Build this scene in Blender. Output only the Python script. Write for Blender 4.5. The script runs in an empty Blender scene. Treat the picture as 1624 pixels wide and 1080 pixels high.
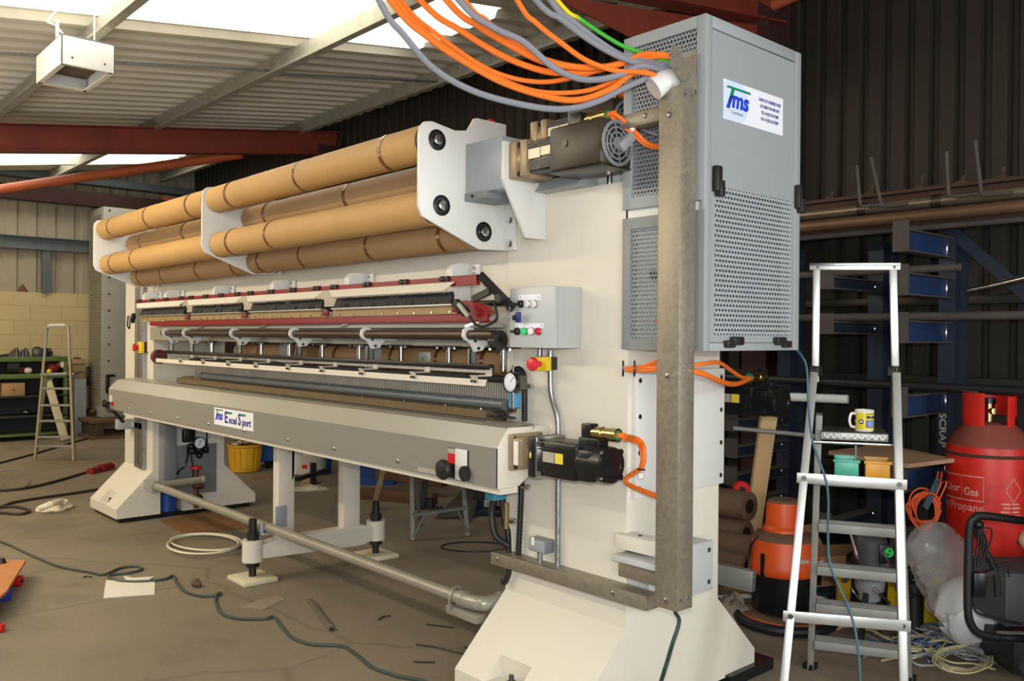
import bpy, bmesh, math, random
from mathutils import Vector, Matrix
random.seed(7)
SC = bpy.context.scene
COL = SC.collection
SC.view_settings.view_transform = 'Standard'
SC.view_settings.look = 'None'

# ------------------------------------------------------------------ camera
FPX = 1377.0
YAW, ROLL, PITCH = math.radians(48.1), math.radians(.43), math.radians(-.25)
ZV = Vector((0, 0, 1))
F0 = Vector((-math.sin(YAW), math.cos(YAW), 0)); R0 = Vector((math.cos(YAW), math.sin(YAW), 0))
CF = F0 * math.cos(PITCH) + ZV * math.sin(PITCH)
U0 = ZV * math.cos(PITCH) - F0 * math.sin(PITCH)
CR = R0 * math.cos(ROLL) + U0 * math.sin(ROLL)
CU = U0 * math.cos(ROLL) - R0 * math.sin(ROLL)
CAM = Vector((0, 0, 1.6))

def ray(u, v): return CF + CR * ((u - 812) / FPX) + CU * ((540 - v) / FPX)
def AX(u, v, x): d = ray(u, v); return CAM + d * (x / d.x)
def AY(u, v, y): d = ray(u, v); return CAM + d * (y / d.y)
def AZ(u, v, z=0.0): d = ray(u, v); return CAM + d * ((z - 1.6) / d.z)
def AD(u, v, d): return CAM + ray(u, v) * d

cam_d = bpy.data.cameras.new('camera'); cam = bpy.data.objects.new('camera', cam_d); COL.objects.link(cam)
cam_d.sensor_width = 36; cam_d.lens = 36 * FPX / 1624; cam_d.clip_start = .05; cam_d.clip_end = 100
cam.matrix_world = Matrix(((CR.x, CU.x, -CF.x, 0), (CR.y, CU.y, -CF.y, 0), (CR.z, CU.z, -CF.z, 1.6), (0, 0, 0, 1)))
SC.camera = cam

# ------------------------------------------------------------------ materials
def lin(c): return tuple(((x / 255 / 12.92) if x / 255 <= .04045 else ((x / 255 + .055) / 1.055) ** 2.4) for x in c)
MATS = {}
def mat(name, rgb, rough=.5, metal=0.0, var=.10, scale=6.0, bump=0.0, rgb2=None, bscale=None, emit=0, trans=0, alpha=1, coat=0, detail=4, dirt=None, dscale=2.5, damt=.5):
    m = bpy.data.materials.new(name); m.use_nodes = True; nt = m.node_tree; N = nt.nodes; L = nt.links
    b = N['Principled BSDF']
    c = lin(rgb)
    tc = N.new('ShaderNodeTexCoord')
    no = N.new('ShaderNodeTexNoise'); no.inputs['Scale'].default_value = scale; no.inputs['Detail'].default_value = detail
    L.new(tc.outputs['Object'], no.inputs['Vector'])
    rp = N.new('ShaderNodeValToRGB'); rp.color_ramp.elements[0].position = .3; rp.color_ramp.elements[1].position = .7
    c2 = lin(rgb2) if rgb2 else tuple(x * (1 + var) for x in c)
    c1 = c if rgb2 else tuple(x * (1 - var) for x in c)
    rp.color_ramp.elements[0].color = (*c1, 1); rp.color_ramp.elements[1].color = (*c2, 1)
    L.new(no.outputs['Fac'], rp.inputs['Fac'])
    out = rp.outputs['Color']
    if dirt:
        n2 = N.new('ShaderNodeTexNoise'); n2.inputs['Scale'].default_value = dscale; n2.inputs['Detail'].default_value = 8; n2.inputs['Roughness'].default_value = .7
        L.new(tc.outputs['Object'], n2.inputs['Vector'])
        r2 = N.new('ShaderNodeValToRGB'); r2.color_ramp.elements[0].position = .5; r2.color_ramp.elements[1].position = .72
        r2.color_ramp.elements[1].color = (damt, damt, damt, 1); r2.color_ramp.elements[0].color = (0, 0, 0, 1)
        L.new(n2.outputs['Fac'], r2.inputs['Fac'])
        mx = N.new('ShaderNodeMix'); mx.data_type = 'RGBA'
        L.new(r2.outputs['Color'], mx.inputs[0]); L.new(out, mx.inputs[6]); mx.inputs[7].default_value = (*lin(dirt), 1)
        out = mx.outputs[2]
    L.new(out, b.inputs['Base Color'])
    b.inputs['Roughness'].default_value = rough; b.inputs['Metallic'].default_value = metal
    if bump:
        bp = N.new('ShaderNodeBump'); bp.inputs['Strength'].default_value = bump; bp.inputs['Distance'].default_value = .01
        n3 = N.new('ShaderNodeTexNoise'); n3.inputs['Scale'].default_value = bscale or scale * 4; n3.inputs['Detail'].default_value = 6
        L.new(tc.outputs['Object'], n3.inputs['Vector']); L.new(n3.outputs['Fac'], bp.inputs['Height']); L.new(bp.outputs['Normal'], b.inputs['Normal'])
    if emit:
        L.new(out, b.inputs['Emission Color']); b.inputs['Emission Strength'].default_value = emit
    if trans: b.inputs['Transmission Weight'].default_value = trans
    if alpha < 1: b.inputs['Alpha'].default_value = alpha
    if coat: b.inputs['Coat Weight'].default_value = coat
    MATS[name] = m
    return m

def galv(name, rgb, rough=.35, scale=28, dark=.6, metal=.9):
    m = mat(name, rgb, rough, metal); nt = m.node_tree; N = nt.nodes; L = nt.links; b = N['Principled BSDF']
    tc = [n for n in N if n.type == 'TEX_COORD'][0]
    vo = N.new('ShaderNodeTexVoronoi'); vo.inputs['Scale'].default_value = scale
    L.new(tc.outputs['Object'], vo.inputs['Vector'])
    no = N.new('ShaderNodeTexNoise'); no.inputs['Scale'].default_value = 5; no.inputs['Detail'].default_value = 5
    L.new(tc.outputs['Object'], no.inputs['Vector'])
    ad = N.new('ShaderNodeMix'); ad.data_type = 'RGBA'; ad.inputs[0].default_value = .6
    L.new(vo.outputs['Color'], ad.inputs[6]); L.new(no.outputs['Color'], ad.inputs[7])
    bw = N.new('ShaderNodeRGBToBW'); L.new(ad.outputs[2], bw.inputs[0])
    rp = N.new('ShaderNodeValToRGB'); c = lin(rgb)
    rp.color_ramp.elements[0].position = .3; rp.color_ramp.elements[0].color = (*[x * dark for x in c], 1)
    rp.color_ramp.elements[1].position = .7; rp.color_ramp.elements[1].color = (*c, 1)
    L.new(bw.outputs[0], rp.inputs['Fac']); L.new(rp.outputs['Color'], b.inputs['Base Color'])
    mr = N.new('ShaderNodeMapRange'); mr.inputs[3].default_value = rough; mr.inputs[4].default_value = rough + .2
    L.new(bw.outputs[0], mr.inputs[0]); L.new(mr.outputs[0], b.inputs['Roughness'])
    return m

cream = mat('cream_paint', (214, 208, 192), .36, var=.02, scale=1.5, bump=.012, bscale=40)
white_p = mat('white_paint', (216, 215, 209), .32, var=.02, scale=2)
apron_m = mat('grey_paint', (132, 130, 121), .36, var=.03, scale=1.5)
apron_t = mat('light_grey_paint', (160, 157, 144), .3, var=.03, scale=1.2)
cab_m = mat('cabinet_grey_paint', (148, 153, 154), .42, var=.02, scale=2)
cab_f = mat('cabinet_frame_paint', (128, 131, 131), .42, var=.02, scale=2)
panel_g = mat('panel_grey', (120, 124, 126), .4, var=.03)
guard_g = mat('guard_grey', (150, 155, 158), .35, var=.03)
box_g = mat('enclosure_grey', (184, 187, 186), .38, var=.02)
cardb = mat('cardboard', (184, 144, 86), .62, var=.06, scale=3, bump=.04, bscale=60)
cardb2 = mat('cardboard_dull', (174, 138, 94), .6, var=.06, scale=3, bump=.04, bscale=60)
tape_m = mat('parcel_tape', (112, 72, 34), .25, var=.1)
black = mat('black_metal', (22, 22, 23), .32, var=.15)
black_m = mat('black_satin', (30, 29, 28), .45, var=.15)
rubber = mat('black_rubber', (20, 20, 21), .55, var=.2)
steel = mat('bright_steel', (190, 190, 188), .22, 1.0, var=.06)
steel_d = mat('dark_steel', (95, 93, 90), .35, .9, var=.15)
alu = mat('aluminium', (186, 186, 182), .38, .75, var=.08, scale=9)
alu_d = mat('aluminium_dusty', (138, 136, 130), .6, .35, var=.12, scale=9)
brass = mat('brass_plating', (196, 176, 120), .22, 1.0, var=.1)
bronze = mat('bronze_casting', (158, 138, 108), .4, .35, var=.06)
galv_m = galv('galvanised_sheet', (158, 150, 132), .36, 80, .78, .6)
galv_l = galv('galvanised_conduit', (168, 170, 172), .3, 60, .7)
galv_p = galv('galvanised_purlin', (168, 164, 150), .5, 24, .75, .3)
red_p = mat('red_paint', (124, 6, 14), .4, var=.06)
red_b = mat('bright_red', (200, 24, 30), .35, var=.05)
redoxide = mat('red_oxide_steel', (118, 46, 27), .6, var=.14, scale=3, dirt=(60, 24, 20))
orangeoxide = mat('orange_oxide_steel', (168, 82, 44), .55, var=.1, scale=3)
yellow_p = mat('yellow_plastic', (222, 190, 30), .4, var=.05)
orange_c = mat('orange_cable', (236, 116, 32), .42, var=.03)
grey_c = mat('grey_cable', (128, 130, 138), .42, var=.04)
blue_p = mat('blue_plastic', (24, 70, 140), .45, var=.1)
navy = mat('navy_ink', (24, 40, 120), .5, var=.02)
blue_ink = mat('blue_ink', (20, 60, 200), .5, var=.02)
green_ink = mat('green_ink', (0, 128, 84), .5, var=.02)
sticker_w = mat('sticker_white', (232, 233, 240), .3, var=.01)
sticker_b = mat('sticker_pale_blue', (206, 219, 240), .3, var=.01)
label_s = mat('silver_label', (190, 184, 170), .3, .3, var=.06)
label_c = mat('cream_label', (226, 214, 176), .35, var=.03)
label_y = mat('yellow_label', (224, 204, 70), .4, var=.03)
wood = mat('pine_timber', (202, 168, 118), .6, var=.1, scale=4, bump=.03)
wood_old = mat('weathered_timber', (150, 128, 92), .75, var=.16, scale=4)
ply = mat('chipboard', (176, 126, 86), .65, var=.06, scale=20)
paper = mat('white_paper', (222, 216, 204), .7, var=.04, scale=6)
white_pl = mat('white_plastic', (226, 226, 222), .4, var=.02)

# ------------------------------------------------------------------ mesh builder
def catmull(pts, n=6):
    pts = [Vector(p) for p in pts]
    if len(pts) < 3 or n <= 1: return pts
    out = []
    P = [pts[0] * 2 - pts[1]] + pts + [pts[-1] * 2 - pts[-2]]
    for i in range(1, len(P) - 2):
        a, b, c, d = P[i - 1], P[i], P[i + 1], P[i + 2]
        for k in range(n):
            t = k / n
            out.append(.5 * ((2 * b) + (c - a) * t + (2 * a - 5 * b + 4 * c - d) * t * t + (3 * b - a - 3 * c + d) * t ** 3))
    out.append(pts[-1])
    return out

class MB:
    def __init__(s, m=None):
        s.v = []; s.f = []; s.fm = []; s.mats = []; s.cm = 0
        if m: s.m(m)
    def m(s, mt):
        if mt not in s.mats: s.mats.append(mt)
        s.cm = s.mats.index(mt); return s
    def add(s, vs, fs):
        o = len(s.v); s.v += [Vector(v) for v in vs]
        for f in fs: s.f.append([o + i for i in f]); s.fm.append(s.cm)
        return s
    def _bm(s, bm, M=None):
        bm.verts.index_update()
        s.add([(M @ v.co) if M else v.co.copy() for v in bm.verts], [[v.index for v in f.verts] for f in bm.faces]); bm.free(); return s
    def box(s, x0, x1, y0, y1, z0, z1, bev=0, M=None):
        if x0 > x1: x0, x1 = x1, x0
        if y0 > y1: y0, y1 = y1, y0
        if z0 > z1: z0, z1 = z1, z0
        bm = bmesh.new(); bmesh.ops.create_cube(bm, size=1)
        for v in bm.verts: v.co = Vector(((x0 + x1) / 2 + v.co.x * (x1 - x0), (y0 + y1) / 2 + v.co.y * (y1 - y0), (z0 + z1) / 2 + v.co.z * (z1 - z0)))
        if bev:
            bev = min(bev, .45 * min(x1 - x0, y1 - y0, z1 - z0))
            bmesh.ops.bevel(bm, geom=bm.edges[:], offset=bev, segments=2, affect='EDGES', profile=.5)
        return s._bm(bm, M)
    def prism(s, poly, ax, a, b, bev=0, M=None):
        def p3(p, t): return {'X': (t, p[0], p[1]), 'Y': (p[0], t, p[1]), 'Z': (p[0], p[1], t)}[ax]
        bm = bmesh.new(); n = len(poly)
        va = [bm.verts.new(p3(p, a)) for p in poly]; vb = [bm.verts.new(p3(p, b)) for p in poly]
        bm.faces.new(va); bm.faces.new(vb[::-1])
        for i in range(n): bm.faces.new((va[i], vb[i], vb[(i + 1) % n], va[(i + 1) % n]))
        bmesh.ops.recalc_face_normals(bm, faces=bm.faces[:])
        if bev: bmesh.ops.bevel(bm, geom=bm.edges[:], offset=bev, segments=2, affect='EDGES', profile=.5)
        return s._bm(bm, M)
    def cyl(s, p0, p1, r0, r1=None, n=16, caps=True):
        p0, p1 = Vector(p0), Vector(p1); r1 = r0 if r1 is None else r1
        d = (p1 - p0).normalized(); a = d.orthogonal().normalized(); b = d.cross(a)
        vs = []
        for p, r in ((p0, r0), (p1, r1)):
            for i in range(n):
                t = 2 * math.pi * i / n; vs.append(p + a * (r * math.cos(t)) + b * (r * math.sin(t)))
        fs = [[i, (i + 1) % n, n + (i + 1) % n, n + i] for i in range(n)]
        if caps: fs += [list(range(n))[::-1], list(range(n, 2 * n))]
        return s.add(vs, fs)
    def tube(s, pts, r, n=8, sm=6, closed=False):
        P = catmull(pts, sm)
        rr = r if isinstance(r, (list, tuple)) else None
        vs = []; a = None
        for i, p in enumerate(P):
            t = (P[min(i + 1, len(P) - 1)] - P[max(i - 1, 0)])
            t = t.normalized() if t.length > 1e-9 else Vector((0, 0, 1))
            if a is None: a = t.orthogonal().normalized()
            else:
                a = a - t * a.dot(t); a = a.normalized() if a.length > 1e-6 else t.orthogonal().normalized()
            b = t.cross(a)
            q = r if rr is None else rr[0] + (rr[1] - rr[0]) * i / (len(P) - 1)
            for k in range(n):
                th = 2 * math.pi * k / n; vs.append(p + a * (q * math.cos(th)) + b * (q * math.sin(th)))
        fs = []
        for i in range(len(P) - 1):
            for k in range(n):
                fs.append([i * n + k, i * n + (k + 1) % n, (i + 1) * n + (k + 1) % n, (i + 1) * n + k])
        fs += [list(range(n))[::-1], [(len(P) - 1) * n + k for k in range(n)]]
        return s.add(vs, fs)
    def lathe(s, prof, org=(0, 0, 0), d=(0, 0, 1), n=24, caps=True):
        d = Vector(d).normalized(); a = d.orthogonal().normalized(); b = d.cross(a); org = Vector(org); vs = []
        for r, h in prof:
            for k in range(n):
                t = 2 * math.pi * k / n; vs.append(org + d * h + a * (r * math.cos(t)) + b * (r * math.sin(t)))
        fs = []
        for i in range(len(prof) - 1):
            for k in range(n): fs.append([i * n + k, i * n + (k + 1) % n, (i + 1) * n + (k + 1) % n, (i + 1) * n + k])
        if caps and prof[0][0] > 1e-5: fs.append(list(range(n))[::-1])
        if caps and prof[-1][0] > 1e-5: fs.append([(len(prof) - 1) * n + k for k in range(n)])
        return s.add(vs, fs)
    def ball(s, c, r, n=12, sc=(1, 1, 1)):
        bm = bmesh.new(); bmesh.ops.create_uvsphere(bm, u_segments=n, v_segments=max(6, n // 2), radius=r)
        M = Matrix.Translation(Vector(c)) @ Matrix.Diagonal((*sc, 1))
        return s._bm(bm, M)
    def bar(s, p0, p1, w, h, up=(0, 0, 1), bev=0):
        p0, p1 = Vector(p0), Vector(p1); d = p1 - p0; L = d.length; d.normalize()
        up = Vector(up); x = d.cross(up)
        if x.length < 1e-4: x = d.orthogonal()
        x.normalize(); z = x.cross(d).normalized()
        M = Matrix(((x.x, d.x, z.x, p0.x), (x.y, d.y, z.y, p0.y), (x.z, d.z, z.z, p0.z), (0, 0, 0, 1)))
        return s.box(-w / 2, w / 2, 0, L, -h / 2, h / 2, bev, M)
    def quad(s, a, b, c, d): return s.add([a, b, c, d], [[0, 1, 2, 3]])
    def text(s, body, size, M, sx=1.0, align='LEFT', shear=0, bold=0, th=.0006):
        cu = bpy.data.curves.new('txt', 'FONT'); cu.body = body; cu.size = size; cu.align_x = align; cu.shear = shear; cu.extrude = th; cu.offset = bold
        cu.resolution_u = 3
        ob = bpy.data.objects.new('txt', cu); COL.objects.link(ob)
        dg = bpy.context.evaluated_depsgraph_get(); me = bpy.data.meshes.new_from_object(ob.evaluated_get(dg))
        M2 = M @ Matrix.Diagonal((sx, 1, 1, 1))
        s.add([M2 @ v.co for v in me.vertices], [list(p.vertices) for p in me.polygons])
        bpy.data.meshes.remove(me); bpy.data.objects.remove(ob); bpy.data.curves.remove(cu)
        return s
    def build(s, name, parent=None, label=None, ang=35, kind=None, smooth=True):
        org = Vector((0, 0, 0))
        if parent is None and s.v:
            xs = [v.x for v in s.v]; ys = [v.y for v in s.v]; zs = [v.z for v in s.v]
            org = Vector(((min(xs) + max(xs)) / 2, (min(ys) + max(ys)) / 2, min(zs)))
        me = bpy.data.meshes.new(name)
        me.from_pydata([tuple(v - org) for v in s.v], [], s.f)
        for m in s.mats: me.materials.append(m)
        me.polygons.foreach_set('material_index', s.fm)
        if smooth:
            me.polygons.foreach_set('use_smooth', [True] * len(s.f)); me.set_sharp_from_angle(angle=math.radians(ang))
        me.update()
        o = bpy.data.objects.new(name, me); COL.objects.link(o); o.location = org
        if parent is not None:
            o.parent = parent
            o.matrix_parent_inverse = Matrix.Translation(parent.location).inverted() if parent.type == 'EMPTY' else Matrix.Identity(4)
        if label: o['label'] = label
        if kind: o['kind'] = kind
        return o

def thing(name, label, cat, loc, group=None):
    o = bpy.data.objects.new(name, None); COL.objects.link(o); o.location = Vector(loc); o.empty_display_size = .1
    o['label'] = label; o['category'] = cat
    if group: o['group'] = group
    return o
def tag(o, label, cat, group=None, kind=None):
    o['label'] = label; o['category'] = cat
    if group: o['group'] = group
    if kind: o['kind'] = kind
    return o
def struct(mb, name, **k):
    return mb.build(name, None, kind='structure', **k)
def dup(root, loc=None, rotz=None, label=None, group=None):
    r = root.copy(); COL.objects.link(r)
    if loc is not None: r.location = loc
    if rotz is not None: r.rotation_euler = (0, 0, rotz)
    if label: r['label'] = label
    if group: r['group'] = group
    for ch in list(root.children):
        c = ch.copy(); COL.objects.link(c); c.parent = r
        for g in ch.children:
            d = g.copy(); COL.objects.link(d); d.parent = c
    return r
def each(name, parent, m, items, f):
    for it in items:
        mb = MB(m); f(mb, *it) if isinstance(it, tuple) else f(mb, it); mb.build(name, parent)
def boolean_cut(o, cutter):
    c = cutter.build('cut'); md = o.modifiers.new('b', 'BOOLEAN'); md.object = c; md.operation = 'DIFFERENCE'; md.solver = 'EXACT'
    dg = bpy.context.evaluated_depsgraph_get(); me = bpy.data.meshes.new_from_object(o.evaluated_get(dg))
    o.modifiers.clear(); o.data = me; bpy.data.objects.remove(c)
    me.set_sharp_from_angle(angle=math.radians(35))
    return o
# frames for lettering: on a face looking to -Y (front) and on one looking to +X (end)
def face_front(x, y, z): return Matrix.Translation((x, y, z)) @ Matrix.Rotation(math.pi / 2, 4, 'X')
def face_end(x, y, z): return Matrix.Translation((x, y, z)) @ Matrix.Rotation(math.pi / 2, 4, 'Z') @ Matrix.Rotation(math.pi / 2, 4, 'X')
# ------------------------------------------------------------------ the building
XG, YW = -15.0, 6.0
def roof_z(y): return 3.6 + .14 * y
def ROOF(u, v, off=0.0):
    d = ray(u, v); t = (3.6 + off - 1.6) / (d.z - .14 * d.y); return CAM + d * t

# concrete floor
fm = mat('concrete_floor', (128, 116, 97), .8, var=.12, scale=.9, bump=.12, bscale=50, detail=10, dirt=(66, 57, 46), dscale=1.3, damt=.45)
nt = fm.node_tree; N = nt.nodes; L = nt.links; bs = N['Principled BSDF']
src = bs.inputs['Base Color'].links[0].from_socket
tc = [n for n in N if n.type == 'TEX_COORD'][0]
vo = N.new('ShaderNodeTexVoronoi'); vo.feature = 'DISTANCE_TO_EDGE'; vo.inputs['Scale'].default_value = .42
nz = N.new('ShaderNodeTexNoise'); nz.inputs['Scale'].default_value = 2.5; nz.inputs['Detail'].default_value = 6
L.new(tc.outputs['Object'], nz.inputs['Vector'])
vm = N.new('ShaderNodeMix'); vm.data_type = 'RGBA'; vm.inputs[0].default_value = .12
L.new(tc.outputs['Object'], vm.inputs[6]); L.new(nz.outputs['Color'], vm.inputs[7]); L.new(vm.outputs[2], vo.inputs['Vector'])
cr = N.new('ShaderNodeValToRGB'); cr.color_ramp.elements[0].position = 0; cr.color_ramp.elements[0].color = (1, 1, 1, 1)
cr.color_ramp.elements[1].position = .006; cr.color_ramp.elements[1].color = (0, 0, 0, 1)
L.new(vo.outputs['Distance'], cr.inputs['Fac'])
sp = N.new('ShaderNodeTexNoise'); sp.inputs['Scale'].default_value = 45; sp.inputs['Detail'].default_value = 3
L.new(tc.outputs['Object'], sp.inputs['Vector'])
sr = N.new('ShaderNodeValToRGB'); sr.color_ramp.elements[0].position = .64; sr.color_ramp.elements[0].color = (0, 0, 0, 1); sr.color_ramp.elements[1].position = .74; sr.color_ramp.elements[1].color = (.35, .35, .35, 1)
L.new(sp.outputs['Fac'], sr.inputs['Fac'])
mxa = N.new('ShaderNodeMath'); mxa.operation = 'MAXIMUM'
ml = N.new('ShaderNodeMath'); ml.operation = 'MULTIPLY'; ml.inputs[1].default_value = .35
L.new(cr.outputs['Color'], ml.inputs[0]); L.new(ml.outputs[0], mxa.inputs[0]); L.new(sr.outputs['Color'], mxa.inputs[1])
mx = N.new('ShaderNodeMix'); mx.data_type = 'RGBA'; mx.inputs[7].default_value = (*lin((62, 54, 44)), 1)
L.new(mxa.outputs[0], mx.inputs[0]); L.new(src, mx.inputs[6]); L.new(mx.outputs[2], bs.inputs['Base Color'])
mb = MB(fm); mb.box(XG - .2, 3.0, -5.0, YW + .2, -.12, 0); struct(mb, 'floor')

# corrugated profiles
def trapz(a0, a1, pitch, depth, top=.35, slope=.15):
    pts = []; a = a0
    while a < a1:
        for f, d in ((0, 0), (1 - top - 2 * slope, 0), (1 - top - slope, depth), (1 - slope, depth)):
            x = a + f * pitch
            if x <= a1: pts.append((x, d))
        a += pitch
    pts.append((a1, 0)); return pts
roofm = mat('roof_lining_sheet', (214, 207, 190), .5, var=.05, scale=.6, dirt=(160, 150, 130), dscale=.7, damt=.4)
skym = mat('translucent_rooflight', (255, 252, 236), .5, var=.01, emit=3.0)
SKY = [(-6.74, -5.41, -4, 4.73), (-14.1, -13.1, -4, 5.1)]
def roof_strip(mb, x0, x1, y0, y1):
    P = trapz(x0, x1, .25, .06, .34, .12)
    vs = []
    for x, d in P: vs += [(x, y0, roof_z(y0) + .06 - d), (x, y1, roof_z(y1) + .06 - d)]
    mb.add(vs, [[2 * i, 2 * i + 1, 2 * i + 3, 2 * i + 2] for i in range(len(P) - 1)])
mb = MB(roofm)
xs = [XG - .1, SKY[1][0], SKY[1][1], SKY[0][0], SKY[0][1], 3.0]
for i in range(0, 5):
    sk = [s for s in SKY if abs(s[0] - xs[i]) < 1e-6]
    if sk:
        roof_strip(mb, xs[i], xs[i + 1], sk[0][3], YW + .1); roof_strip(mb, xs[i], xs[i + 1], -5, sk[0][2])
    else: roof_strip(mb, xs[i], xs[i + 1], -5, YW + .1)
struct(mb, 'ceiling', smooth=False)
for i, s in enumerate(SKY):
    mb = MB(skym); roof_strip(mb, *s); struct(mb, 'window_%d' % (i + 1), smooth=False)

# purlins and rods between them
for y in (-1.5, .25, 1.94, 3.62, 5.44):
    z = roof_z(y) - .005
    mb = MB(galv_p); mb.box(XG, 3, y - .002, y + .002, z - .17, z); mb.box(XG, 3, y - .065, y, z - .173, z - .168); mb.box(XG, 3, y, y + .065, z - .004, z); mb.box(XG, 3, y - .067, y - .063, z - .173, z - .152)
    struct(mb, 'roof_purlin')
for x, y0, y1 in ((-7.5, .25, 1.94), (-7.45, 1.94, 3.6), (-7.4, 3.62, 5.44), (-13.3, .25, 1.94), (-13.4, 1.94, 3.62), (-13.3, 3.62, 5.44)):
    mb = MB(galv_l); mb.cyl((x, y0, roof_z(y0) - .12), (x + .15, y1, roof_z(y1) - .12), .011, n=8); struct(mb, 'roof_tie_rod')
dkcol = mat('dark_red_steel', (52, 24, 19), .7, var=.2, scale=3)  # darker red than the rafters, for the columns and gable beam
# portal frames: rafter and column
def ibeam(mb, y0, y1, x, top, dep, w=.17):
    for yy in (0,):
        z0, z1 = top(y0), top(y1)
        def slab(xa, xb, a, b):
            mb.add([(xa, y0, z0 - a), (xb, y0, z0 - a), (xb, y0, z0 - b), (xa, y0, z0 - b), (xa, y1, z1 - a), (xb, y1, z1 - a), (xb, y1, z1 - b), (xa, y1, z1 - b)],
                   [[0, 1, 2, 3], [4, 7, 6, 5], [0, 4, 5, 1], [1, 5, 6, 2], [2, 6, 7, 3], [3, 7, 4, 0]])
        slab(x - w / 2, x + w / 2, 0, .014); slab(x - w / 2, x + w / 2, dep - .014, dep); slab(x - .005, x + .005, .014, dep - .014)
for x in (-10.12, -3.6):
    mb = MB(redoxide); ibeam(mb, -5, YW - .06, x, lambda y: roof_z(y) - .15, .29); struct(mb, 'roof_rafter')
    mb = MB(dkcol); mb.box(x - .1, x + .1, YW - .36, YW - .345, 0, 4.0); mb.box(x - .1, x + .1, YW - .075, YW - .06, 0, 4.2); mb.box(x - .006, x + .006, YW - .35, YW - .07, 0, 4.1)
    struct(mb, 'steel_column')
# haunch of the near frame
mb = MB(redoxide)
mb.prism([(3.5, roof_z(3.5) - .52), (YW - .36, roof_z(YW) - .52), (YW - .36, 3.35)], 'X', -3.606, -3.594); struct(mb, 'rafter_haunch')
mb = MB(orangeoxide); a, b = ROOF(1212, 14, -.3), ROOF(1290, -20, -.25); mb.cyl(a, b, .045, n=12); mb.m(galv_l); mb.cyl(a - (b - a).normalized() * .12, a, .03, n=8); struct(mb, 'wind_brace')
mb = MB(orangeoxide); a, b = ROOF(-40, 306, -.42), ROOF(385, 244, -.30); mb.cyl(a, b, .065, n=14); struct(mb, 'wind_brace')

# dark box profile cladding on the back wall
darkclad = mat('dark_brown_cladding', (34, 25, 13), .65, var=.12, scale=1.2, dirt=(25, 21, 17), dscale=1.5, damt=.6)
mb = MB(darkclad)
P = trapz(XG - .1, 3.0, .1625, .045, .2, .12)
vs = []
for x, d in P: vs += [(x, YW - .0 + d, -.02), (x, YW + d, roof_z(YW) + .08)]
mb.add(vs, [[2 * i, 2 * i + 2, 2 * i + 3, 2 * i + 1] for i in range(len(P) - 1)])
struct(mb, 'wall_back', smooth=False)
darkrail = mat('dark_sheeting_rail', (52, 46, 40), .5, .3, var=.12)
for z in (.7, 1.33, 1.86):
    mb = MB(darkrail); mb.box(-9, 3, YW - .07, YW - .004, z - .028, z + .028, .006); struct(mb, 'sheeting_rail')

# gable wall on the far left: concrete blocks below, pale cladding above
blockm = mat('painted_blockwork', (188, 170, 128), .75, var=.04, scale=2)
nt = blockm.node_tree; N = nt.nodes; L = nt.links; bs = N['Principled BSDF']; src = bs.inputs['Base Color'].links[0].from_socket
tc = [n for n in N if n.type == 'TEX_COORD'][0]
sx = N.new('ShaderNodeSeparateXYZ'); cx = N.new('ShaderNodeCombineXYZ'); L.new(tc.outputs['Object'], sx.inputs[0]); L.new(sx.outputs['Y'], cx.inputs['X']); L.new(sx.outputs['Z'], cx.inputs['Y'])
br = N.new('ShaderNodeTexBrick'); br.inputs['Scale'].default_value = 1; br.inputs['Brick Width'].default_value = .45; br.inputs['Row Height'].default_value = .225; br.inputs['Mortar Size'].default_value = .006
br.inputs['Color1'].default_value = (1, 1, 1, 1); br.inputs['Color2'].default_value = (.93, .93, .93, 1); br.inputs['Mortar'].default_value = (.78, .76, .72, 1)
L.new(cx.outputs[0], br.inputs['Vector'])
mx = N.new('ShaderNodeMix'); mx.data_type = 'RGBA'; mx.blend_type = 'MULTIPLY'; mx.inputs[0].default_value = 1
L.new(src, mx.inputs[6]); L.new(br.outputs['Color'], mx.inputs[7]); L.new(mx.outputs[2], bs.inputs['Base Color'])
mb = MB(blockm); mb.box(XG - .2, XG, -5, YW, 0, 2.235); struct(mb, 'wall_left')
palec = mat('pale_wall_cladding', (150, 142, 124), .55, var=.06, scale=.8)
mb = MB(palec); P = trapz(-5, YW, .27, .03, .3, .08); vs = []
for y, d in P: vs += [(XG - .04 - d, y, 2.2), (XG - .04 - d, y, roof_z(y) + .1)]
mb.add(vs, [[2 * i, 2 * i + 2, 2 * i + 3, 2 * i + 1] for i in range(len(P) - 1)]); struct(mb, 'wall_left_upper', smooth=False)
railm = mat('blue_grey_steel', (98, 104, 108), .5, .4, var=.1)
mb = MB(railm); z = AX(40, 385, XG).z; mb.box(XG - .02, XG + .1, -5, 4.6, z - .1, z - .085); mb.box(XG - .02, XG - .01, -5, 4.6, z - .1, z + .1); mb.box(XG - .02, XG + .1, -5, 4.6, z + .085, z + .1); struct(mb, 'gable_rail')
p = AX(72, 430, XG); mb = MB(railm); mb.box(XG - .02, XG + .06, p.y - .06, p.y + .06, 2.235, z - .1); struct(mb, 'gable_post')
p = AX(110, 313, XG + .3); mb = MB(dkcol); mb.box(XG + .2, XG + .36, -5, 5.9, p.z - .11, p.z + .11, .004); struct(mb, 'gable_beam')
mb = MB(railm); mb.box(XG + .1, XG + .3, -5, 5.9, p.z + .24, p.z + .36, .004); struct(mb, 'gable_eaves_beam')
mb = MB(orangeoxide); p = AX(266, 316, XG + .2); mb.box(XG + .1, XG + .3, p.y - .1, p.y + .1, 0, 3.9); struct(mb, 'gable_column')

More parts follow.
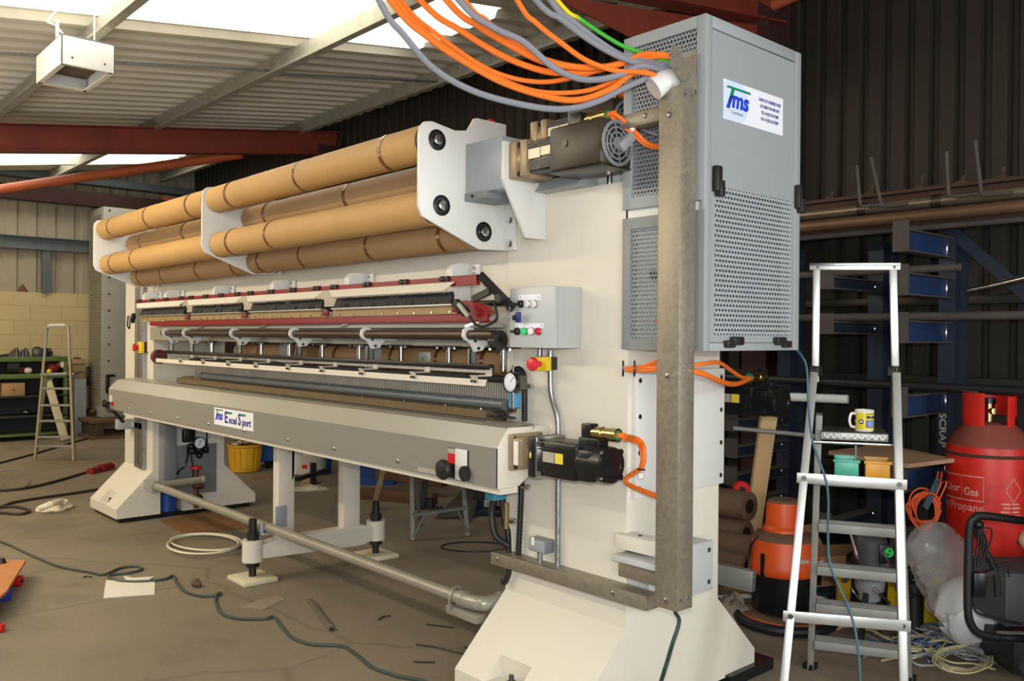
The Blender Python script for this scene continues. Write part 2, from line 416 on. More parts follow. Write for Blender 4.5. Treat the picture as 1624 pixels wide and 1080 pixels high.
# ------------------------------------------------------------------ light
W = bpy.data.worlds.new('world'); SC.world = W; W.use_nodes = True
W.node_tree.nodes['Background'].inputs[0].default_value = (.92, .9, .84, 1); W.node_tree.nodes['Background'].inputs[1].default_value = .12
def area(name, loc, tgt, e, sx, sy, col):
    d = bpy.data.lights.new(name, 'AREA'); d.shape = 'RECTANGLE'; d.size = sx; d.size_y = sy; d.energy = e; d.color = col
    o = bpy.data.objects.new(name, d); COL.objects.link(o); o.location = loc
    o.rotation_euler = (Vector(tgt) - Vector(loc)).to_track_quat('-Z', 'Y').to_euler(); return o
warm = (1.0, .80, .50)
area('bay_lamp', (-10.5, -.8, 3.3), (-10.5, 1.2, 0), 58, 2.4, .12, (1, .72, .40))
area('bay_lamp', (-7.0, -1.1, 3.3), (-7.0, 2.2, .8), 66, 2.4, .12, (1, .78, .48))
area('bay_lamp', (-4.0, -1.1, 3.3), (-4.0, 2.4, .8), 44, 2.4, .12, (1, .92, .78))
area('doorway_daylight', (2.7, -1.5, 2.0), (-4.0, 2.7, .9), 230, 3.0, 2.4, (.97, .98, 1))
area('bay_lamp', (-13.0, 1.0, 3.5), (-14.2, 2.0, 1.6), 30, 1.2, .5, warm)
area('roof_fill', (-7.5, -.8, 1.9), (-8.2, 2.6, 4.1), 46, 1.5, 1.0, (1, .95, .86))  # added fill aimed upwards to brighten the roof, not a fitting of the hall
area('side_daylight', (2.9, 3.4, 1.9), (-2.4, 3.0, 1.3), 120, 2.0, 2.4, (.96, .98, 1))
# on-camera flash
fl = bpy.data.lights.new('camera_flash', 'SPOT'); fl.energy = 215; fl.spot_size = math.radians(100); fl.spot_blend = .6; fl.shadow_soft_size = .03; fl.color = (.96, .98, 1)
fo = bpy.data.objects.new('camera_flash', fl); COL.objects.link(fo); fo.location = CAM + CU * .12 - CF * .02
fo.rotation_euler = (CF * 1.0).to_track_quat('-Z', 'Y').to_euler()
# ------------------------------------------------------------------ the carpet machine
M = thing('tufting_machine', 'long cream and grey carpet tufting machine with cardboard wrapped rollers', 'machine', (-5.3, 3.0, 0))
XA0, XA1 = -3.04, -2.304      # near column
XB0, XB1 = -8.35, -7.635      # far column
YC0, YC1 = 2.698, 3.335
def column(x0, x1):
    mb = MB(cream)
    mb.prism([(YC0, 2.236), (YC0, .418), (2.40, .12), (2.40, .04), (3.64, .04), (3.64, .12), (YC1, .418), (YC1, 2.236)], 'X', x0, x1)
    return mb.build('side_column', M)
ca, cb = column(XA0, XA1), column(XB0, XB1)
for o, xm in ((ca, -2.74), (cb, -8.02)):
    k = MB(cream); k.box(xm - .1, xm + .1, 2.3, 2.50, .12, .215); boolean_cut(o, k)
    if xm < -5: k = MB(cream); k.box(XB1 - .4, XB1 + .1, 2.765, 2.96, -.01, .30); boolean_cut(o, k)
    mb = MB(steel_d); mb.cyl((xm, 2.47, .12), (xm, 2.47, .135), .022, n=6); mb.cyl((xm, 2.47, .135), (xm, 2.47, .16), .011, n=10); mb.build('anchor_bolt', M)
mb = MB(black); mb.box(XA0 + .06, XA1 - .06, 2.46, 3.58, 0, .041); mb.build('levelling_pad', M)
mb = MB(black); mb.box(XA1 - .14, XA1 + .03, 3.40, 3.76, 0, .052); mb.build('levelling_pad', M)
mb = MB(black); mb.box(XB0 + .03, XB1 - .03, 2.43, 3.60, 0, .041); mb.build('levelling_pad', M)
# cross beam between the columns
mb = MB(cream); mb.box(XB1, XA0, YC0 + .012, YC1, 1.57, 2.236); mb.build('crossbeam', M)
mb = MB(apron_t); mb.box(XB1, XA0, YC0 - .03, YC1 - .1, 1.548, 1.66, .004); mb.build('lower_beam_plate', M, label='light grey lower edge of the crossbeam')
# weld seam on the near column
mb = MB(white_p); mb.box(XA0, XA1, YC0 - .001, YC0 + .002, 1.548, 1.552)
mb.build('seam', M)

# roller brackets
prof = [(2.193, 2.16), (2.2, 2.145), (2.213, 2.117), (2.5, 2.008), (2.532, 1.997), (2.69, 2.003), (2.69, 2.592), (2.512, 2.592), (2.5, 2.588), (2.461, 2.527), (2.389, 2.515), (2.26, 2.535), (2.222, 2.527), (2.2, 2.505), (2.193, 2.47)]
HOLES = [(2.287, 2.457), (2.314, 2.174), (2.557, 2.079)]
RX = [-3.05, -5.37, -7.575]
for i, x in enumerate(RX):
    mb = MB(white_p); mb.prism(prof, 'X', x - .016, x, .0015); br = mb.build('roller_bracket', M)
    mb = MB(white_p); mb.box(x - .005, x + .075, 2.678, 2.697, 2.0, 2.235, .002); mb.build('mounting_flange', br)
    for z in (2.03, 2.14):
        mb = MB(steel); mb.cyl((x + .045, 2.665, z), (x + .045, 2.678, z), .014, n=6); mb.cyl((x + .045, 2.672, z), (x + .045, 2.68, z), .02, n=12); mb.build('bolt', br)
    if i == 0:
        for y, z in HOLES:
            mb = MB(black); mb.lathe([(.046, 0), (.046, .004), (.038, .006), (.036, .001)], (x, y, z), (1, 0, 0), 24)
            mb.m(steel_d); mb.lathe([(.036, .0005), (.034, .004), (.026, .004), (.024, .001), (.0, .001)], (x, y, z), (1, 0, 0), 24)
            mb.m(steel); mb.lathe([(.022, .001), (.022, .012), (.018, .014), (0, .014)], (x, y, z), (1, 0, 0), 20); mb.build('bearing', br)
# wrapped rollers
CEN = {'a': (2.287, 2.455), 'b': (2.52, 2.355), 'c': (2.314, 2.172), 'd': (2.557, 2.079)}
for x0, x1 in ((RX[1] + .012, RX[0] - .03), (RX[2] + .012, RX[1] - .03)):
    for k, (y, z) in CEN.items():
        r = .082 if k in 'ac' else .078
        mb = MB(cardb if k in 'ac' else cardb2)
        mb.lathe([(r - .008, .0), (r, .002), (r, .55), (r + .0015, .56), (r + .0015, 1.2), (r, 1.21), (r, x1 - x0 - .03), (r - .008, x1 - x0 - .028)], (x0, y, z), (1, 0, 0), 40)
        ro = mb.build('wrapped_roller', M)
        mb = MB(black_m); mb.cyl((x1 - .03, y, z), (x1 + .02, y, z), r - .006, n=28); mb.build('roller_end', ro)
        L = x1 - x0
        for f in ({'a': (.12, .5, .86), 'b': (.13, .55), 'c': (.1, .33), 'd': (.06, .3, .62, .9)}[k]):
            xx = x0 + L * f; mb = MB(tape_m); mb.lathe([(r + .001, 0), (r + .0028, .001), (r + .0028, .026), (r + .001, .027)], (xx, y, z), (1, 0, 0), 40); mb.build('tape_band', ro)
# red clamp behind the bracket
mb = MB(red_b); mb.prism([(2.66, 2.56), (2.78, 2.56), (2.78, 2.66), (2.75, 2.665)], 'X', -3.25, -3.235); mb.box(-3.4, -3.235, 2.60, 2.78, 2.56, 2.575); mb.build('red_guide', M)

# grey coupling guard and motor bracket
mb = MB(guard_g); mb.box(-3.049, -2.80, 2.447, 2.64, 2.235, 2.462, .004); mb.m(panel_g); mb.box(-3.049, -2.90, 2.442, 2.62, 2.205, 2.24, .003); mb.m(black); mb.cyl((-2.99, 2.44, 2.222), (-2.99, 2.436, 2.222), .008, n=6)
mb.build('coupling_guard', M)
mb = MB(white_p); mb.prism([(2.445, 2.435), (2.44, 2.275), (2.575, 2.032), (2.697, 2.032), (2.697, 2.305), (2.65, 2.315), (2.65, 2.435)], 'X', -2.80, -2.782, .0015); mb.build('motor_bracket', M)

def motor(parent, ox, oy, oz, fan=True, side=False):
    """servo motor with its axis along X; ox,oy,oz = centre of the mounting face"""
    mb = MB(black)
    h = .079
    if fan:
        x0 = ox + .115
        mb.box(x0, x0 + .16, oy - h + .012, oy + h - .012, oz - h + .012, oz + h - .012, .012)
        for k in range(5):
            for z in (-.055 + k * .008, .022 + k * .008): mb.box(x0, x0 + .16, oy - h + .008, oy + h - .008, oz + z, oz + z + .004)
        mo = mb.build('servo_motor', parent, label='dark brown servo motor with cooling fan above the end column')
        mb = MB(bronze); mb.box(ox, ox + .05, oy - h, oy + h, oz - h, oz + h, .008); mb.cyl((ox + .04, oy, oz), (ox + .075, oy, oz), .075, n=28); mb.box(ox + .07, ox + .115, oy - h, oy + h, oz - h, oz + h, .01)
        mb.m(steel_d)
        for a in (-1, 1):
            for b in (-1, 1): mb.cyl((ox + .05, oy + a * .062, oz + b * .062), (ox + .062, oy + a * .062, oz + b * .062), .012, n=8)
        mb.build('gearbox', mo)
        mb = MB(mat('brown_cowl_%d' % len(MATS), (52, 43, 32), .4, var=.04)); mb.box(x0 + .145, x0 + .43, oy - .092, oy + .092, oz - .088, oz + .092, .016)
        mb.m(black); mb.cyl((x0 + .24, oy - .092, oz + .015), (x0 + .24, oy - .096, oz + .015), .014, n=14)
        mb.box(x0 + .145, x0 + .432, oy - .086, oy + .086, oz - .094, oz - .086, .01)
        mb.build('fan_cowl', mo)
        e = x0 + .43
        mb = MB(panel_g)
        for r in (.083, .062, .042): mb.tube([(e + .004, oy + r * math.cos(t * math.pi / 12), oz + r * math.sin(t * math.pi / 12)) for t in range(25)], .0045 if r < .08 else .008, n=6, sm=1)
        for k in range(8):
            a = k * math.pi / 4 + .2; mb.bar((e + .004, oy + .02 * math.cos(a), oz + .02 * math.sin(a)), (e + .004, oy + .083 * math.cos(a), oz + .083 * math.sin(a)), .005, .004, (1, 0, 0))
        mb.cyl((e - .002, oy, oz), (e + .008, oy, oz), .024, n=18)
        mb.m(guard_g); mb.bar((e + .012, oy + .005, oz - .02), (e + .03, oy + .075, oz + .05), .04, .03, (1, 0, 0), .006)
        mb.m(black); mb.cyl((e - .001, oy, oz), (e + .0005, oy, oz), .08, n=30)
        mb.build('fan_grille', mo)
        mb = MB(label_c); mb.box(x0 + .005, x0 + .075, oy - h + .006, oy - h + .0075, oz - .01, oz + .03); mb.build('rating_label', mo)
        mb = MB(label_c); mb.box(x0 + .08, x0 + .14, oy - h + .006, oy - h + .0075, oz - .005, oz + .03); mb.build('rating_label', mo)
        mb = MB(label_s); mb.box(x0 + .24, x0 + .36, oy - .07, oy - .04, oz + .0921, oz + .0935); mb.build('rating_label', mo)
        cx, cz = x0 + .26, oz + .118
        mb = MB(black); mb.box(cx - .06, cx + .01, oy - .035, oy + .035, oz + .085, cz + .03, .004); mb.build('connector_base', mo)
    else:
        x0 = ox
        mb.box(x0, x0 + .05, oy - .084, oy + .084, oz - .084, oz + .084, .008)
        mb.box(x0 + .04, x0 + .27, oy - .075, oy + .075, oz - .075, oz + .075, .014)
        for z in (-.05, -.04, .036, .046): mb.box(x0 + .05, x0 + .265, oy - .0765, oy + .0765, oz + z, oz + z + .005)
        mb.cyl((x0 + .26, oy, oz), (x0 + .385, oy, oz), .074, n=28); mb.box(x0 + .255, x0 + .35, oy - .07, oy + .07, oz - .072, oz + .06, .02)
        mb.lathe([(.074, 0), (.07, .012), (.05, .012), (.048, .009), (0, .009)], (x0 + .385, oy, oz), (1, 0, 0), 28)
        for a in range(4): mb.cyl((x0 + .385, oy + .07 * math.cos(a * 1.57 + .78), oz + .07 * math.sin(a * 1.57 + .78)), (x0 + .4, oy + .07 * math.cos(a * 1.57 + .78), oz + .07 * math.sin(a * 1.57 + .78)), .012, n=8)
        mo = mb.build('servo_motor', parent)
        mb = MB(steel); mb.box(x0 + .05, x0 + .058, oy - .0845, oy + .0845, oz - .085, oz + .085, .003); mb.build('motor_flange', mo)
        mb = MB(label_s); mb.box(x0 + .085, x0 + .15, oy - .0762, oy - .0745, oz - .012, oz + .03); mb.build('rating_label', mo)
        mb = MB(label_y); mb.box(x0 + .155, x0 + .2, oy - .0762, oy - .0745, oz - .012, oz + .03); mb.build('rating_label', mo)
        each('screw', mo, steel, (-1, 1), lambda mb, a: mb.cyl((x0 + .07, oy - .08, oz + a * .06), (x0 + .07, oy - .084, oz + a * .06), .01, n=8))
        cx, cz = x0 + .3, oz + .12
        mb = MB(black); mb.box(cx - .06, cx + .05, oy - .03, oy + .03, oz + .06, oz + .10, .005); mb.box(cx - .05, cx + .0, oy - .025, oy + .025, oz + .09, cz + .035, .005); mb.build('connector_base', mo)
    if side:
        mb = MB(brass); mb.cyl((cx - .0, oy - .02, cz), (cx, oy - .14, cz), .024, n=18); mb.cyl((cx, oy - .06, cz), (cx, oy - .08, cz), .027, n=18); mb.cyl((cx, oy - .11, cz), (cx, oy - .145, cz), .028, n=18)
        mb.m(green_ink); mb.cyl((cx, oy - .145, cz), (cx, oy - .1465, cz), .02, n=16); mb.build('connector', mo, label='brass cable connector')
        return Vector((cx, oy - .14, cz))
    mb = MB(brass); mb.cyl((cx, oy, cz), (cx + .12, oy, cz), .024, n=18); mb.cyl((cx + .03, oy, cz), (cx + .05, oy, cz), .027, n=18); mb.cyl((cx + .085, oy, cz), (cx + .125, oy, cz), .027, n=18)
    mb.m(green_ink); mb.cyl((cx + .125, oy, cz), (cx + .1265, oy, cz), .02, n=16); mb.m(orange_c); mb.cyl((cx + .126, oy, cz), (cx + .16, oy, cz), .012, n=10)
    mb.build('connector', mo, label='brass cable connector')
    return Vector((cx + .15, oy, cz))
con_a = motor(M, -2.782, 2.545, 2.352)
p_ = AY(884, 205, 2.86); con_a2 = motor(M, p_.x - .19, 2.94, p_.z - .012)
mb = MB(guard_g); mb.prism([(2.62, 2.236), (2.76, 2.236), (2.74, 2.29), (2.66, 2.29)], 'X', -2.78, -2.52); mb.m(steel); mb.cyl((-2.43, 2.72, 2.23), (-2.43, 2.72, 2.36), .012, n=10); mb.build('motor_support', M)
mb = MB(white_p); mb.box(-2.86, -2.50, 2.86, 3.0, 2.23, 2.46); mb.build('motor_stand', M)

# ---- apron
AY0, AXL, AXR = 2.403, -7.87, -2.76
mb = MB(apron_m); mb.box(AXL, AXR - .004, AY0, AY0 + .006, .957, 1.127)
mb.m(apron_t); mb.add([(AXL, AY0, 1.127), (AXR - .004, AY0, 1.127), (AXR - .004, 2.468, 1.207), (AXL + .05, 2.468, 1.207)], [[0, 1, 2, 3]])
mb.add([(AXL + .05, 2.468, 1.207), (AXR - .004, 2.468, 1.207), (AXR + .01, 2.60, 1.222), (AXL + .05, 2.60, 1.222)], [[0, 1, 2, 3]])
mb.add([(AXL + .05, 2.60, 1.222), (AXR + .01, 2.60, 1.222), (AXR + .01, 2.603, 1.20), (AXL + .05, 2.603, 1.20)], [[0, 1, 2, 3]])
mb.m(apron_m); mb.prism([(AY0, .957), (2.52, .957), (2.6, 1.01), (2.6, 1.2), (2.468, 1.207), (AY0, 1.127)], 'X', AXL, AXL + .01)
ap = mb.build('apron', M, ang=20)
mb = MB(cream); mb.box(AXL + .3, AXR - .02, AY0 + .03, AY0 + .13, .925, .957); mb.build('bottom_flange', ap)
mb = MB(cream); mb.prism([(AY0, .955), (2.523, .957), (2.608, 1.01), (2.69, 1.01), (2.69, 1.21), (2.468, 1.211), (AY0, 1.128)], 'X', AXR - .012, AXR, .001); mb.build('end_cap', ap, label='cream end cap')
mb = MB(apron_t); mb.box(XB1 - .3, XA0, 2.58, 2.69, 1.0, 1.2); mb.build('apron_core', ap)
mb = MB(black)
for i in range(240):
    x = -5.9 + i * (2.9 / 240); mb.box(x, x + .005, 2.535, 2.541, 1.2145, 1.2175)
o = mb.build('slot_row', ap); o['kind'] = 'stuff'
for x in (-7.35, -6.85, -6.3, -5.75, -5.2, -4.62, -4.1, -3.5, -3.14):
    mb = MB(steel); mb.lathe([(.011, 0), (.011, .003), (.006, .007), (0, .007)], (x, AY0, .992), (0, -1, 0), 14); mb.m(black); mb.cyl((x, AY0 - .0071, .992), (x, AY0 - .0076, .992), .0045, n=6); mb.build('button_head_screw', ap)
# cut out with lever and knob at the right, its twin at the far end
def lever(x, side=1):
    mb = MB(black); mb.box(x - .075, x + .075, AY0 - .0015, AY0 + .003, .965, 1.10)
    mb.m(label_s); mb.box(x - .073, x - .022, AY0 - .003, AY0 - .001, 1.075, 1.097); mb.m(red_b); mb.box(x - .073, x - .022, AY0 - .003, AY0 - .001, 1.03, 1.075)
    mb.m(white_p); mb.box(x - .02, x + .065, AY0 - .004, AY0 + .002, .962, 1.10, .004)
    lv = mb.build('lever_slot', ap)
    mb = MB(rubber); mb.lathe([(0, .035), (.012, .035), (.014, .03), (.04, .026), (.046, .014), (.044, .004), (.02, -.005)], (x - .055, AY0 - .03, 1.005), (0, -1, 0), 28); mb.cyl((x - .055, AY0 + .01, 1.005), (x - .055, AY0 - .03, 1.005), .012, n=10); mb.build('knob', lv)
    mb = MB(rubber); mb.cyl((x + .062, AY0 - .006, .998), (x + .062, AY0 - .02, .998), .034, n=20); mb.build('knob', lv)
lever(-3.03)
mb = MB(label_s); mb.box(-3.33, -3.19, AY0 - .004, AY0 - .001, .965, .985); mb.build('part_label', ap)
mb = MB(cream); mb.box(-7.80, -7.755, AY0 - .012, AY0 - .001, 1.02, 1.075); mb.m(red_b); mb.cyl((-7.74, AY0 - .001, 1.01), (-7.74, AY0 - .015, 1.01), .016, n=10); mb.m(rubber)
mb.lathe([(0, .03), (.03, .026), (.034, .01), (.02, -.004)], (-7.83, AY0 - .03, 1.005), (0, -1, 0), 18); mb.cyl((-7.83, AY0, 1.005), (-7.83, AY0 - .03, 1.005), .012, n=8)
mb.tube([(-7.83, AY0 - .02, .98), (-7.8, AY0 - .02, .95), (-7.77, AY0 + .02, .93), (-7.78, 2.5, .84)], .014, 8); mb.build('far_knob', ap)
# sticker on the apron
sx0, sx1 = AY(340.2, 660, AY0).x, AY(401.8, 670, AY0).x
sz0, sz1 = 1.0, 1.113
mb = MB(sticker_w); mb.box(sx0, sx1, AY0 - .002, AY0 - .0003, sz0, sz1)
st = mb.build('machine_sticker', ap, label='white sticker lettered TMS Excel Sport')
wS = sx1 - sx0; hS = sz1 - sz0
def logo(mb, T, x, y, w, h, lim=True):
    """TMS mark: green bar, slanted blue T stem and lower-case ms"""
    def P(a, b): return T @ Vector((x + a * w, y + b * h, .0006))
    mb.m(green_ink); mb.add([P(.04, .90), P(1, .90), P(1, 1), P(.06, 1)], [[0, 1, 2, 3]]); mb.add([P(.17, .62), P(.30, .62), P(.35, .90), P(.23, .90)], [[0, 1, 2, 3]])
    mb.m(navy); mb.add([P(.10, .36), P(.23, .36), P(.30, .62), P(.17, .62)], [[0, 1, 2, 3]])
    mb.m(blue_ink); mb.add([P(.02, .05), P(.15, .05), P(.23, .36), P(.10, .36)], [[0, 1, 2, 3]])
    mb.text('ms', h * 1.02, T @ Matrix.Translation((x + w * .24, y + h * .16, .0004)), sx=w * .74 / (h * 1.02 * 1.28), shear=.16, bold=h * .035)
    if lim: mb.m(guard_g); mb.text('Limited', h * .2, T @ Matrix.Translation((x + w * .22, y - h * .13, .0004)), sx=1.45, bold=h * .004)
T = face_front(sx0, AY0 - .0026, sz0)
mb = MB(green_ink); logo(mb, T, wS * .03, hS * .22, wS * .215, hS * .70, False); mb.build('logo', st)
mb = MB(navy)
def tt(s, size, x, z, sx, bold=.0015): mb.text(s, size, T @ Matrix.Translation((x * wS, z * hS, .0004)), sx=sx, bold=bold)
tt('E', hS * .9, .285, .22, .95, .003); tt('xcel', hS * .56, .395, .22, 1.16); tt('S', hS * .9, .635, .22, .85, .003); tt('port', hS * .56, .735, .22, 1.12)
mb.m(green_ink)
for a in (.305, .65): mb.add([T @ Vector((wS * a, hS * .74, .0008)), T @ Vector((wS * (a + .17), hS * .74, .0008)), T @ Vector((wS * (a + .18), hS * .86, .0008)), T @ Vector((wS * (a - .005), hS * .86, .0008))], [[0, 1, 2, 3]])
mb.build('lettering', st)
# gearbox and motor on the end cap
mb = MB(bronze); gx = AXR + .002
mb.box(gx, gx + .025, 2.455, 2.64, 1.03, 1.185, .006); mb.prism([(2.47, 1.05), (2.62, 1.05), (2.63, 1.06), (2.63, 1.165), (2.62, 1.175), (2.47, 1.175), (2.46, 1.165), (2.46, 1.06)], 'X', gx + .025, gx + .085, .003); mb.cyl((gx + .08, 2.545, 1.108), (gx + .12, 2.545, 1.108), .062, n=24)
gb = mb.build('gearbox', M)
mb = MB(white_pl); mb.box(gx + .035, gx + .062, 2.4565, 2.459, 1.06, 1.16); mb.build('gearbox_label', gb)
each('bolt', gb, steel_d, [(y, z) for y in (2.475, 2.62) for z in (1.047, 1.168)], lambda mb, y, z: mb.cyl((gx + .025, y, z), (gx + .034, y, z), .011, n=6))
con_b = motor(M, gx + .115, 2.545, 1.102, False)
mb = MB(yellow_p); mb.ball((gx + .135, 2.46, 1.11), .014, 10, (.4, .3, 1)); mb.build('sight_plug', M)
# rear motor behind the column
pe = AD(1243, 638, 4.2)
con_c = motor(M, pe.x - .40, pe.y, pe.z, False, True)
mb = MB(steel_d); mb.box(pe.x - .62, pe.x - .39, pe.y - .08, pe.y + .08, pe.z - .08, pe.z + .08, .006); mb.box(pe.x - .62, pe.x - .5, YC1 - .01, pe.y, pe.z - .05, pe.z + .05); mb.build('motor_mount', M)
# ---- tufting head
HY = 2.5
mb = MB(mat('light_brown_wrap', (190, 150, 104), .6, var=.08)); mb.lathe([(.0, 0), (.07, 0), (.07, 3.25), (0, 3.25)], (-6.5, 2.98, 1.468), (1, 0, 0), 32); cr = mb.build('wrapped_roller', M, label='brown paper wrapped roller behind the chrome rods')
for x in (-6.1, -5.55, -5.0, -4.35, -3.9, -3.5):
    mb = MB(tape_m); mb.lathe([(.0705, 0), (.0715, .001), (.0715, .03), (.0705, .031)], (x, 2.98, 1.468), (1, 0, 0), 32); mb.build('tape_band', cr)
mb = MB(label_s); p = AY(673, 568, 2.905); mb.box(p.x - .06, p.x + .06, 2.904, 2.907, 1.43, 1.51); mb.m(green_ink); mb.text('LBT', .05, face_front(p.x - .05, 2.903, 1.45)); mb.build('roller_label', cr)
# brown bed and grey tube
mb = MB(mat('dusty_bed_plate', (98, 82, 54), .6, var=.18, scale=20)); mb.box(-6.75, -2.97, 2.56, 2.62, 1.225, 1.262); mb.box(-6.75, -2.97, 2.60, 2.72, 1.25, 1.272); bed = mb.build('bed_plate', M)
mb = MB(black_m); mb.box(-2.99, -2.93, 2.53, 2.60, 1.235, 1.262, .003); mb.box(-2.95, -2.84, 2.555, 2.575, 1.238, 1.246); mb.cyl((-2.88, 2.565, 1.246), (-2.88, 2.565, 1.30), .005, n=8); mb.cyl((-2.88, 2.565, 1.296), (-2.88, 2.565, 1.304), .009, n=10); mb.build('gauge_clamp', bed)
for x in (-6.4, -5.7, -5.1, -4.6, -4.1, -3.7, -3.35, -3.08):
    mb = MB(steel); mb.cyl((x, 2.575, 1.262), (x, 2.575, 1.27), .006, n=6); mb.build('bolt', bed)
mb = MB(mat('grey_tube', (98, 102, 106), .35, .3, var=.05)); mb.cyl((-6.35, 2.60, 1.292), (-2.94, 2.60, 1.292), .026, n=20); mb.build('backing_tube', M)
mb = MB(mat('reed_steel', (150, 146, 138), .4, .2, var=.1))
for i in range(200):
    x = -6.55 + i * .0181; mb.box(x, x + .0075, 2.620, 2.636, 1.27, 1.40)
o = mb.build('reed_blades', M); o['kind'] = 'stuff'
mb = MB(black_m); mb.box(-6.6, -2.95, 2.64, 2.66, 1.26, 1.42); mb.cyl((-6.6, 2.62, 1.405), (-2.94, 2.62, 1.405), .018, n=12); mb.build('reed_holder', M)
# white guard bar with clips and black bar
mb = MB(cream); mb.add([(-6.82, 2.425, 1.384), (-2.88, 2.425, 1.384), (-2.86, 2.425, 1.413), (-6.84, 2.425, 1.413)], [[0, 1, 2, 3]]); mb.box(-6.82, -2.88, 2.427, 2.433, 1.386, 1.413); gb2 = mb.build('guard_bar', M)
for u in (291, 327, 367, 411, 462, 516, 579, 661, 758):
    p = AY(u, 590, 2.44); mb = MB(label_s); mb.box(p.x - .02, p.x + .02, 2.41, 2.5, 1.424, 1.43); mb.box(p.x - .02, p.x + .02, 2.417, 2.422, 1.398, 1.43); mb.box(p.x - .02, p.x + .02, 2.5, 2.505, 1.424, 1.46)
    mb.m(black)
    for a in (-.011, .011): mb.cyl((p.x + a, 2.417, 1.404), (p.x + a, 2.411, 1.404), .006, n=8)
    mb.build('clip', gb2)
mb = MB(mat('black_bar', (40, 34, 30), .35, .4, var=.1)); mb.box(-6.8, -2.93, 2.49, 2.525, 1.452, 1.475, .003); mb.build('needle_bar', M)
mb = MB(cream); mb.box(-6.8, -3.0, 2.53, 2.545, 1.434, 1.449, .002); mb.build('needle_bar_strip', M)
mb = MB(mat('maroon_disc', (84, 30, 32), .5, var=.1)); mb.cyl((-6.87, 2.46, 1.425), (-6.81, 2.46, 1.425), .055, n=24); mb.build('end_wheel', M)
# chrome rods under the beam
for u in (336, 414, 459, 511, 570, 636, 712, 798):
    p = AY(u, 560, 2.66); mb = MB(steel); mb.cyl((p.x, 2.66, 1.44), (p.x, 2.66, 1.54), .014, n=14); mb.m(steel_d); mb.cyl((p.x, 2.66, 1.536), (p.x, 2.66, 1.549), .034, n=20); mb.m(black_m); mb.box(p.x - .09, p.x + .09, 2.63, 2.69, 1.546, 1.552)
    mb.build('push_rod', M)
    for a in (-.07, .07):
        mb = MB(steel); mb.cyl((p.x + a, 2.64, 1.546), (p.x + a, 2.64, 1.536), .009, n=6); mb.build('bolt', M)
for u, v in ((590, 600), (452, 585)):
    p = AY(u, 585, 2.75); mb = MB(guard_g); mb.box(p.x - .08, p.x + .08, 2.75, 2.76, 1.40, 1.548); mb.build('cover_plate', M)
# brown shaft on plate brackets with springs
mb = MB(mat('oiled_shaft', (72, 60, 50), .35, .6, var=.15)); mb.cyl((-6.86, HY, 1.607), (-2.90, HY, 1.607), .023, n=20); sh = mb.build('drive_shaft', M)
for x in (-6.78, -6.38, -5.56, -4.73, -3.94, -3.08):
    mb = MB(white_p)
    pr_ = [(2.46, 1.6), (2.465, 1.63), (2.485, 1.645), (2.52, 1.64), (2.54, 1.61), (2.60, 1.615), (2.61, 1.57), (2.575, 1.535), (2.53, 1.53), (2.51, 1.56), (2.49, 1.577), (2.47, 1.585)]
    mb.prism(pr_, 'X', x - .006, x + .006); mb.box(x - .006, x + .03, 2.605, 2.68, 1.575, 1.62)
    b_ = mb.build('shaft_bracket', M)
    each('bolt', b_, steel_d, ((2.53, 1.58), (2.575, 1.592), (2.55, 1.545)), lambda mb, y, z: mb.cyl((x + .006, y, z), (x + .012, y, z), .008, n=8))
    mb = MB(galv_l); n = 26
    mb.tube([(x - .012 + .013 * math.cos(i * 1.57), 2.54 + .013 * math.sin(i * 1.57), 1.535 - i * .075 / (n * 1.6)) for i in range(int(n * 1.7))], .0035, 5, 1); mb.m(steel); mb.cyl((x - .012, 2.54, 1.45), (x - .012, 2.54, 1.55), .006, n=8); mb.box(x - .03, x - .026, 2.52, 2.56, 1.445, 1.545)
    mb.build('spring', b_)
mb = MB(steel_d); mb.cyl((-2.935, 2.53, 1.585), (-2.895, 2.53, 1.585), .043, n=26); mb.m(black); mb.cyl((-2.895, 2.53, 1.59), (-2.8945, 2.53, 1.59), .014, n=16); mb.build('cam_disc', sh)
mb = MB(white_p); mb.box(-2.93, -2.87, 2.64, 2.67, 1.57, 1.65, .003); mb.m(black); [mb.cyl((-2.87 - a, 2.64, z), (-2.87 - a, 2.637, z), .006, n=8) for a in (.012,) for z in (1.585, 1.6, 1.63)]
mb.m(steel); mb.lathe([(.02, 0), (.045, .002), (.045, .02), (.02, .022)], (-2.845, 2.655, 1.61), (1, 0, 0), 24); mb.m(black); mb.cyl((-2.845, 2.655, 1.61), (-2.815, 2.655, 1.61), .024, n=16); mb.build('pillow_block', M)
# white ledge under the red rail
mb = MB(apron_t); mb.box(-7.0, -2.95, 2.50, 2.60, 1.640, 1.662, .003); mb.build('ledge', M)
for u in (320, 418, 545, 750):
    p = AY(u, 516, 2.49); mb = MB(steel); mb.bar((p.x - .05, 2.485, 1.645), (p.x + .05, 2.485, 1.667), .012, .004, (0, 1, 0)); mb.build('latch', M)
# red frame with cream slats, black brushes and black arms
RD, RT = (2.48, 1.685), (2.44, 1.862)
mb = MB(red_p); mb.box(-7.08, -2.915, 2.47, 2.478, 1.668, 1.70); mb.prism([(-7.0, 1.70), (-3.0, 1.70), (-2.93, 1.72), (-2.905, 1.70), (-2.93, 1.668), (-7.08, 1.668)], 'Y', 2.478, 2.482); mb.box(-7.05, -2.95, 2.47, 2.55, 1.664, 1.670)
mb.prism([(-3.2, 1.70), (-3.17, 1.745), (-3.09, 1.765), (-2.99, 1.752), (-2.91, 1.735), (-2.88, 1.70)], 'Y', 2.479, 2.484)
rf = mb.build('red_frame', M, label='red painted rail with hinged brush covers')
mb = MB(red_p); mb.box(-7.33, -2.955, RT[0], RT[0] + .006, RT[1] - .014, RT[1] + .010); mb.box(-3.15, -2.955, RT[0] - .002, RT[0] + .02, RT[1] - .034, RT[1] + .012)
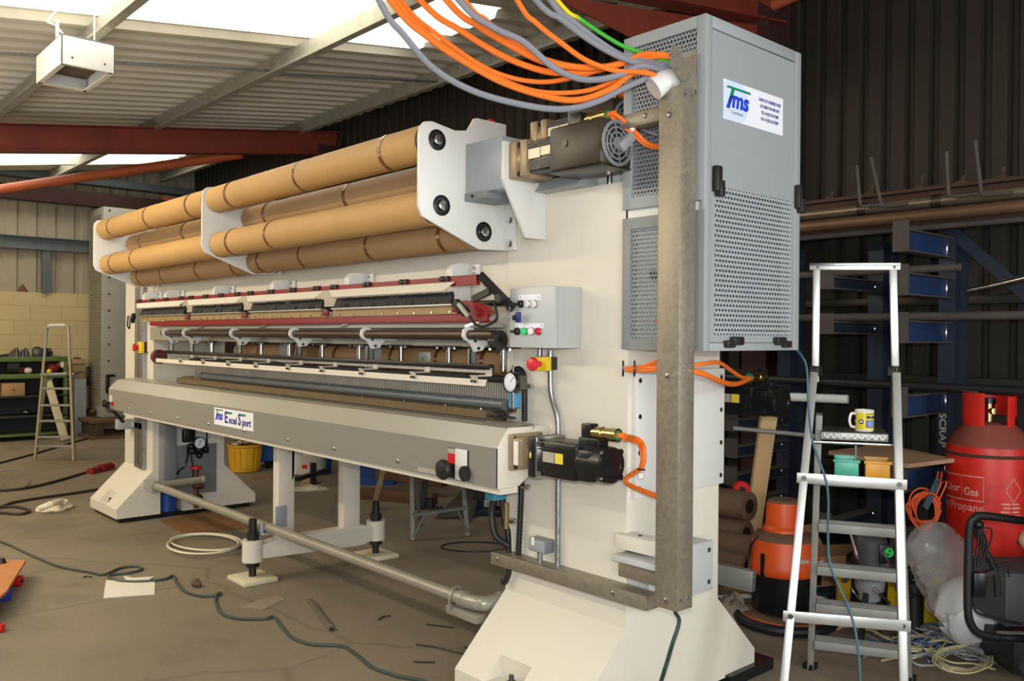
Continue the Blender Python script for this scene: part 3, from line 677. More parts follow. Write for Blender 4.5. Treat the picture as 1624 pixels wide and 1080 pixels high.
mb.build('top_rail', rf)
secs = [(-7.3, -6.28), (-6.24, -5.33), (-5.28, -4.30), (-4.25, -3.12)]
for a, b in secs:
    mb = MB(cream); mb.add([(a + .03, RT[0] - .006, RT[1] - .015), (b + .02, RT[0] - .006, RT[1] - .015), (b - .04, RT[0] - .03, RT[1] - .055), (a + .1, RT[0] - .03, RT[1] - .055)], [[0, 1, 2, 3]]); mb.add([(a + .1, RT[0] - .03, RT[1] - .055), (b - .04, RT[0] - .03, RT[1] - .055), (b - .05, RT[0] - .018, RT[1] - .062), (a + .11, RT[0] - .018, RT[1] - .062)], [[0, 1, 2, 3]])
    mb.build('slat', rf)
    n = 4
    for k in range(n):
        x = a + .08 + (b - a - .14) * k / (n - 1); mb = MB(black_m); mb.box(x - .03, x - .012, RT[0] - .014, RT[0] + .012, RT[1] - .01, RT[1] + .014, .003); mb.box(x + .012, x + .03, RT[0] - .014, RT[0] + .012, RT[1] - .01, RT[1] + .014, .003); mb.cyl((x - .035, RT[0] - .008, RT[1]), (x + .035, RT[0] - .008, RT[1]), .006, n=8); mb.build('hinge', rf)
    mb = MB(black_m); x = (a + b) / 2 + .05; mb.bar((x - .03, RT[0] + .01, RT[1] - .03), (x + .06, RT[0] + .03, RT[1] - .11), .05, .01, (0, -1, 0)); mb.build('support_arm', rf)
    # brush
    mb = MB(mat('brush_fibre_%d' % len(MATS), (44, 43, 42), .8, var=.25, scale=120)); nb = 60
    for k in range(nb):
        x0 = a + .06 + (b - a - .09) * k / nb; w = (b - a - .09) / nb; j = random.uniform(-.003, .003)
        mb.add([(x0, 2.445 + j, 1.748), (x0 + w, 2.445 - j, 1.748), (x0 + w, 2.462 + j, 1.806 + j), (x0, 2.462 - j, 1.806 + j)], [[0, 1, 2, 3]])
    mb.box(a + .06, b - .03, 2.464, 2.468, 1.748, 1.80); mb.build('brush', rf)
    mb = MB(alu); mb.box(a + .04, b - .02, 2.44, 2.47, 1.742, 1.748); mb.build('brush_holder', rf)
    mb = MB(mat('waxed_strip_%d' % len(MATS), (150, 124, 80), .5, var=.15, scale=15)); mb.box(a + .03, b - .01, 2.462, 2.474, 1.703, 1.742); mb.m(steel)
    for k in range(8): mb.cyl((a + .1 + (b - a - .15) * k / 7, 2.462, 1.712), (a + .1 + (b - a - .15) * k / 7, 2.456, 1.712), .005, n=6)
    mb.build('wear_strip', rf)
    mb = MB(mat('maroon_%d' % len(MATS), (110, 30, 46), .5, var=.1)); mb.box(b - .03, b + .03, 2.45, 2.47, 1.71, 1.745, .008); mb.build('end_clamp', rf)
mb = MB(black_m); mb.bar((-2.945, 2.45, 1.872), (-2.80, 2.52, 1.72), .035, .016, (0, -1, 0)); mb.bar((-3.0, 2.455, 1.765), (-2.90, 2.47, 1.80), .03, .016, (0, -1, 0)); mb.cyl((-2.84, 2.46, 1.765), (-2.84, 2.50, 1.765), .02, n=18); mb.build('swing_arm', rf)
mb = MB(black_m); mb.cyl((-2.93, 2.56, 1.763), (-2.845, 2.575, 1.763), .012, n=12); mb.cyl((-7.2, 2.53, 1.75), (-2.84, 2.53, 1.75), .014, n=12); mb.build('swing_shaft', rf)
for x, s in ((-3.03, 1), (-7.34, -1)):
    mb = MB(rubber); mb.bar((x - .05 * s, 2.42, 1.755), (x + .02 * s, 2.43, 1.70), .035, .03, (0, -1, 0), .004); mb.m(label_s); mb.bar((x - .01 * s, 2.405, 1.745), (x + .05 * s, 2.412, 1.69), .016, .012, (0, -1, 0)); mb.m(rubber)
    mb.tube([(x + .05 * s, 2.42, 1.69), (x + .08 * s, 2.43, 1.655), (x + .13 * s, 2.44, 1.645), (x + .2 * s, 2.45, 1.68), (x + .18 * s, 2.45, 1.75)], .006, 6); mb.build('gas_strut', rf)
# small white brackets on the beam above the red frame
for x in (-7.543, -7.051, -6.111, -5.2, -4.279, -3.336):
    mb = MB(white_p); mb.prism([(2.58, 1.70), (2.58, 1.925), (2.60, 1.95), (2.63, 1.958), (2.70, 1.958), (2.70, 1.70)], 'X', x - .03, x + .022, .004); mb.box(x + .03, x + .09, 2.69, 2.705, 1.89, 1.955, .002)
    b_ = mb.build('rail_bracket', M)
    each('bolt', b_, steel, (1.905, 1.935), lambda mb, a: mb.cyl((x + .062, 2.69, a), (x + .062, 2.68, a), .009, n=6))
# dial gauge and blue block
mb = MB(steel_d); mb.cyl((-2.845, 2.575, 1.40), (-2.845, 2.545, 1.40), .045, n=32); mb.box(-2.80, -2.785, 2.55, 2.59, 1.37, 1.43)
dg_ = mb.build('dial_gauge', M)
mb = MB(sticker_w); mb.cyl((-2.845, 2.545, 1.40), (-2.845, 2.5435, 1.40), .041, n=32); mb.m(black); mb.lathe([(.041, 0), (.046, .001), (.046, .005), (.041, .004)], (-2.845, 2.545, 1.40), (0, -1, 0), 32, False)
for k in range(20):
    a = k * math.pi / 10; mb.bar((-2.845 + .033 * math.cos(a), 2.543, 1.40 + .033 * math.sin(a)), (-2.845 + .038 * math.cos(a), 2.543, 1.40 + .038 * math.sin(a)), .0015, .001, (0, 1, 0))
mb.bar((-2.845, 2.5425, 1.40), (-2.82, 2.5425, 1.425), .002, .001, (0, 1, 0)); mb.build('dial_face', dg_)
mb = MB(steel); mb.cyl((-2.845, 2.56, 1.44), (-2.845, 2.56, 1.475), .005, n=8); mb.cyl((-2.845, 2.56, 1.36), (-2.845, 2.56, 1.28), .006, n=8); mb.build('plunger', dg_)
mb = MB(mat('light_blue_block', (70, 140, 180), .45, var=.08)); mb.box(-2.875, -2.835, 2.56, 2.60, 1.285, 1.35, .004); mb.build('blue_clamp', dg_)
# ---- control box on the near column
BY = 2.535
x0, x1 = AY(808, 500, BY).x, AY(880, 500, BY).x
z0, z1 = 1.553, 1.812
mb = MB(box_g); mb.box(x0, x1, BY + .025, YC0, z0, z1, .004); mb.box(x0, x1, BY, BY + .022, z0, z1, .004)
cbx = mb.build('control_box', M, label='light grey control box with push buttons')
def plate(u0, v0, u1, v1, m):
    a, b = AY(u0, v0, BY), AY(u1, v1, BY); mb = MB(m); mb.box(a.x, b.x, BY - .002, BY, b.z, a.z); return mb
mb = plate(823, 468, 858, 475, sticker_w); mb.m(steel_d)
for u in (826, 855): p = AY(u, 471.5, BY); mb.cyl((p.x, BY - .002, p.z), (p.x, BY - .003, p.z), .003, n=8)
mb.build('name_plate', cbx)
mb = plate(818, 513, 862, 520, sticker_w); mb.m(steel_d)
for u in (821, 859): p = AY(u, 516.5, BY); mb.cyl((p.x, BY - .002, p.z), (p.x, BY - .003, p.z), .003, n=8)
mb.build('name_plate', cbx)
green_l = mat('green_lens', (20, 190, 96), .2, var=.05, emit=.35); red_l = mat('red_lens', (190, 20, 30), .2, var=.05, emit=.1)
for u, v, m, nm in ((827, 482, black, 'selector_switch'), (838, 482, white_pl, 'key_switch'), (848, 482, white_pl, 'key_switch'), (821, 525.5, black, 'selector_switch'), (833, 525.5, green_l, 'green_button'), (844, 525.5, white_pl, 'white_button'), (855, 525.5, red_l, 'red_button')):
    p = AY(u, v, BY); mb = MB(steel_d if m is black else steel); mb.cyl((p.x, BY, p.z), (p.x, BY - .006, p.z), .0175, n=22); mb.m(m)
    mb.lathe([(.015, .006), (.015, .013), (.012, .016), (0, .016)], (p.x, BY, p.z), (0, -1, 0), 22)
    if m is black: mb.box(p.x - .017, p.x + .004, BY - .03, BY - .012, p.z - .006, p.z + .006, .003)
    if nm == 'key_switch': mb.m(black); mb.box(p.x - .0015, p.x + .0015, BY - .017, BY - .0155, p.z - .007, p.z + .007)
    mb.build(nm, cbx)
p = AY(815, 482, BY); q = AY(821, 503, BY - .03)
mb = MB(steel); mb.box(p.x - .012, p.x + .01, BY - .03, BY - .026, p.z - .008, p.z + .008, .002); mb.tube([(p.x - .005 + .012 * math.cos(t * .7), BY - .028, p.z - .028 + .016 * math.sin(t * .7)) for t in range(10)], .0018, 5, 2); mb.m(navy); mb.box(q.x - .012, q.x + .016, BY - .034, BY - .022, q.z - .022, q.z + .022, .004); mb.m(black); mb.ball((q.x - .02, BY - .028, q.z - .002), .013, 8); mb.build('key_bunch', cbx)
mb = MB(steel); mb.box(x1 - .012, x1 - .006, BY + .018, BY + .03, z0 + .03, z1 - .03); mb.build('hinge', cbx)
# emergency stop
p0, p1 = AY(845, 565, 2.63), AY(867, 588.5, 2.63)
mb = MB(yellow_p); mb.box(p0.x, p1.x, 2.63, 2.66, p1.z, p0.z, .004); mb.m(black); mb.box(p0.x + .004, p1.x - .002, 2.66, YC0, p1.z + .004, p0.z - .002, .003); es = mb.build('emergency_stop', M)
c = AY(844, 577, 2.60); mb = MB(mat('estop_red', (214, 40, 52), .35, var=.03)); mb.lathe([(.012, -.03), (.014, 0), (.027, .006), (.03, .018), (.024, .03), (.01, .035), (0, .036)], (c.x + .02, 2.60, c.z), (0, -1, 0), 26); mb.build('mushroom_button', es)
mb = MB(galv_l); p = AY(856, 560, 2.67); mb.cyl((p.x, 2.67, p1.z + .05), (p.x, 2.67, z0), .012, n=12); mb.build('conduit_stub', es)
# the same at the far column
q = AY(224, 551, 2.66); mb = MB(yellow_p); mb.box(q.x - .05, q.x + .05, 2.64, 2.67, q.z - .05, q.z + .05, .005); mb.m(black); mb.box(q.x - .05, q.x + .05, 2.67, YC0, q.z - .048, q.z + .048); e2 = mb.build('emergency_stop', M)
mb = MB(red_b); mb.lathe([(.02, -.02), (.02, .01), (.034, .015), (.034, .03), (0, .035)], (q.x - .03, 2.635, q.z), (0, -1, 0), 18); mb.build('mushroom_button', e2)
mb = MB(label_c); mb.box(q.x + .06, q.x + .13, 2.69, YC0 - .0005, q.z - .04, q.z + .05); mb.build('sign_plate', e2)
# conduit with a swan bend
cy = 2.678
pts = [AY(873, 556, cy), AY(873, 600, cy), AY(874, 622, cy), AY(878, 640, cy), AY(883, 656, cy), AY(885, 676, cy), AY(885.5, 720, cy), AY(885, 800, cy), AY(884.5, 908, cy)]
mb = MB(galv_l); mb.tube(pts, .0125, 14, 5); p = AY(873, 562, cy); mb.cyl(p, p - ZV * .04, .016, n=14); mb.build('conduit', M)
# black flexible hoses
hy = 2.672
for pts in ([(806, 612), (812, 592), (822, 585), (830, 594), (832, 612), (832, 668)], [(827, 760), (826, 800), (822, 884)], [(797, 777), (797, 800), (799, 822), (803, 836), (806, 846), (807, 884)]):
    P = [AY(u, v, hy) for u, v in pts]; mb = MB(rubber); mb.tube(P, .0125, 10, 6)
    C_ = catmull(P, 14)
    for i in range(0, len(C_) - 1): mb.cyl(C_[i], C_[i] + (C_[i + 1] - C_[i]) * .45, .0138, n=10)
    mb.build('flexible_hose', M)
P = [AY(807, 900, hy), AY(806, 912, hy), AY(800, 924, hy), AY(798, 918, hy)]
mb = MB(rubber); mb.tube(P, .014, 10, 5); mb.build('flexible_hose', M)
for u, v in ((833, 612), (828, 772), (805, 826)):
    p = AY(u, v, hy - .016); mb = MB(steel); mb.box(p.x - .016, p.x + .016, hy - .018, YC0, p.z - .008, p.z + .008, .002); mb.cyl((p.x + .03, hy - .02, p.z), (p.x + .03, hy, p.z), .01, n=8)
    mb.build('hose_clamp', M)
p = AY(787, 785, 2.62); mb = MB(mat('cyan_valve', (60, 136, 158), .4, var=.08)); mb.box(p.x - .035, p.x + .03, 2.58, 2.66, p.z - .02, p.z + .04, .004); mb.m(rubber); mb.tube([p + Vector((-.02, 0, -.02)), p + Vector((-.03, 0, -.1)), p + Vector((.0, .0, -.19)), p + Vector((.06, .03, -.23))], .016, 10, 6); mb.m(brass); mb.cyl(p + Vector((.05, .02, -.03)), p + Vector((.05, .02, -.15)), .012, n=10); mb.build('air_valve', M)
# horizontal trunking, socket box
hx0, hx1 = -3.05, -2.13
mb = MB(galv_m); mb.box(hx0, hx1, 2.615, YC0, .548, .604, .002); tr = mb.build('horizontal_trunking', M)
each('screw', tr, steel, (-3.0, -2.30), lambda mb, x: mb.lathe([(.011, 0), (.011, .003), (.005, .006), (0, .006)], (x, 2.615, .578), (0, -1, 0), 14))
p0, p1 = AY(838, 851, 2.64), AY(865, 880, 2.64); mb = MB(panel_g); mb.box(p0.x, p1.x, 2.64, YC0, p1.z, p0.z, .008); mb.m(guard_g); mb.box(p0.x + .005, p1.x - .005, 2.636, 2.642, p1.z + .005, p0.z - .005, .005); mb.m(white_pl); mb.box(p0.x + .025, p0.x + .042, 2.634, 2.637, p1.z + .03, p1.z + .065); sb = mb.build('switch_box', M)
mb = MB(galv_l); mb.cyl(((p0.x + p1.x) / 2, 2.66, .60), ((p0.x + p1.x) / 2, 2.66, p1.z + .01), .012, n=12); mb.build('conduit_stub', sb)
# vertical trunking
tx0, tx1, ty0, ty1 = -2.047, -1.945, 2.562, 2.655
mb = MB(galv_m); mb.box(tx0, tx1, ty0, ty1, .60, 2.52, .0015)
mb.prism([(2.505, 2.64), (2.515, 2.66), (2.54, 2.652), (2.654, 2.561), (2.654, 2.515), (2.566, 2.515), (2.566, 2.53), (2.505, 2.575)], 'X', tx1 - .004, tx1 - .0005); mb.box(tx0, tx1, ty1 - .008, ty1 - .004, 2.5, 2.66)
vt = mb.build('vertical_trunking', M, label='galvanised vertical cable trunking')
each('screw', vt, steel, (.63, 1.46, 2.42), lambda mb, z: mb.lathe([(.011, 0), (.011, .003), (.005, .006), (0, .006)], ((tx0 + tx1) / 2 + .0, ty0, z), (0, -1, 0), 14))
each('screw', vt, steel, [(y, z) for y in (ty0 + .02, ty1 - .03) for z in (.64, 2.49)], lambda mb, y, z: mb.lathe([(.007, 0), (.005, .004), (0, .005)], (tx1, y, z), (1, 0, 0), 12))
a = AY(972, 178, 2.57); mb = MB(galv_m); mb.box(a.x, tx0 + .01, 2.568, 2.64, 2.41, 2.462, .0015); hr = mb.build('trunking_arm', vt)
each('screw', hr, steel, (985, 1024), lambda mb, u: mb.lathe([(.01, 0), (.01, .003), (.005, .006), (0, .006)], (AY(u, 175, 2.568).x, 2.568, 2.44), (0, -1, 0), 14))
mb = MB(mat('crumpled_tape', (214, 212, 206), .5, var=.05, bump=.2, bscale=30)); p0, p1 = AD(1038, 135, 3.2), AD(1072, 124, 3.22)
mb.tube([p0 + Vector((-.005, 0, -.012)), p0 * .5 + p1 * .5 + ZV * .003, p1], [.046, .036], 14, 4); mb.build('tape_wrap', vt, label='white tape wrapped around the trunking mouth')
# electrical cabinet
EX0, EX1, EY0, EY1, EZ0, EZ1 = -2.312, -1.915, 2.668, 3.342, 1.552, 2.80
zs0, zs1 = AY(991, 347, EY0).z, AY(991, 333, EY0).z
mb = MB(cab_m)
mb.box(EX0, EX1 - .021, EY0 + .021, EY1 - .001, EZ1 - .02, EZ1 - .001); mb.box(EX0, EX1 - .021, EY0 + .021, EY1 - .001, EZ0 + .001, EZ0 + .02); mb.box(EX0, EX1 - .021, EY1 - .02, EY1 - .001, EZ0 + .02, EZ1 - .02); mb.box(EX0 + .001, EX0 + .01, EY0 + .021, EY1 - .02, EZ0 + .02, EZ1 - .02)
mb.m(white_p); mb.box(EX0, EX1 - .04, EY0 + .021, EY0 + .03, zs0, zs1)
cab = mb.build('electrical_cabinet', M, label='grey electrical cabinet with mesh panels')
mb = MB(mat('cabinet_interior', (60, 64, 70), .6, var=.2, scale=5)); mb.box(EX0 + .012, EX1 - .07, EY0 + .12, EY1 - .03, EZ0 + .03, EZ1 - .03); mb.m(mat('drive_white', (200, 200, 196), .5, var=.1)); mb.box(EX0 + .02, EX1 - .1, EY0 + .07, EY0 + .119, EZ0 + .04, zs0 - .03); mb.m(black); mb.box(EX0 + .1, EX1 - .15, EY0 + .05, EY0 + .069, 1.83, 1.87); mb.m(orange_c); mb.box(EX0 + .13, EX1 - .12, EY0 + .05, EY0 + .069, 1.655, 1.67); mb.m(mat('drive_grey', (96, 100, 108), .5, var=.3, scale=20)); mb.box(EX0 + .02, EX1 - .1, EY0 + .07, EY0 + .119, zs1 + .02, EZ1 - .06); mb.build('drive_units', cab)
def mesh_panel(name, parent, P, ax, w, h, pitch, hp, bw, m):
    """expanded metal: P(a,b,d) maps panel coordinates to space"""
    mb = MB(m)
    n = int(w / pitch) + 1
    sl = hp / pitch
    for s in (1, -1):
        c = -h / sl if s > 0 else 0
        k0 = -int(h / hp) - 2
        for i in range(k0, n + int(h / hp) + 2):
            # line a = i*pitch + s*b/sl
            a0, b0, a1, b1 = i * pitch, 0.0, i * pitch + s * h / sl, h
            # clip to 0..w
            def clip(a0, b0, a1, b1):
                t0, t1 = 0.0, 1.0; da = a1 - a0
                for lo, hi in ((0, w),):
                    if abs(da) < 1e-9: continue
                    ta, tb = (lo - a0) / da, (hi - a0) / da
                    if ta > tb: ta, tb = tb, ta
                    t0, t1 = max(t0, ta), min(t1, tb)
                return None if t0 >= t1 - 1e-6 else (a0 + da * t0, b0 + (b1 - b0) * t0, a0 + da * t1, b0 + (b1 - b0) * t1)
            r = clip(a0, b0, a1, b1)
            if not r: continue
            L = math.hypot(r[2] - r[0], r[3] - r[1])
            if L < .002: continue
            nx, ny = -(r[3] - r[1]) / L * bw / 2, (r[2] - r[0]) / L * bw / 2
            q = [(r[0] - nx, r[1] - ny), (r[2] - nx, r[3] - ny), (r[2] + nx, r[3] + ny), (r[0] + nx, r[1] + ny)]
            vs = [P(a, b, 0) for a, b in q] + [P(a, b, .002) for a, b in q]
            mb.add(vs, [[0, 1, 2, 3], [4, 7, 6, 5], [0, 4, 5, 1], [3, 2, 6, 7], [1, 5, 6, 2], [0, 3, 7, 4]])
    return mb.build(name, parent, smooth=False)
for zb, zt in ((zs1, EZ1), (EZ0, zs0)):
    mb = MB(cab_f if zt < EZ1 else cab_m); t = .042
    yy0, yy1 = EY0, EY0 + .02
    mb.box(EX0, EX0 + t, yy0, yy1, zb, zt, .002); mb.box(EX1 - t, EX1, yy0, yy1, zb, zt, .002); mb.box(EX0 + t, EX1 - t, yy0, yy1, zb, zb + .045); mb.box(EX0 + t, EX1 - t, yy0, yy1, zt - .045, zt)
    fr = mb.build('front_frame', cab)
    mesh_panel('mesh_panel', cab, lambda a, b, d, zb=zb: (EX0 + t + a, EY0 + .008 + d, zb + .045 + b), 'Y', EX1 - EX0 - 2 * t, zt - zb - .09, .0165, .034, .0042, mat('mesh_grey_%d' % len(MATS), (160, 164, 166), .4, .2, var=.05))
# end door
def DY(u): return AX(u, 300, EX1).y
def DZ(u, v): return AX(u, v, EX1).z
d0, d1 = DY(1128), DY(1260.5); dt = AX(1128, 42.4, EX1).z; db = EZ0 + .03
mb = MB(cab_m)
mb.box(EX1 - .02, EX1 + .0005, EY0 + .001, d0, EZ0, EZ1, .003); mb.box(EX1 - .02, EX1, d1, EY1, EZ0, EZ1, .003); mb.box(EX1 - .02, EX1, d0, d1, dt, EZ1, .002); mb.box(EX1 - .02, EX1, d0, d1, EZ0, db, .002); mb.build('end_frame', cab)
m0, m1 = DY(1137), DY(1258); mz0, mz1 = DZ(1137, 531), DZ(1137, 294)
mb = MB(cab_m); X_ = EX1 - .007
mb.box(X_ - .012, X_, d0 + .002, d1 - .002, mz1, dt - .003); mb.box(X_ - .012, X_, d0 + .002, m0, db + .002, mz1); mb.box(X_ - .012, X_, m1, d1 - .002, db + .002, mz1); mb.box(X_ - .012, X_, m0, m1, db + .002, mz0)
door = mb.build('cabinet_door', cab)
mesh_panel('door_mesh', cab, lambda a, b, d: (X_ - .006 + d, m0 + a, mz0 + b), 'X', m1 - m0, mz1 - mz0, .0205, .0375, .0052, mat('mesh_door', (196, 202, 206), .35, .2, var=.04))
mb = MB(black_m)
for u, va, vb in ((1135, 263, 307), (1264, 294, 334)):
    y = DY(u); a, b = AX(u, va, EX1).z, AX(u, vb, EX1).z; mb.box(EX1 - .005, EX1 + .022, y - .02, y + .018, b + .005, a, .008); mb.box(EX1 - .005, EX1 + .026, y - .002, y + .028, b - .01, b + .05, .006)
mb.build('door_handle', cab)
for u in (1163, 1241):
    y = DY(u); s = 1 if u < 1200 else -1
    mb = MB(black_m); mb.box(EX1 - .004, EX1 + .02, y - .055 if s > 0 else y + .0, y - .0 if s > 0 else y + .055, EZ0 + .012, EZ0 + .04, .006); mb.box(EX1 - .004, EX1 + .022, y - .012 if s > 0 else y - .055, y + .055 if s > 0 else y + .012, EZ0 + .022, EZ0 + .055, .006); mb.build('door_latch', cab)
# sticker on the door
s0, s1 = DY(1148.4), DY(1242.7); sb_, st_ = AX(1148.4, 188, X_).z, AX(1148.4, 124.5, X_).z
mb = MB(sticker_w); mb.box(X_ + .0002, X_ + .001, s0, s1, sb_, st_); stk = mb.build('company_sticker', cab, label='white sticker lettered TMS Limited with address')
W_, H_ = s1 - s0, st_ - sb_
T = face_end(X_ + .0012, s0, sb_)
mb = MB(sticker_b); n = 40; c = (W_ * .17, H_ * .5); R_ = H_ * .62
pts = [(min(max(c[0] + R_ * math.cos(t * 2 * math.pi / n), .001), W_), min(max(c[1] + R_ * math.sin(t * 2 * math.pi / n), .001), H_ - .001)) for t in range(n)]
mb.add([T @ Vector((a, b, .0001)) for a, b in pts], [list(range(n))]); mb.build('sticker_disc', stk)
mb = MB(green_ink); logo(mb, T @ Matrix.Translation((0, 0, .0006)), W_ * .03, H_ * .26, W_ * .40, H_ * .60); mb.build('logo', stk)
mb = MB(navy)
for k, s in enumerate(('HUNCOAT BUSINESS PARK', 'ACCRINGTON BB5 6NT', 'TEL 44 (0)1254 872488', 'FAX 44 (0)1254 872897')):
    mb.text(s, H_ * .118, T @ Matrix.Translation((W_ * .765, H_ * (.74 - .165 * k), .0003)), sx=.74, align='CENTER', bold=.0004, th=.0003)
mb.build('address_lettering', stk)

# cover plate, ledge and junction box on the column's end face
ya, yb = AX(1008, 700, XA1 + .02).y, AX(1148, 700, XA1 + .02).y; za, zb = AX(1148, 766, XA1 + .02).z, AX(1148, 584, XA1 + .02).z
mb = MB(white_p); mb.box(XA1, XA1 + .022, ya, yb, za, zb, .002); cv = mb.build('cover_plate', M)
each('screw', cv, steel_d, [(y, za + .03 + (zb - za - .06) * f) for f in (.02, .34, .66, .98) for y in (ya + .025, yb - .025)], lambda mb, y, z: (mb.m(steel).cyl((XA1 + .022, y, z), (XA1 + .0225, y, z), .011, n=14), mb.m(black).cyl((XA1 + .022, y, z), (XA1 + .024, y, z), .005, n=6)))
p = AX(1030, 965, -2.19); jy0 = p.y; q = AX(1130, 936, -2.19)
jz0, jz1 = p.z, AX(1128, 858, -2.19).z
mb = MB(box_g); mb.box(XA1, -2.20, jy0, q.y, jz0, jz1, .003); mb.box(-2.205, -2.19, jy0 - .004, q.y + .003, jz0 - .003, jz1 + .003, .003); jb = mb.build('junction_box', M)
each('screw', jb, steel, [(y, z) for y in (jy0 + .03, q.y - .03) for z in (jz0 + .035, jz1 - .035)], lambda mb, y, z: mb.cyl((-2.19, y, z), (-2.187, y, z), .011, n=12))
mb = MB(galv_m); mb.box(XA1 + .01, tx0 + .02, jy0 - .07, jy0 - .004, jz1 - .085, jz1 - .03, .002); mb.m(box_g); mb.box(XA1 - .0, tx0, jy0 - .10, jy0 - .004, jz1 - .02, jz1 + .005, .003); mb.build('cable_duct', jb)
l0 = AX(990, 868, XA1); l1 = AX(990, 846, XA1)
mb = MB(cream); mb.box(XA1 - .02, XA1 + .16, 2.655, 2.74, l0.z, l1.z, .002); mb.m(black); mb.cyl((XA1 + .07, 2.70, l1.z), (XA1 + .07, 2.70, l1.z + .004), .008, n=10); mb.build('step_ledge', M)
# support frame in the middle, on two jacks
SX = -5.30
zt0 = .935
mb = MB(cream)
mb.box(SX - .07, SX + .01, 2.685, 2.80, .22, zt0, .003); mb.box(SX - .07, SX + .01, 3.18, 3.31, .22, zt0, .003)
mb.prism([(2.56, .14), (3.27, .112), (3.34, .112), (3.45, .14), (3.45, .22), (3.34, .252), (2.68, .252), (2.56, .225)], 'X', SX - .075, SX + .012, .004)
mb.prism([(2.78, .62), (2.86, .78), (2.86, .90), (2.80, .955), (2.78, .955)], 'X', SX - .03, SX + .01, .002); mb.prism([(3.19, .955), (3.12, .955), (3.0, .90), (3.0, .87), (3.05, .82), (3.19, .80)], 'X', SX - .03, SX - .01)
mb.box(SX - .16, SX + .03, 2.62, 2.86, .925, .945); mb.box(SX - .2, SX + .1, 2.60, 3.30, .945, .96)
sf = mb.build('support_frame', M)
for y in (2.525, 3.47):
    mb = MB(cream); mb.cyl((SX - .03, y, .125), (SX - .03, y, .265), .067, n=28); jk = mb.build('jack_sleeve', sf)
    mb = MB(black_m); mb.cyl((SX - .03, y, .02), (SX - .03, y, .40), .024, n=16); mb.cyl((SX - .03, y, .265), (SX - .03, y, .315), .042, n=6); mb.cyl((SX - .03, y, .09), (SX - .03, y, .125), .045, n=6)
    for k in range(12): mb.cyl((SX - .03, y, .325 + k * .006), (SX - .03, y, .328 + k * .006), .026, n=16)
    mb.build('jack_screw', jk)
    mb = MB(mat('foot_plate_%d' % len(MATS), (212, 202, 172), .5, var=.05)); mb.box(SX - .16, SX + .1, y - .115, y + .115, 0, .028, .004); mb.build('foot_plate', jk)
mb = MB(steel); mb.box(SX + .01, SX + .03, 2.70, 2.78, .90, .945); mb.m(black); [mb.cyl((SX + .03, y, .91), (SX + .036, y, .91), .008, n=8) for y in (2.72, 2.75)]; mb.build('fixing_bracket', sf)
# foot pipe
pipe_m = mat('grey_painted_pipe', (150, 146, 132), .3, .2, var=.05)
py, pz = 2.60, .347
mb = MB(pipe_m); mb.cyl((-7.28, py, pz), (-3.20, py, pz), .031, n=20); mb.cyl((-7.32, py, pz), (-7.26, py, pz), .04, n=20); mb.tube([(-3.24, py, pz), (-3.17, py, pz), (-3.115, py + .015, pz + .002), (-3.09, py + .07, pz + .005), (-3.085, py + .5, pz + .01)], .036, 16, 6); mb.cyl((-3.25, py, pz), (-3.21, py, pz), .04, n=20); mb.cyl((-3.088, py + .1, pz + .006), (-3.086, py + .14, pz + .008), .041, n=20)
mb.cyl((-7.29, py, pz), (-7.29, 3.0, pz + .01), .03, n=16); mb.ball((-7.29, py, pz), .04, 14); mb.ball((-7.29, 3.0, pz + .01), .036, 12)
fp = mb.build('foot_rail_pipe', M)
mb = MB(pipe_m); mb.box(-3.33, -3.10, py - .03, py + .03, pz - .085, pz - .045, .002); mb.tube([(-3.29, py - .036, pz - .06), (-3.29, py - .04, pz), (-3.29, py - .025, pz + .034), (-3.29, py, pz + .042), (-3.29, py + .03, pz + .03), (-3.29, py + .038, pz - .05)], .005, 6, 4); mb.build('pipe_clamp', fp)
mb = MB(guard_g); mb.box(SX + .012, SX + .024, 2.66, 2.74, .33, .47, .002); mb.box(SX - .02, SX + .05, py - .04, 2.70, pz - .048, pz - .032); mb.box(SX - .0, SX + .04, py - .042, py - .034, pz - .045, pz + .04); mb.build('pipe_clamp', fp)
mb = MB(guard_g); mb.box(-7.40, -7.30, py - .03, py + .04, .29, .36, .003); mb.box(XB1, -7.31, py + .02, py + .06, .29, .35); mb.build('pipe_bracket', fp)
# far column: cable channel, grey cover, air regulator
mb = MB(galv_l); u0, u1 = AY(215, 600, 2.67).x, AY(228, 600, 2.67).x
mb.box(u0, u1, 2.66, YC0, .42, 2.02, .002); mb.m(steel_d); mb.box((u0 + u1) / 2 - .006, (u0 + u1) / 2 + .006, 2.658, 2.661, .45, 2.0); mb.build('cable_channel', M)
mb = MB(panel_g); y0, y1, y2 = AX(252, 700, XB1).y, AX(272, 700, XB1).y, AX(348, 700, XB1).y
mb.box(XB1 - .01, XB1 + .12, y0, y1, .30, .98, .003); fc = mb.build('far_cover', M)
mb = MB(white_p); mb.box(XB1, XB1 + .004, y1, y2, .62, 1.2); mb.m(panel_g); mb.box(XB1, XB1 + .012, y1, y2 - .03, .18, .62, .002); mb.build('side_panel', fc)
p = AX(302, 690, XB1 + .1)
def XP(u, v, d=.1): return AX(u, v, XB1 + d)
mb = MB(black); a = XP(299, 690); mb.box(a.x - .03, a.x + .03, a.y - .05, a.y + .05, a.z - .06, a.z + .05, .006); mb.tube([XP(298, 705), XP(297, 725), XP(292, 740), XP(284, 746), XP(281, 752), XP(272, 754)], .01, 6, 5); mb.tube([XP(300, 660), XP(300, 680)], .012, 6, 1)
for u, v, r in ((305, 715, .035), (316, 712, .045), (326, 712, .03), (303, 708, .03), (316, 722, .03)): mb.ball(XP(u, v), r, 10)
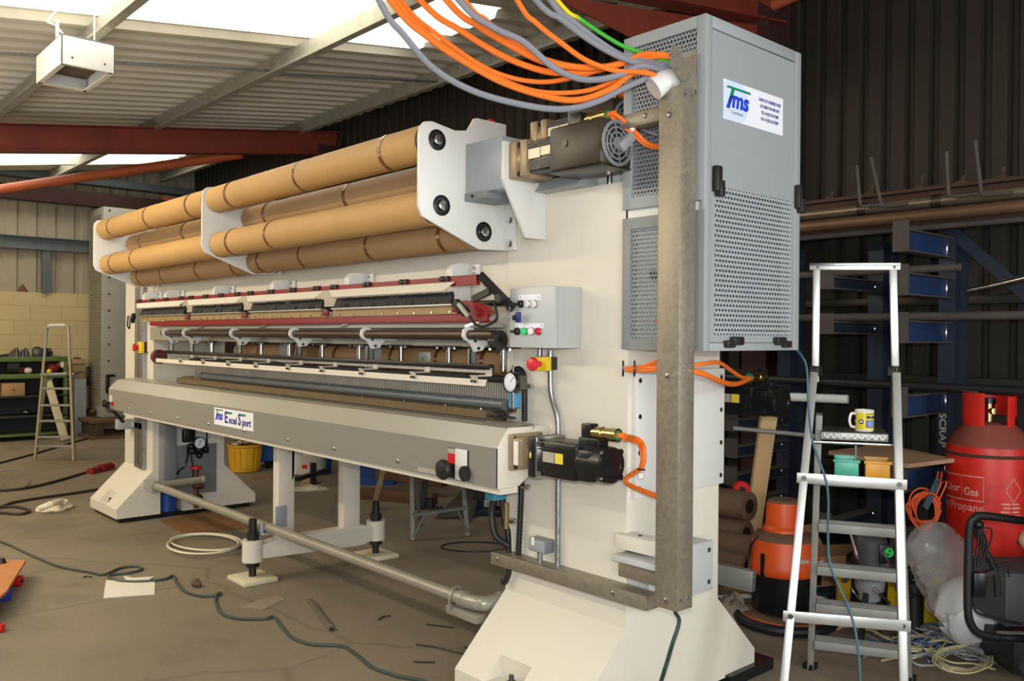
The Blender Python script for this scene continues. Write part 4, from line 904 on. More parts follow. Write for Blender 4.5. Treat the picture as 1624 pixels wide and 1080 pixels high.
mb.tube([XP(297, 717), XP(330, 715)], .022, 8, 1); mb.m(rubber); mb.tube([XP(328, 708), XP(328, 690), XP(327, 680)], .008, 6, 3); mb.tube([XP(303, 722), XP(306, 745), XP(307, 770), XP(311, 785)], .007, 6, 4)
ar = mb.build('air_regulator', M)
g = XP(315, 702, .12); mb = MB(steel_d); mb.cyl(g, g + Vector((.03, 0, 0)), .055, n=22); mb.m(sticker_w); mb.cyl(g + Vector((.03, 0, 0)), g + Vector((.031, 0, 0)), .046, n=22); mb.m(black); mb.bar(g + Vector((.0315, -.01, -.02)), g + Vector((.0315, .01, .03)), .004, .001, (1, 0, 0)); mb.build('pressure_gauge', ar)
g = XP(311, 752, .1); mb = MB(mat('rusty_valve', (96, 62, 44), .6, .3, var=.2)); mb.cyl(g + Vector((0, 0, -.3)), g + Vector((0, 0, .05)), .022, n=12); mb.cyl(g + Vector((0, -.02, -.1)), g + Vector((0, .06, -.1)), .035, n=12); mb.m(red_b); mb.cyl(g + Vector((0, 0, .05)), g + Vector((0, 0, .07)), .05, n=14); mb.m(black); mb.ball(g + Vector((0, .02, -.22)), .045, 10); mb.build('stop_valve', ar)
mb = MB(guard_g); a = AY(195, 672, 2.6); mb.box(a.x - .06, a.x + .02, 2.55, 2.69, a.z - .05, a.z + .04, .004); mb.box(a.x, a.x + .3, 2.66, 2.697, a.z - .03, a.z + .02); mb.build('side_bracket', M)
# ------------------------------------------------------------------ cables hanging from the roof into the trunking
def hang(name, mt, r, pts, d0, d1, label, group=None, top=None):
    n = len(pts); P = []
    for i, (u, v) in enumerate(pts):
        f = i / (n - 1); P.append(AD(u, v, d0 + (d1 - d0) * f))
    a, b = P[0], P[1]; dirn = (a - b).normalized(); up = a + dirn * .35 + ZV * .15; up2 = up + dirn * .15 + ZV * .45; up2.z = min(up2.z, roof_z(up2.y) - .03)
    P = [up2, up] + P
    mb = MB(mt); mb.tube(P, r, 8, 6); return tag(mb.build(name), label, 'cable', group)
G = 'cables looping down into the trunking'
hang('power_cable', grey_c, .0115, [(603, 4), (640, 55), (690, 110), (760, 148), (850, 170), (905, 172), (950, 160), (985, 142), (1030, 122)], 3.0, 3.2, 'lowest hanging grey cable looping below the orange ones', G)
hang('power_cable', orange_c, .0115, [(622, 4), (680, 60), (740, 100), (800, 132), (870, 154), (920, 158), (970, 140), (1000, 118), (1040, 104)], 3.05, 3.2, 'lowest thick orange cable just above the grey loop', G)
hang('power_cable', orange_c, .0085, [(626, -2), (690, 62), (752, 104), (820, 136), (870, 147), (930, 144), (975, 128), (1010, 112), (1045, 106)], 3.1, 3.22, 'thin orange cable second from the bottom of the loops', G)
hang('power_cable', orange_c, .0085, [(636, 0), (690, 52), (760, 102), (810, 123), (860, 130), (905, 124), (950, 112), (1000, 98), (1042, 90)], 3.12, 3.22, 'orange cable third from the bottom of the loops', G)
hang('power_cable', orange_c, .0115, [(668, 2), (730, 48), (800, 90), (860, 112), (900, 116), (940, 113), (985, 100), (1025, 88), (1060, 90)], 3.1, 3.24, 'thick orange cable in the middle of the hanging loops', G)
hang('power_cable', orange_c, .012, [(710, 2), (760, 42), (810, 72), (860, 97), (910, 106), (950, 107), (985, 101), (1020, 87), (1058, 88)], 3.05, 3.24, 'orange cable crossing under the upper grey cable', G)
hang('power_cable', orange_c, .008, [(738, 0), (770, 30), (800, 56), (840, 82), (880, 98), (930, 106), (975, 104), (1010, 96), (1050, 95)], 3.15, 3.25, 'thin orange cable beside the upper grey loop', G)
hang('power_cable', grey_c, .0115, [(728, 0), (780, 42), (830, 66), (875, 105), (915, 124), (950, 126), (985, 118), (1015, 105), (1050, 110)], 2.98, 3.2, 'thick grey cable crossing over the orange loops', G)
hang('power_cable', orange_c, .0095, [(820, 0), (850, 36), (890, 68), (930, 96), (975, 112), (1010, 114), (1035, 118), (1045, 124)], 3.05, 3.2, 'single orange cable farthest from the loops, ending at the white tape', G)
hang('power_cable', grey_c, .0115, [(850, 0), (890, 30), (930, 60), (970, 84), (1010, 100), (1045, 104), (1066, 112)], 3.1, 3.22, 'grey cable left of the upper grey pair', G)
hang('power_cable', grey_c, .0115, [(873, 0), (910, 35), (950, 66), (990, 90), (1030, 98), (1060, 104)], 3.14, 3.24, 'grey cable beside the yellow and green earth wire', G)
ey = mat('earth_wire', (240, 206, 40), .4, var=.02)
ob = hang('earth_wire', ey, .0075, [(884, 0), (920, 30), (955, 54), (990, 74), (1025, 86), (1062, 100)], 3.16, 3.25, 'yellow and green striped earth wire above the grey cables', G)
# yellow wire turning green towards the trunking
nt = ey.node_tree; N = nt.nodes; L = nt.links; tc = [n for n in N if n.type == 'TEX_COORD'][0]; sx = N.new('ShaderNodeSeparateXYZ'); L.new(tc.outputs['Generated'], sx.inputs[0])
rp = N.new('ShaderNodeValToRGB'); rp.color_ramp.elements[0].position = .56; rp.color_ramp.elements[0].color = (*lin((238, 206, 30)), 1); rp.color_ramp.elements[1].position = .6; rp.color_ramp.elements[1].color = (*lin((60, 170, 50)), 1)
L.new(sx.outputs['X'], rp.inputs['Fac']); L.new(rp.outputs['Color'], N['Principled BSDF'].inputs['Base Color'])
# motor cables
def cable(name, mt, r, P, label, group=None, cat='cable', sm=7, sides=8):
    mb = MB(mt); mb.tube(P, r, sides, sm); return tag(mb.build(name), label, cat, group)
mb = MB(orange_c); mb.tube([con_a, AD(985, 188, 3.37), AD(1010, 212, 3.36), AD(1030, 229, 3.35), (tx0 + .01, 2.63, AD(1043, 236, 3.3).z)], .009, 8, 6); mb.tube([con_a + Vector((-.01, 0, -.012)), AD(983, 196, 3.38), AD(1008, 217, 3.37), AD(1028, 232, 3.36), (tx0 + .01, 2.64, AD(1043, 240, 3.3).z)], .007, 8, 6); mb.m(white_pl); p = AD(1001, 203, 3.362); q = AD(1005, 207, 3.362); mb.cyl(p, q, .0105, n=10)
tag(mb.build('motor_cable'), 'orange cable pair from the upper fan cooled motor to the trunking', 'cable')
mb = MB(grey_c); mb.tube([AD(985, 212, 3.40), AD(1000, 186, 3.40), AD(1012, 190, 3.39), AD(1020, 206, 3.38), AD(1042, 214, 3.3)], .006, 8, 6); tag(mb.build('fan_lead'), 'thin grey lead from the motor fan to the trunking', 'cable')
mb = MB(orange_c); mb.tube([con_b, AD(1012, 697, 3.42), AD(1021, 712, 3.40), AD(1018, 740, 3.40), (-2.28, 2.66, AD(1024, 770, 3.38).z), (-2.12, 2.63, AD(1032, 786, 3.30).z), (tx0 + .02, 2.63, AD(1044, 792, 3.25).z)], .0095, 8, 6); mb.tube([con_b + Vector((0, 0, -.012)), AD(1010, 702, 3.43), AD(1017, 716, 3.41), AD(1015, 742, 3.41), (-2.29, 2.67, AD(1021, 772, 3.38).z), (-2.13, 2.64, AD(1030, 790, 3.30).z), (tx0 + .02, 2.64, AD(1043, 797, 3.25).z)], .007, 8, 6); mb.m(black)
for u, v in ((1017, 745), (1028, 782)): p = AD(u, v, 3.385); mb.cyl(p + Vector((-.018, 0, 0)), p + Vector((.018, 0, .002)), .0035, n=6)
mb.m(white_pl); p = AD(1016, 750, 3.39); mb.cyl(p, p - ZV * .02, .012, n=8)
tag(mb.build('motor_cable'), 'orange cable pair from the lower black motor to the trunking', 'cable')
mb = MB(orange_c)
for k, (a, b) in enumerate(((586, 573), (582, 585), (588, 588))):
    mb.tube([AD(993, 583 + k * 2, 3.46), AD(1010, a, 3.40), AD(1025, (a + b) / 2, 3.34), AD(1046, b - 2, 3.27)], .008, 8, 5)
mb.m(black)
for u in (996, 1014): p = AD(u, 584, 3.42); mb.tube([p + Vector((0, -.03, .03)), p + Vector((.005, -.035, 0)), p + Vector((0, -.03, -.03))], .004, 6, 4)
tag(mb.build('cable_bundle'), 'short bundle of tied orange cables under the grey cabinet', 'cable')
mb = MB(orange_c); mb.tube([(tx1 - .01, 2.62, AD(1100, 582, 3.15).z), AD(1116, 577, 3.28), AD(1140, 575, 3.45), AD(1160, 588, 3.7), AD(1176, 598, 3.9), con_c], .008, 8, 6); mb.tube([(tx1 - .01, 2.62, AD(1100, 588, 3.15).z), AD(1118, 594, 3.3), AD(1145, 606, 3.5), AD(1168, 609, 3.85), con_c + Vector((0, 0, -.004))], .0115, 8, 6); tag(mb.build('motor_cable'), 'orange cable pair to the black motor behind the column', 'cable')
teal = mat('dark_green_cable', (38, 62, 60), .45, var=.08)
teal2 = mat('teal_cable', (34, 84, 98), .4, var=.06)
a = AD(1084, 955, 3.2)
g1 = AZ(1048, 1110, .01)
cable('mains_cable', teal, .0075, [(-1.99, 2.61, .75), (-1.985, 2.60, .60), AD(1077, 985, 3.17), AD(1066, 1022, 3.12), AD(1050, 1075, 3.04), AZ(1035, 1112, .012), AZ(1000, 1130, .012)], 'dark green cable dropping out of the vertical trunking to the floor')
cable('mains_cable', teal2, .005, [(-1.99, 3.36, 1.60), AD(1272, 565, 3.66), AD(1280, 590, 3.66), AD(1282, 640, 3.65), AD(1289, 700, 3.64), AD(1312, 772, 3.60), AD(1313, 850, 3.52), AD(1318, 900, 3.48), AD(1348, 970, 3.44), AD(1362, 1040, 3.40), AZ(1372, 1200, .012), AZ(1400, 1210, .012)], 'teal cable hanging from the grey cabinet across the step ladder')
# cables on the floor
def floor_cable(pts, r, mt, label, z=None, name='floor_cable'):
    return cable(name, mt, r, [AZ(u, v, r + .001) for u, v in pts], label)
floor_cable([(-40, 858), (0, 859), (40, 876), (90, 897), (140, 907), (165, 911), (190, 901), (215, 898), (225, 902), (212, 907), (180, 911), (172, 914), (190, 921), (230, 922), (262, 918), (275, 913), (279, 922), (292, 937), (318, 945), (344, 944), (350, 940), (344, 943), (342, 955), (352, 973), (380, 981), (420, 981), (434, 978), (445, 992), (462, 1010), (490, 1021), (520, 1023), (545, 1025), (570, 1042), (590, 1058), (630, 1072), (668, 1079), (700, 1095)], .0085, mat('olive_green_cable', (58, 70, 62), .5, var=.08), 'long dark green cable winding across the open floor')
dk = mat('brown_black_cable', (50, 42, 34), .55, var=.1)
floor_cable([(-30, 742), (0, 734), (60, 718), (110, 703), (160, 690), (200, 681)], .012, dk, 'dark cable on the floor passing the feet of the small ladder')
floor_cable([(-30, 780), (0, 778), (40, 774), (85, 764), (140, 748)], .014, dk, 'dark cable on the floor ending at the red connector')
floor_cable([(162, 775), (110, 783), (60, 790), (20, 797), (4, 803), (-10, 806), (20, 803), (44, 808), (45, 812), (30, 815), (0, 813), (-30, 812)], .013, dk, 'dark cable looping on the floor beside the white rag')
floor_cable([(-20, 750), (10, 746), (30, 746), (44, 756), (46, 766), (30, 775), (-20, 782)], .005, grey_c, 'thin grey wire curled on the floor by the left edge')
wh = mat('white_hose', (214, 206, 182), .45, var=.05)
P = []
for k in range(34):
    t = k * .62; P.append(AZ(325 + 3 * math.sin(k * .21) + (57 + 4 * math.sin(k * .37)) * math.cos(t), 861 + 2.5 * math.sin(k * .3) + (14.5 + 2 * math.sin(k * .31)) * math.sin(t), .008 + .0012 * k))
cable('hose_coil', wh, .0075, P, 'coil of white hose lying on the floor beside the cardboard', cat='hose')
cable('wire_loop', black, .005, [AZ(650 + 0 + 52 * (1 + math.cos(t * .35)) + 50, 867 + 7.5 * math.sin(t * .35), .006) for t in range(19)], 'thin black wire loop on the floor under the machine', cat='cable')
for pts, l in (([(660, 1022), (690, 1026), (720, 1034), (738, 1036), (744, 1030), (736, 1026)], 'bent black wire offcut on the floor near the machine foot'), ([(656, 1049), (672, 1050), (690, 1050)], 'short straight wire offcut on the floor'), ([(600, 983), (608, 978), (620, 977)], 'short bent wire offcut beside the floor pipe'), ([(133, 916), (136, 914), (146, 915)], 'tiny wire scrap lying left of the white paper'), ([(676, 990), (720, 995)], 'faint wire scrap near the pipe elbow')):
    cable('wire_offcut', rubber, .004, [AZ(u, v, .005) for u, v in pts], l, sides=5)
# ------------------------------------------------------------------ hanging heater box
c0 = AD(97, 52, 5.7); xh = c0.x; yh = c0.y
yr = AX(183, 70, xh).y; xl = AY(57, 88, yh).x; zb = AX(97, 100, xh).z; zt = c0.z
H = thing('hanging_heater', 'white box heater hanging from the roof purlin', 'heater', ((xh + xl) / 2, (yh + yr) / 2, zb))
mb = MB(white_p); t = .012
mb.box(xl, xh, yh, yh + t, zb, zt, .003); mb.box(xl, xh, yr - t, yr, zb, zt, .003); mb.box(xh - t, xh, yh, yr, zb, zt, .003); mb.box(xl, xl + t, yh, yr, zb, zt, .003); mb.box(xl, xh, yh, yr, zt - t, zt, .003); mb.build('casing', H)
mb = MB(mat('heater_inside', (92, 80, 64), .7, var=.15)); mb.box(xl + .02, xh - .02, yh + .02, yr - .02, zb + .09, zb + .1)
mb.build('grille', H)
mb = MB(cream); mb.box(xl + t, xh - t, yh + t, yh + .035, zb, zb + .01); mb.box(xl + t, xh - t, yr - .035, yr - t, zb, zb + .01); mb.box(xl + t, xl + .05, yh + t, yr - t, zb, zb + .01); mb.box(xh - .03, xh - t, yh + t, yr - t, zb, zb + .01); mb.build('bottom_trim', H)
each('screw', H, steel, (.2, .8), lambda mb, f: mb.cyl((xh, yh + (yr - yh) * f, zb + .05), (xh + .003, yh + (yr - yh) * f, zb + .05), .008, n=8))
mb = MB(white_pl); mb.cyl((xl + .15, yh + .1, zt), (xl + .15, yh + .1, roof_z(yh) - .02), .012, n=8); mb.build('hanger', H); mb = MB(white_pl); mb.cyl((xh - .12, yr - .1, zt), (xh - .12, yr - .1, roof_z(yr) - .02), .005, n=8); mb.build('hanger', H); mb = MB(white_pl); mb.tube([(xh - .08, yh + .05, zt), (xh - .06, yh - .02, zt + .06), (xh - .14, yh - .05, zt + .1), (xh - .2, yh + .02, zt + .2)], .006, 6); mb.build('power_lead', H)

# ------------------------------------------------------------------ far left: shelves, ladder, cabinet
GX = -14.42
gy0, gy1 = AX(-40, 600, GX).y, AX(107, 600, GX).y
gz = AX(50, 566, GX).z
green_s = mat('green_shelf_paint', (92, 112, 62), .6, var=.12, scale=5, dirt=(70, 60, 40), dscale=3)
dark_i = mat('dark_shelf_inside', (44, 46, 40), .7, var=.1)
S = thing('shelving_unit', 'old green steel shelving unit against the block wall', 'shelves', (GX - .25, (gy0 + gy1) / 2, 0))
mb = MB(green_s)
for y in (gy0, gy1 - .05): mb.box(GX - .05, GX, y, y + .05, 0, gz)
mb.build('upright', S)
for k, v in enumerate((566, 593, 627, 659, 688)):
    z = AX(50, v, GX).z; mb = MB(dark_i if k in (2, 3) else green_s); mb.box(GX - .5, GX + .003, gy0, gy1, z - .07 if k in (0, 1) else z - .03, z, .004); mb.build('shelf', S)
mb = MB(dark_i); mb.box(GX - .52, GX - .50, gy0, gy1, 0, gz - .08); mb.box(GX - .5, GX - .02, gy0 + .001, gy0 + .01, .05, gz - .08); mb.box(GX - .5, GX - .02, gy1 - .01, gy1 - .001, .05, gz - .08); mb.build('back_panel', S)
def onshelf(u, v): return AX(u, v, GX - .12)
sz1_, sz2_ = AX(50, 593, GX).z, AX(50, 627, GX).z
p = onshelf(19, 617); mb = MB(cardb2); mb.box(p.x - .15, p.x + .1, p.y - .15, p.y + .15, sz2_ + .001, sz2_ + .19, .004); mb.m(tape_m); mb.box(p.x + .1, p.x + .101, p.y - .02, p.y + .02, sz2_ + .08, sz2_ + .1); tag(mb.build('cardboard_box'), 'brown cardboard box on the left of the second shelf of the green unit', 'box')
p = onshelf(36, 585); mb = MB(mat('dark_red_cloth', (110, 34, 34), .7, var=.15)); mb.ball((p.x, p.y - .05, sz1_ + .06), .1, 12, (.8, 1.2, .6)); mb.m(paper); mb.ball((p.x + .05, p.y + .06, sz1_ + .05), .06, 10, (.8, 1, .8)); tag(mb.build('red_bag'), 'dark red bag with white flap on the top shelf of the green unit', 'bag')
p = onshelf(85, 582); mb = MB(mat('dark_red_tool', (120, 40, 36), .5, var=.15)); mb.ball((p.x, p.y, sz1_ + .09), .1, 12, (.8, 1, .8)); mb.cyl((p.x, p.y, sz1_ + .1), (p.x + .05, p.y + .15, sz1_ + .16), .05, n=12); mb.m(paper); mb.ball((p.x + .05, p.y + .13, sz1_ + .14), .07, 10); mb.m(yellow_p); mb.ball((p.x + .08, p.y - .08, sz1_ + .03), .04, 8); tag(mb.build('power_tool'), 'dark red power tool with white casing on the shelf behind the small ladder', 'tool')
p = onshelf(10, 583); mb = MB(dark_i); mb.cyl((p.x, p.y, sz1_ + .11), (p.x, p.y + .15, sz1_ + .11), .11, n=16); mb.m(black_m); mb.cyl((p.x, p.y - .01, sz1_ + .11), (p.x, p.y, sz1_ + .11), .06, n=12); tag(mb.build('cable_reel'), 'dark cable reel at the left end of the top shelf', 'reel')
p = onshelf(43, 651); mb = MB(steel_d); z = AX(50, 659, GX).z; mb.ball((p.x, p.y, z + .045), .05, 10, (1, 1.4, .85)); mb.cyl((p.x, p.y, z + .05), (p.x, p.y + .1, z + .05), .015, n=8); tag(mb.build('metal_part'), 'small metal part alone on the low shelf of the green unit', 'part')
for k, (u, w) in enumerate(((17, .05), (21, .04), (26, .06), (31, .05), (36, .05), (41, .05), (45, .03))):
    p = onshelf(u, 562); mb = MB(steel_d); h = .06 + .03 * (k % 3); mb.cyl((p.x, p.y, gz + .0005), (p.x, p.y, gz + h), w * .7, w * .5, n=10); mb.cyl((p.x, p.y, gz + h), (p.x, p.y, gz + h + .02), w * .3, n=8)
    tag(mb.build('lathe_collet'), 'small turned metal fitting in the row on top of the green shelves', 'fitting', 'metal fittings on top of the green shelves')
p = onshelf(64, 560); mb = MB(steel_d); mb.box(p.x - .08, p.x + .08, p.y - .1, p.y + .1, gz + .0005, gz + .13, .006); mb.box(p.x - .06, p.x + .09, p.y - .08, p.y - .02, gz + .13, gz + .15); tag(mb.build('steel_vice'), 'square metal vice block on top of the green shelves', 'tool')
p = onshelf(80, 562); mb = MB(black_m); mb.cyl((p.x, p.y, gz + .0005), (p.x, p.y, gz + .08), .03, n=10); mb.cyl((p.x, p.y, gz + .08), (p.x, p.y, gz + .13), .012, n=8); tag(mb.build('oil_can'), 'small dark can at the right end on top of the green shelves', 'can')
p = onshelf(4, 563); mb = MB(rubber); mb.tube([(p.x, p.y + .14 * math.cos(t), gz + .02 + .01 * math.sin(t * 2)) for t in (0, .8, 1.6, 2.4, 3.1)], .018, 6); tag(mb.build('hose_offcut'), 'dark hose offcut on the left of the shelf top', 'hose')
# plank and crates beside the shelves
a, b = AX(75, 602, GX + .04), AZ(92, 694, .03); b.x = GX + .5
mb = MB(mat('pale_plank', (190, 178, 146), .7, var=.06)); mb.bar(b, a, .11, .03, (1, 0, 0), .003); tag(mb.build('timber_plank'), 'pale wooden plank leaning on the green shelves behind the small ladder', 'plank')
y0, y1 = AX(113, 600, -14.6).y, AX(137, 600, -14.6).y
za, zb_ = AX(120, 601, -14.6).z, AX(120, 570, -14.6).z
mb = MB(guard_g); mb.box(-14.9, -14.6, y0, y1, 0, za, .004); tag(mb.build('grey_cupboard'), 'plain grey cupboard standing between the shelves and the tall cabinet', 'cupboard')
mb = MB(wood_old); mb.box(-14.88, -14.62, y0 + .02, y1 - .01, za + .001, zb_, .003); mb.m(dark_i)
for z in (za + .1, za + .22): mb.box(-14.625, -14.615, y0 + .03, y1 - .02, z, z + .012)
mb.m(mat('rust_red', (110, 56, 40), .7, var=.2)); mb.box(-14.8, -14.68, y0 + .08, y1 - .06, zb_, zb_ + .03); tag(mb.build('wooden_drawers'), 'small brown wooden drawer case on the grey cupboard', 'drawers')
p = AX(36, 462, XG - .1); mb = MB(mat('brown_heap', (90, 62, 40), .8, var=.2)); mb.lathe([(.09, 0), (.06, .08), (.015, .14), (0, .15)], (XG - .1, p.y, 2.236), n=12); tag(mb.build('brown_cone'), 'small brown cone on the ledge of the block wall', 'cone')
# tall cabinet on a pallet
cyl_, cyr = AX(163, 500, -14.25).y, AX(262, 500, -14.25).y
cz0, cz1 = AX(170, 662, -14.25).z, AX(163, 327, -14.25).z
TC = thing('tall_cabinet', 'very tall light grey machine cabinet standing on a pallet by the far wall', 'cabinet', (-14.6, (cyl_ + cyr) / 2, cz0))
tcm = mat('tall_cabinet_paint', (158, 156, 146), .45, var=.04)
mb = MB(tcm); mb.box(-14.97, -14.25, cyl_, cyr, cz0, cz1, .01); mb.build('housing', TC)
mb = MB(mat('cabinet_vent', (130, 124, 110), .6, var=.06)); mb.box(-14.9, -14.32, cyl_ - .012, cyl_, cz0 + .2, cz1 - .12)
for k in range(60): z = cz0 + .25 + k * (cz1 - cz0 - .5) / 60; mb.box(-14.88, -14.34, cyl_ - .018, cyl_ - .012, z, z + .016)
mb.build('side_vent', TC)
mb = MB(steel_d)
for k in range(13): z = cz0 + .1 + k * .26; mb.cyl((-14.25, cyl_ + .09, z), (-14.243, cyl_ + .09, z), .016, n=8)
for k in range(4): mb.cyl((-14.25, cyl_ + .3 + .22 * k, cz1 - .1), (-14.243, cyl_ + .3 + .22 * k, cz1 - .1), .016, n=8)
mb.build('screw_row', TC)
mb = MB(black); p = AX(169, 607, -14.25); mb.box(-14.25, -14.2, p.y - .02, p.y + .03, p.z - .16, p.z + .13, .008); mb.box(-14.25, -14.22, p.y - .02, p.y + .12, p.z + .09, p.z + .13, .006); mb.build('door_handle', TC)
mb = MB(black); p = AY(143, 597, cyl_); mb.box(p.x - .03, p.x + .03, cyl_ - .05, cyl_ - .01, p.z - .15, p.z + .16, .008); mb.build('side_handle', TC)
mb = MB(mat('dark_blue_glass', (40, 50, 80), .2, var=.1)); p, q = AX(205, 338, -14.25), AX(258, 352, -14.25); mb.box(-14.25, -14.244, p.y, q.y, q.z, p.z); mb.build('top_window', TC)
mb = MB(mat('rusty_knob', (84, 52, 40), .6, var=.2))
for u, v in ((136, 651), (147, 653)): p = AY(u, v, cyl_ - .05); mb.ball((p.x, cyl_ - .05, p.z), .07, 10, (1, .7, .7))
mb.build('clamp_knobs', TC)
PL = thing('pallet', 'dark wooden pallet under the tall grey cabinet', 'pallet', (-14.5, (cyl_ + cyr) / 2, 0))
for z, m in ((.0, wood_old), (cz0 - .05, dark_i)):
    mb = MB(mat('pallet_wood_%d' % len(MATS), (104, 78, 54), .8, var=.2)); 
    for k in range(4): x = -14.95 + k * .28; mb.box(x, x + .2, cyl_ - .25, cyr, z + .0005, z + .045)
    mb.build('deck', PL)
each('bearer', PL, mat('pallet_block', (70, 54, 40), .8, var=.2), (cyl_ - .2, (cyl_ + cyr) / 2, cyr - .15), lambda mb, y: mb.box(-14.95, -13.92, y, y + .12, .045, cz0 - .05))
# small aluminium step ladder
SL = thing('step_ladder', 'small aluminium step ladder with rounded top rail in front of the green shelves', 'ladder', AZ(86, 735))
def LD(u, v, s=0.0): f = (u - 55) / 62; p = AD(u, v, 11.02 - .12 * f); return p + CF * s
for pts in (((55, 733), (70, 569)), ((117, 736), (111, 569))):
    mb = MB(mat('cream_stile_%d' % len(MATS), (178, 164, 126), .45, .3, var=.05)); mb.bar(LD(*pts[0]), LD(*pts[1]), .028, .026, CF); mb.build('stile', SL)
    mb = MB(rubber); p = LD(*pts[0]); mb.box(p.x - .03, p.x + .03, p.y - .03, p.y + .03, max(0, p.z - .02), p.z + .03, .004); mb.build('rubber_foot', SL)
    mb = MB(alu); p0 = LD(pts[1][0], 593, .06); q0 = LD(pts[0][0], 733, 0) + Vector((-.62, .16, 0)); q0.z = 0.0; mb.bar(q0, p0, .03, .025, CF); mb.build('rear_leg', SL)
mb = MB(alu); mb.tube([LD(70, 572), LD(73, 530), LD(75, 521), LD(79, 517), LD(88, 516), LD(101, 516), LD(106, 518), LD(109, 524), LD(110.5, 572)], .016, 10, 4); mb.build('top_rail', SL)
mb = MB(white_p); mb.tube([LD(77, 518), LD(80, 516.5), LD(88, 515.8), LD(99, 515.8), LD(104, 517)], .02, 10, 4); mb.build('hand_grip', SL)
for v, u0, u1 in ((616.5, 66, 111), (643, 64, 111.5), (668, 62, 113), (693.5, 60, 114), (708, 58, 115)):
    mb = MB(alu); mb.bar(LD(u0, v, .03), LD(u1, v, .03), .09, .025, (0, 0, 1), .003); mb.build('step', SL)
mb = MB(alu); mb.bar(LD(69, 594, .08), LD(110, 593, .08), .24, .03, (0, 0, 1), .003); mb.build('platform', SL)
mb = MB(alu_d); mb.bar(LD(67, 607, .05), LD(76, 598, .2), .014, .014); mb.build('brace', SL); mb = MB(alu_d); mb.bar(LD(111, 607, .05), LD(100, 598, .2), .014, .014); mb.build('brace', SL)

# ------------------------------------------------------------------ bits on the open floor
def flat(pts, mt, h, z0=.0006, zs=None):
    """thin sheet on the floor through pixel corners"""
    mb = MB(mt); P = [AZ(u, v, z0 + h) for u, v in pts]; n = len(P)
    if zs: P = [p + ZV * z for p, z in zip(P, zs)]
    vs = [Vector((p.x, p.y, p.z)) for p in P] + [Vector((p.x, p.y, p.z - h)) for p in P]
    mb.add(vs, [list(range(n)), list(range(2 * n - 1, n - 1, -1))] + [[i, n + i, n + (i + 1) % n, (i + 1) % n] for i in range(n)]); return mb
mb = flat([(168, 920), (246, 923), (245, 942), (200, 945), (164, 948)], paper, .004); tag(mb.build('paper_sheet'), 'crumpled white paper sheet lying beside the dark green cable', 'paper')
mb = flat([(196, 913), (212, 916), (245, 914), (236, 919), (200, 921)], paper, .003, .004); tag(mb.build('paper_sheet'), 'narrow folded paper strip behind the white paper sheet', 'paper')
mb = flat([(253, 825), (330, 810), (400, 836), (293, 849)], mat('oily_cardboard', (128, 90, 48), .75, var=.2, scale=3, dirt=(50, 34, 20), dscale=4, damt=.7), .005); tag(mb.build('cardboard_sheet'), 'oil stained cardboard sheet flat on the floor by the far foot', 'cardboard')
mb = flat([(380, 962), (436, 944), (453, 950), (418, 966)], mat('grey_card', (136, 126, 108), .8, var=.08), .003); tag(mb.build('card_offcut'), 'thin grey card offcut on the floor near the jack foot', 'cardboard')
a, b = AZ(491, 952, .012), AZ(525, 997, .012); mb = MB(mat('grey_stick', (104, 94, 78), .6, var=.15)); mb.bar(a, b, .03, .022, bev=.003); mb.m(black_m); mb.bar(b, b + (b - a).normalized() * .012, .02, .015); tag(mb.build('metal_strip'), 'narrow grey metal strip lying on the bare floor', 'strip')
p = AZ(310, 931, 0); mb = MB(mat('brown_lump', (96, 76, 58), .8, var=.25)); mb.ball((p.x, p.y, .028), .033, 10, (1, .9, .85)); mb.ball((p.x + .02, p.y + .01, .02), .022, 8); tag(mb.build('mortar_lump'), 'small brown lump lying right of the white paper', 'lump')
def heap(name, cu, cv, w, d, h, mt, label, cat, seed=1, n=26):
    """low crumpled cloth or plastic heap centred on a floor pixel"""
    rnd = random.Random(seed); c = AZ(cu, cv, 0); mb = MB(mt); rings = 7; vs = []; fs = []
    for i in range(rings):
        f = i / (rings - 1); r = 1 - f ** 1.4
        for k in range(n):
            a = 2 * math.pi * k / n; j = 1 + rnd.uniform(-.16, .16)
            q = c + R0 * (w / 2 * r * math.cos(a) * j) + F0 * (d / 2 * r * math.sin(a) * j); q.z = max(.001, h * (f ** .8) * (1 + rnd.uniform(-.3, .3)) if i else .001); vs.append(q)
    for i in range(rings - 1):
        for k in range(n): fs.append([i * n + k, i * n + (k + 1) % n, (i + 1) * n + (k + 1) % n, (i + 1) * n + k])
    fs.append([(rings - 1) * n + k for k in range(n)]); mb.add(vs, fs); return tag(mb.build(name, ang=60), label, cat)
heap('white_rag', 88, 806, .30, .34, .07, mat('rag_white', (216, 206, 184), .85, var=.08), 'crumpled white rag on the open floor left of the far foot', 'rag', 3)
mb = MB(mat('rag_roll', (222, 212, 190), .85, var=.05)); mb.tube([AZ(64, 806, .05), AZ(80, 800, .09), AZ(98, 795, .07), AZ(106, 798, .05)], .028, 8, 5); tag(mb.build('rope_twist'), 'twisted white cloth lying on top of the white rag', 'rag')
a, b = AZ(142, 748, .03), AZ(175, 740, .03); mb = MB(mat('red_plug', (130, 34, 32), .5, var=.1)); mb.cyl(a, a * .5 + b * .5, .04, n=14); mb.cyl(a * .5 + b * .5, b, .055, n=14); mb.cyl(a * .75 + b * .25 + ZV * .0, a * .7 + b * .3, .046, n=14); mb.m(black); mb.cyl(b, b + (b - a) * .15, .025, n=10); tag(mb.build('cable_connector'), 'dark red cable connector lying on the floor beside the far foot', 'plug')
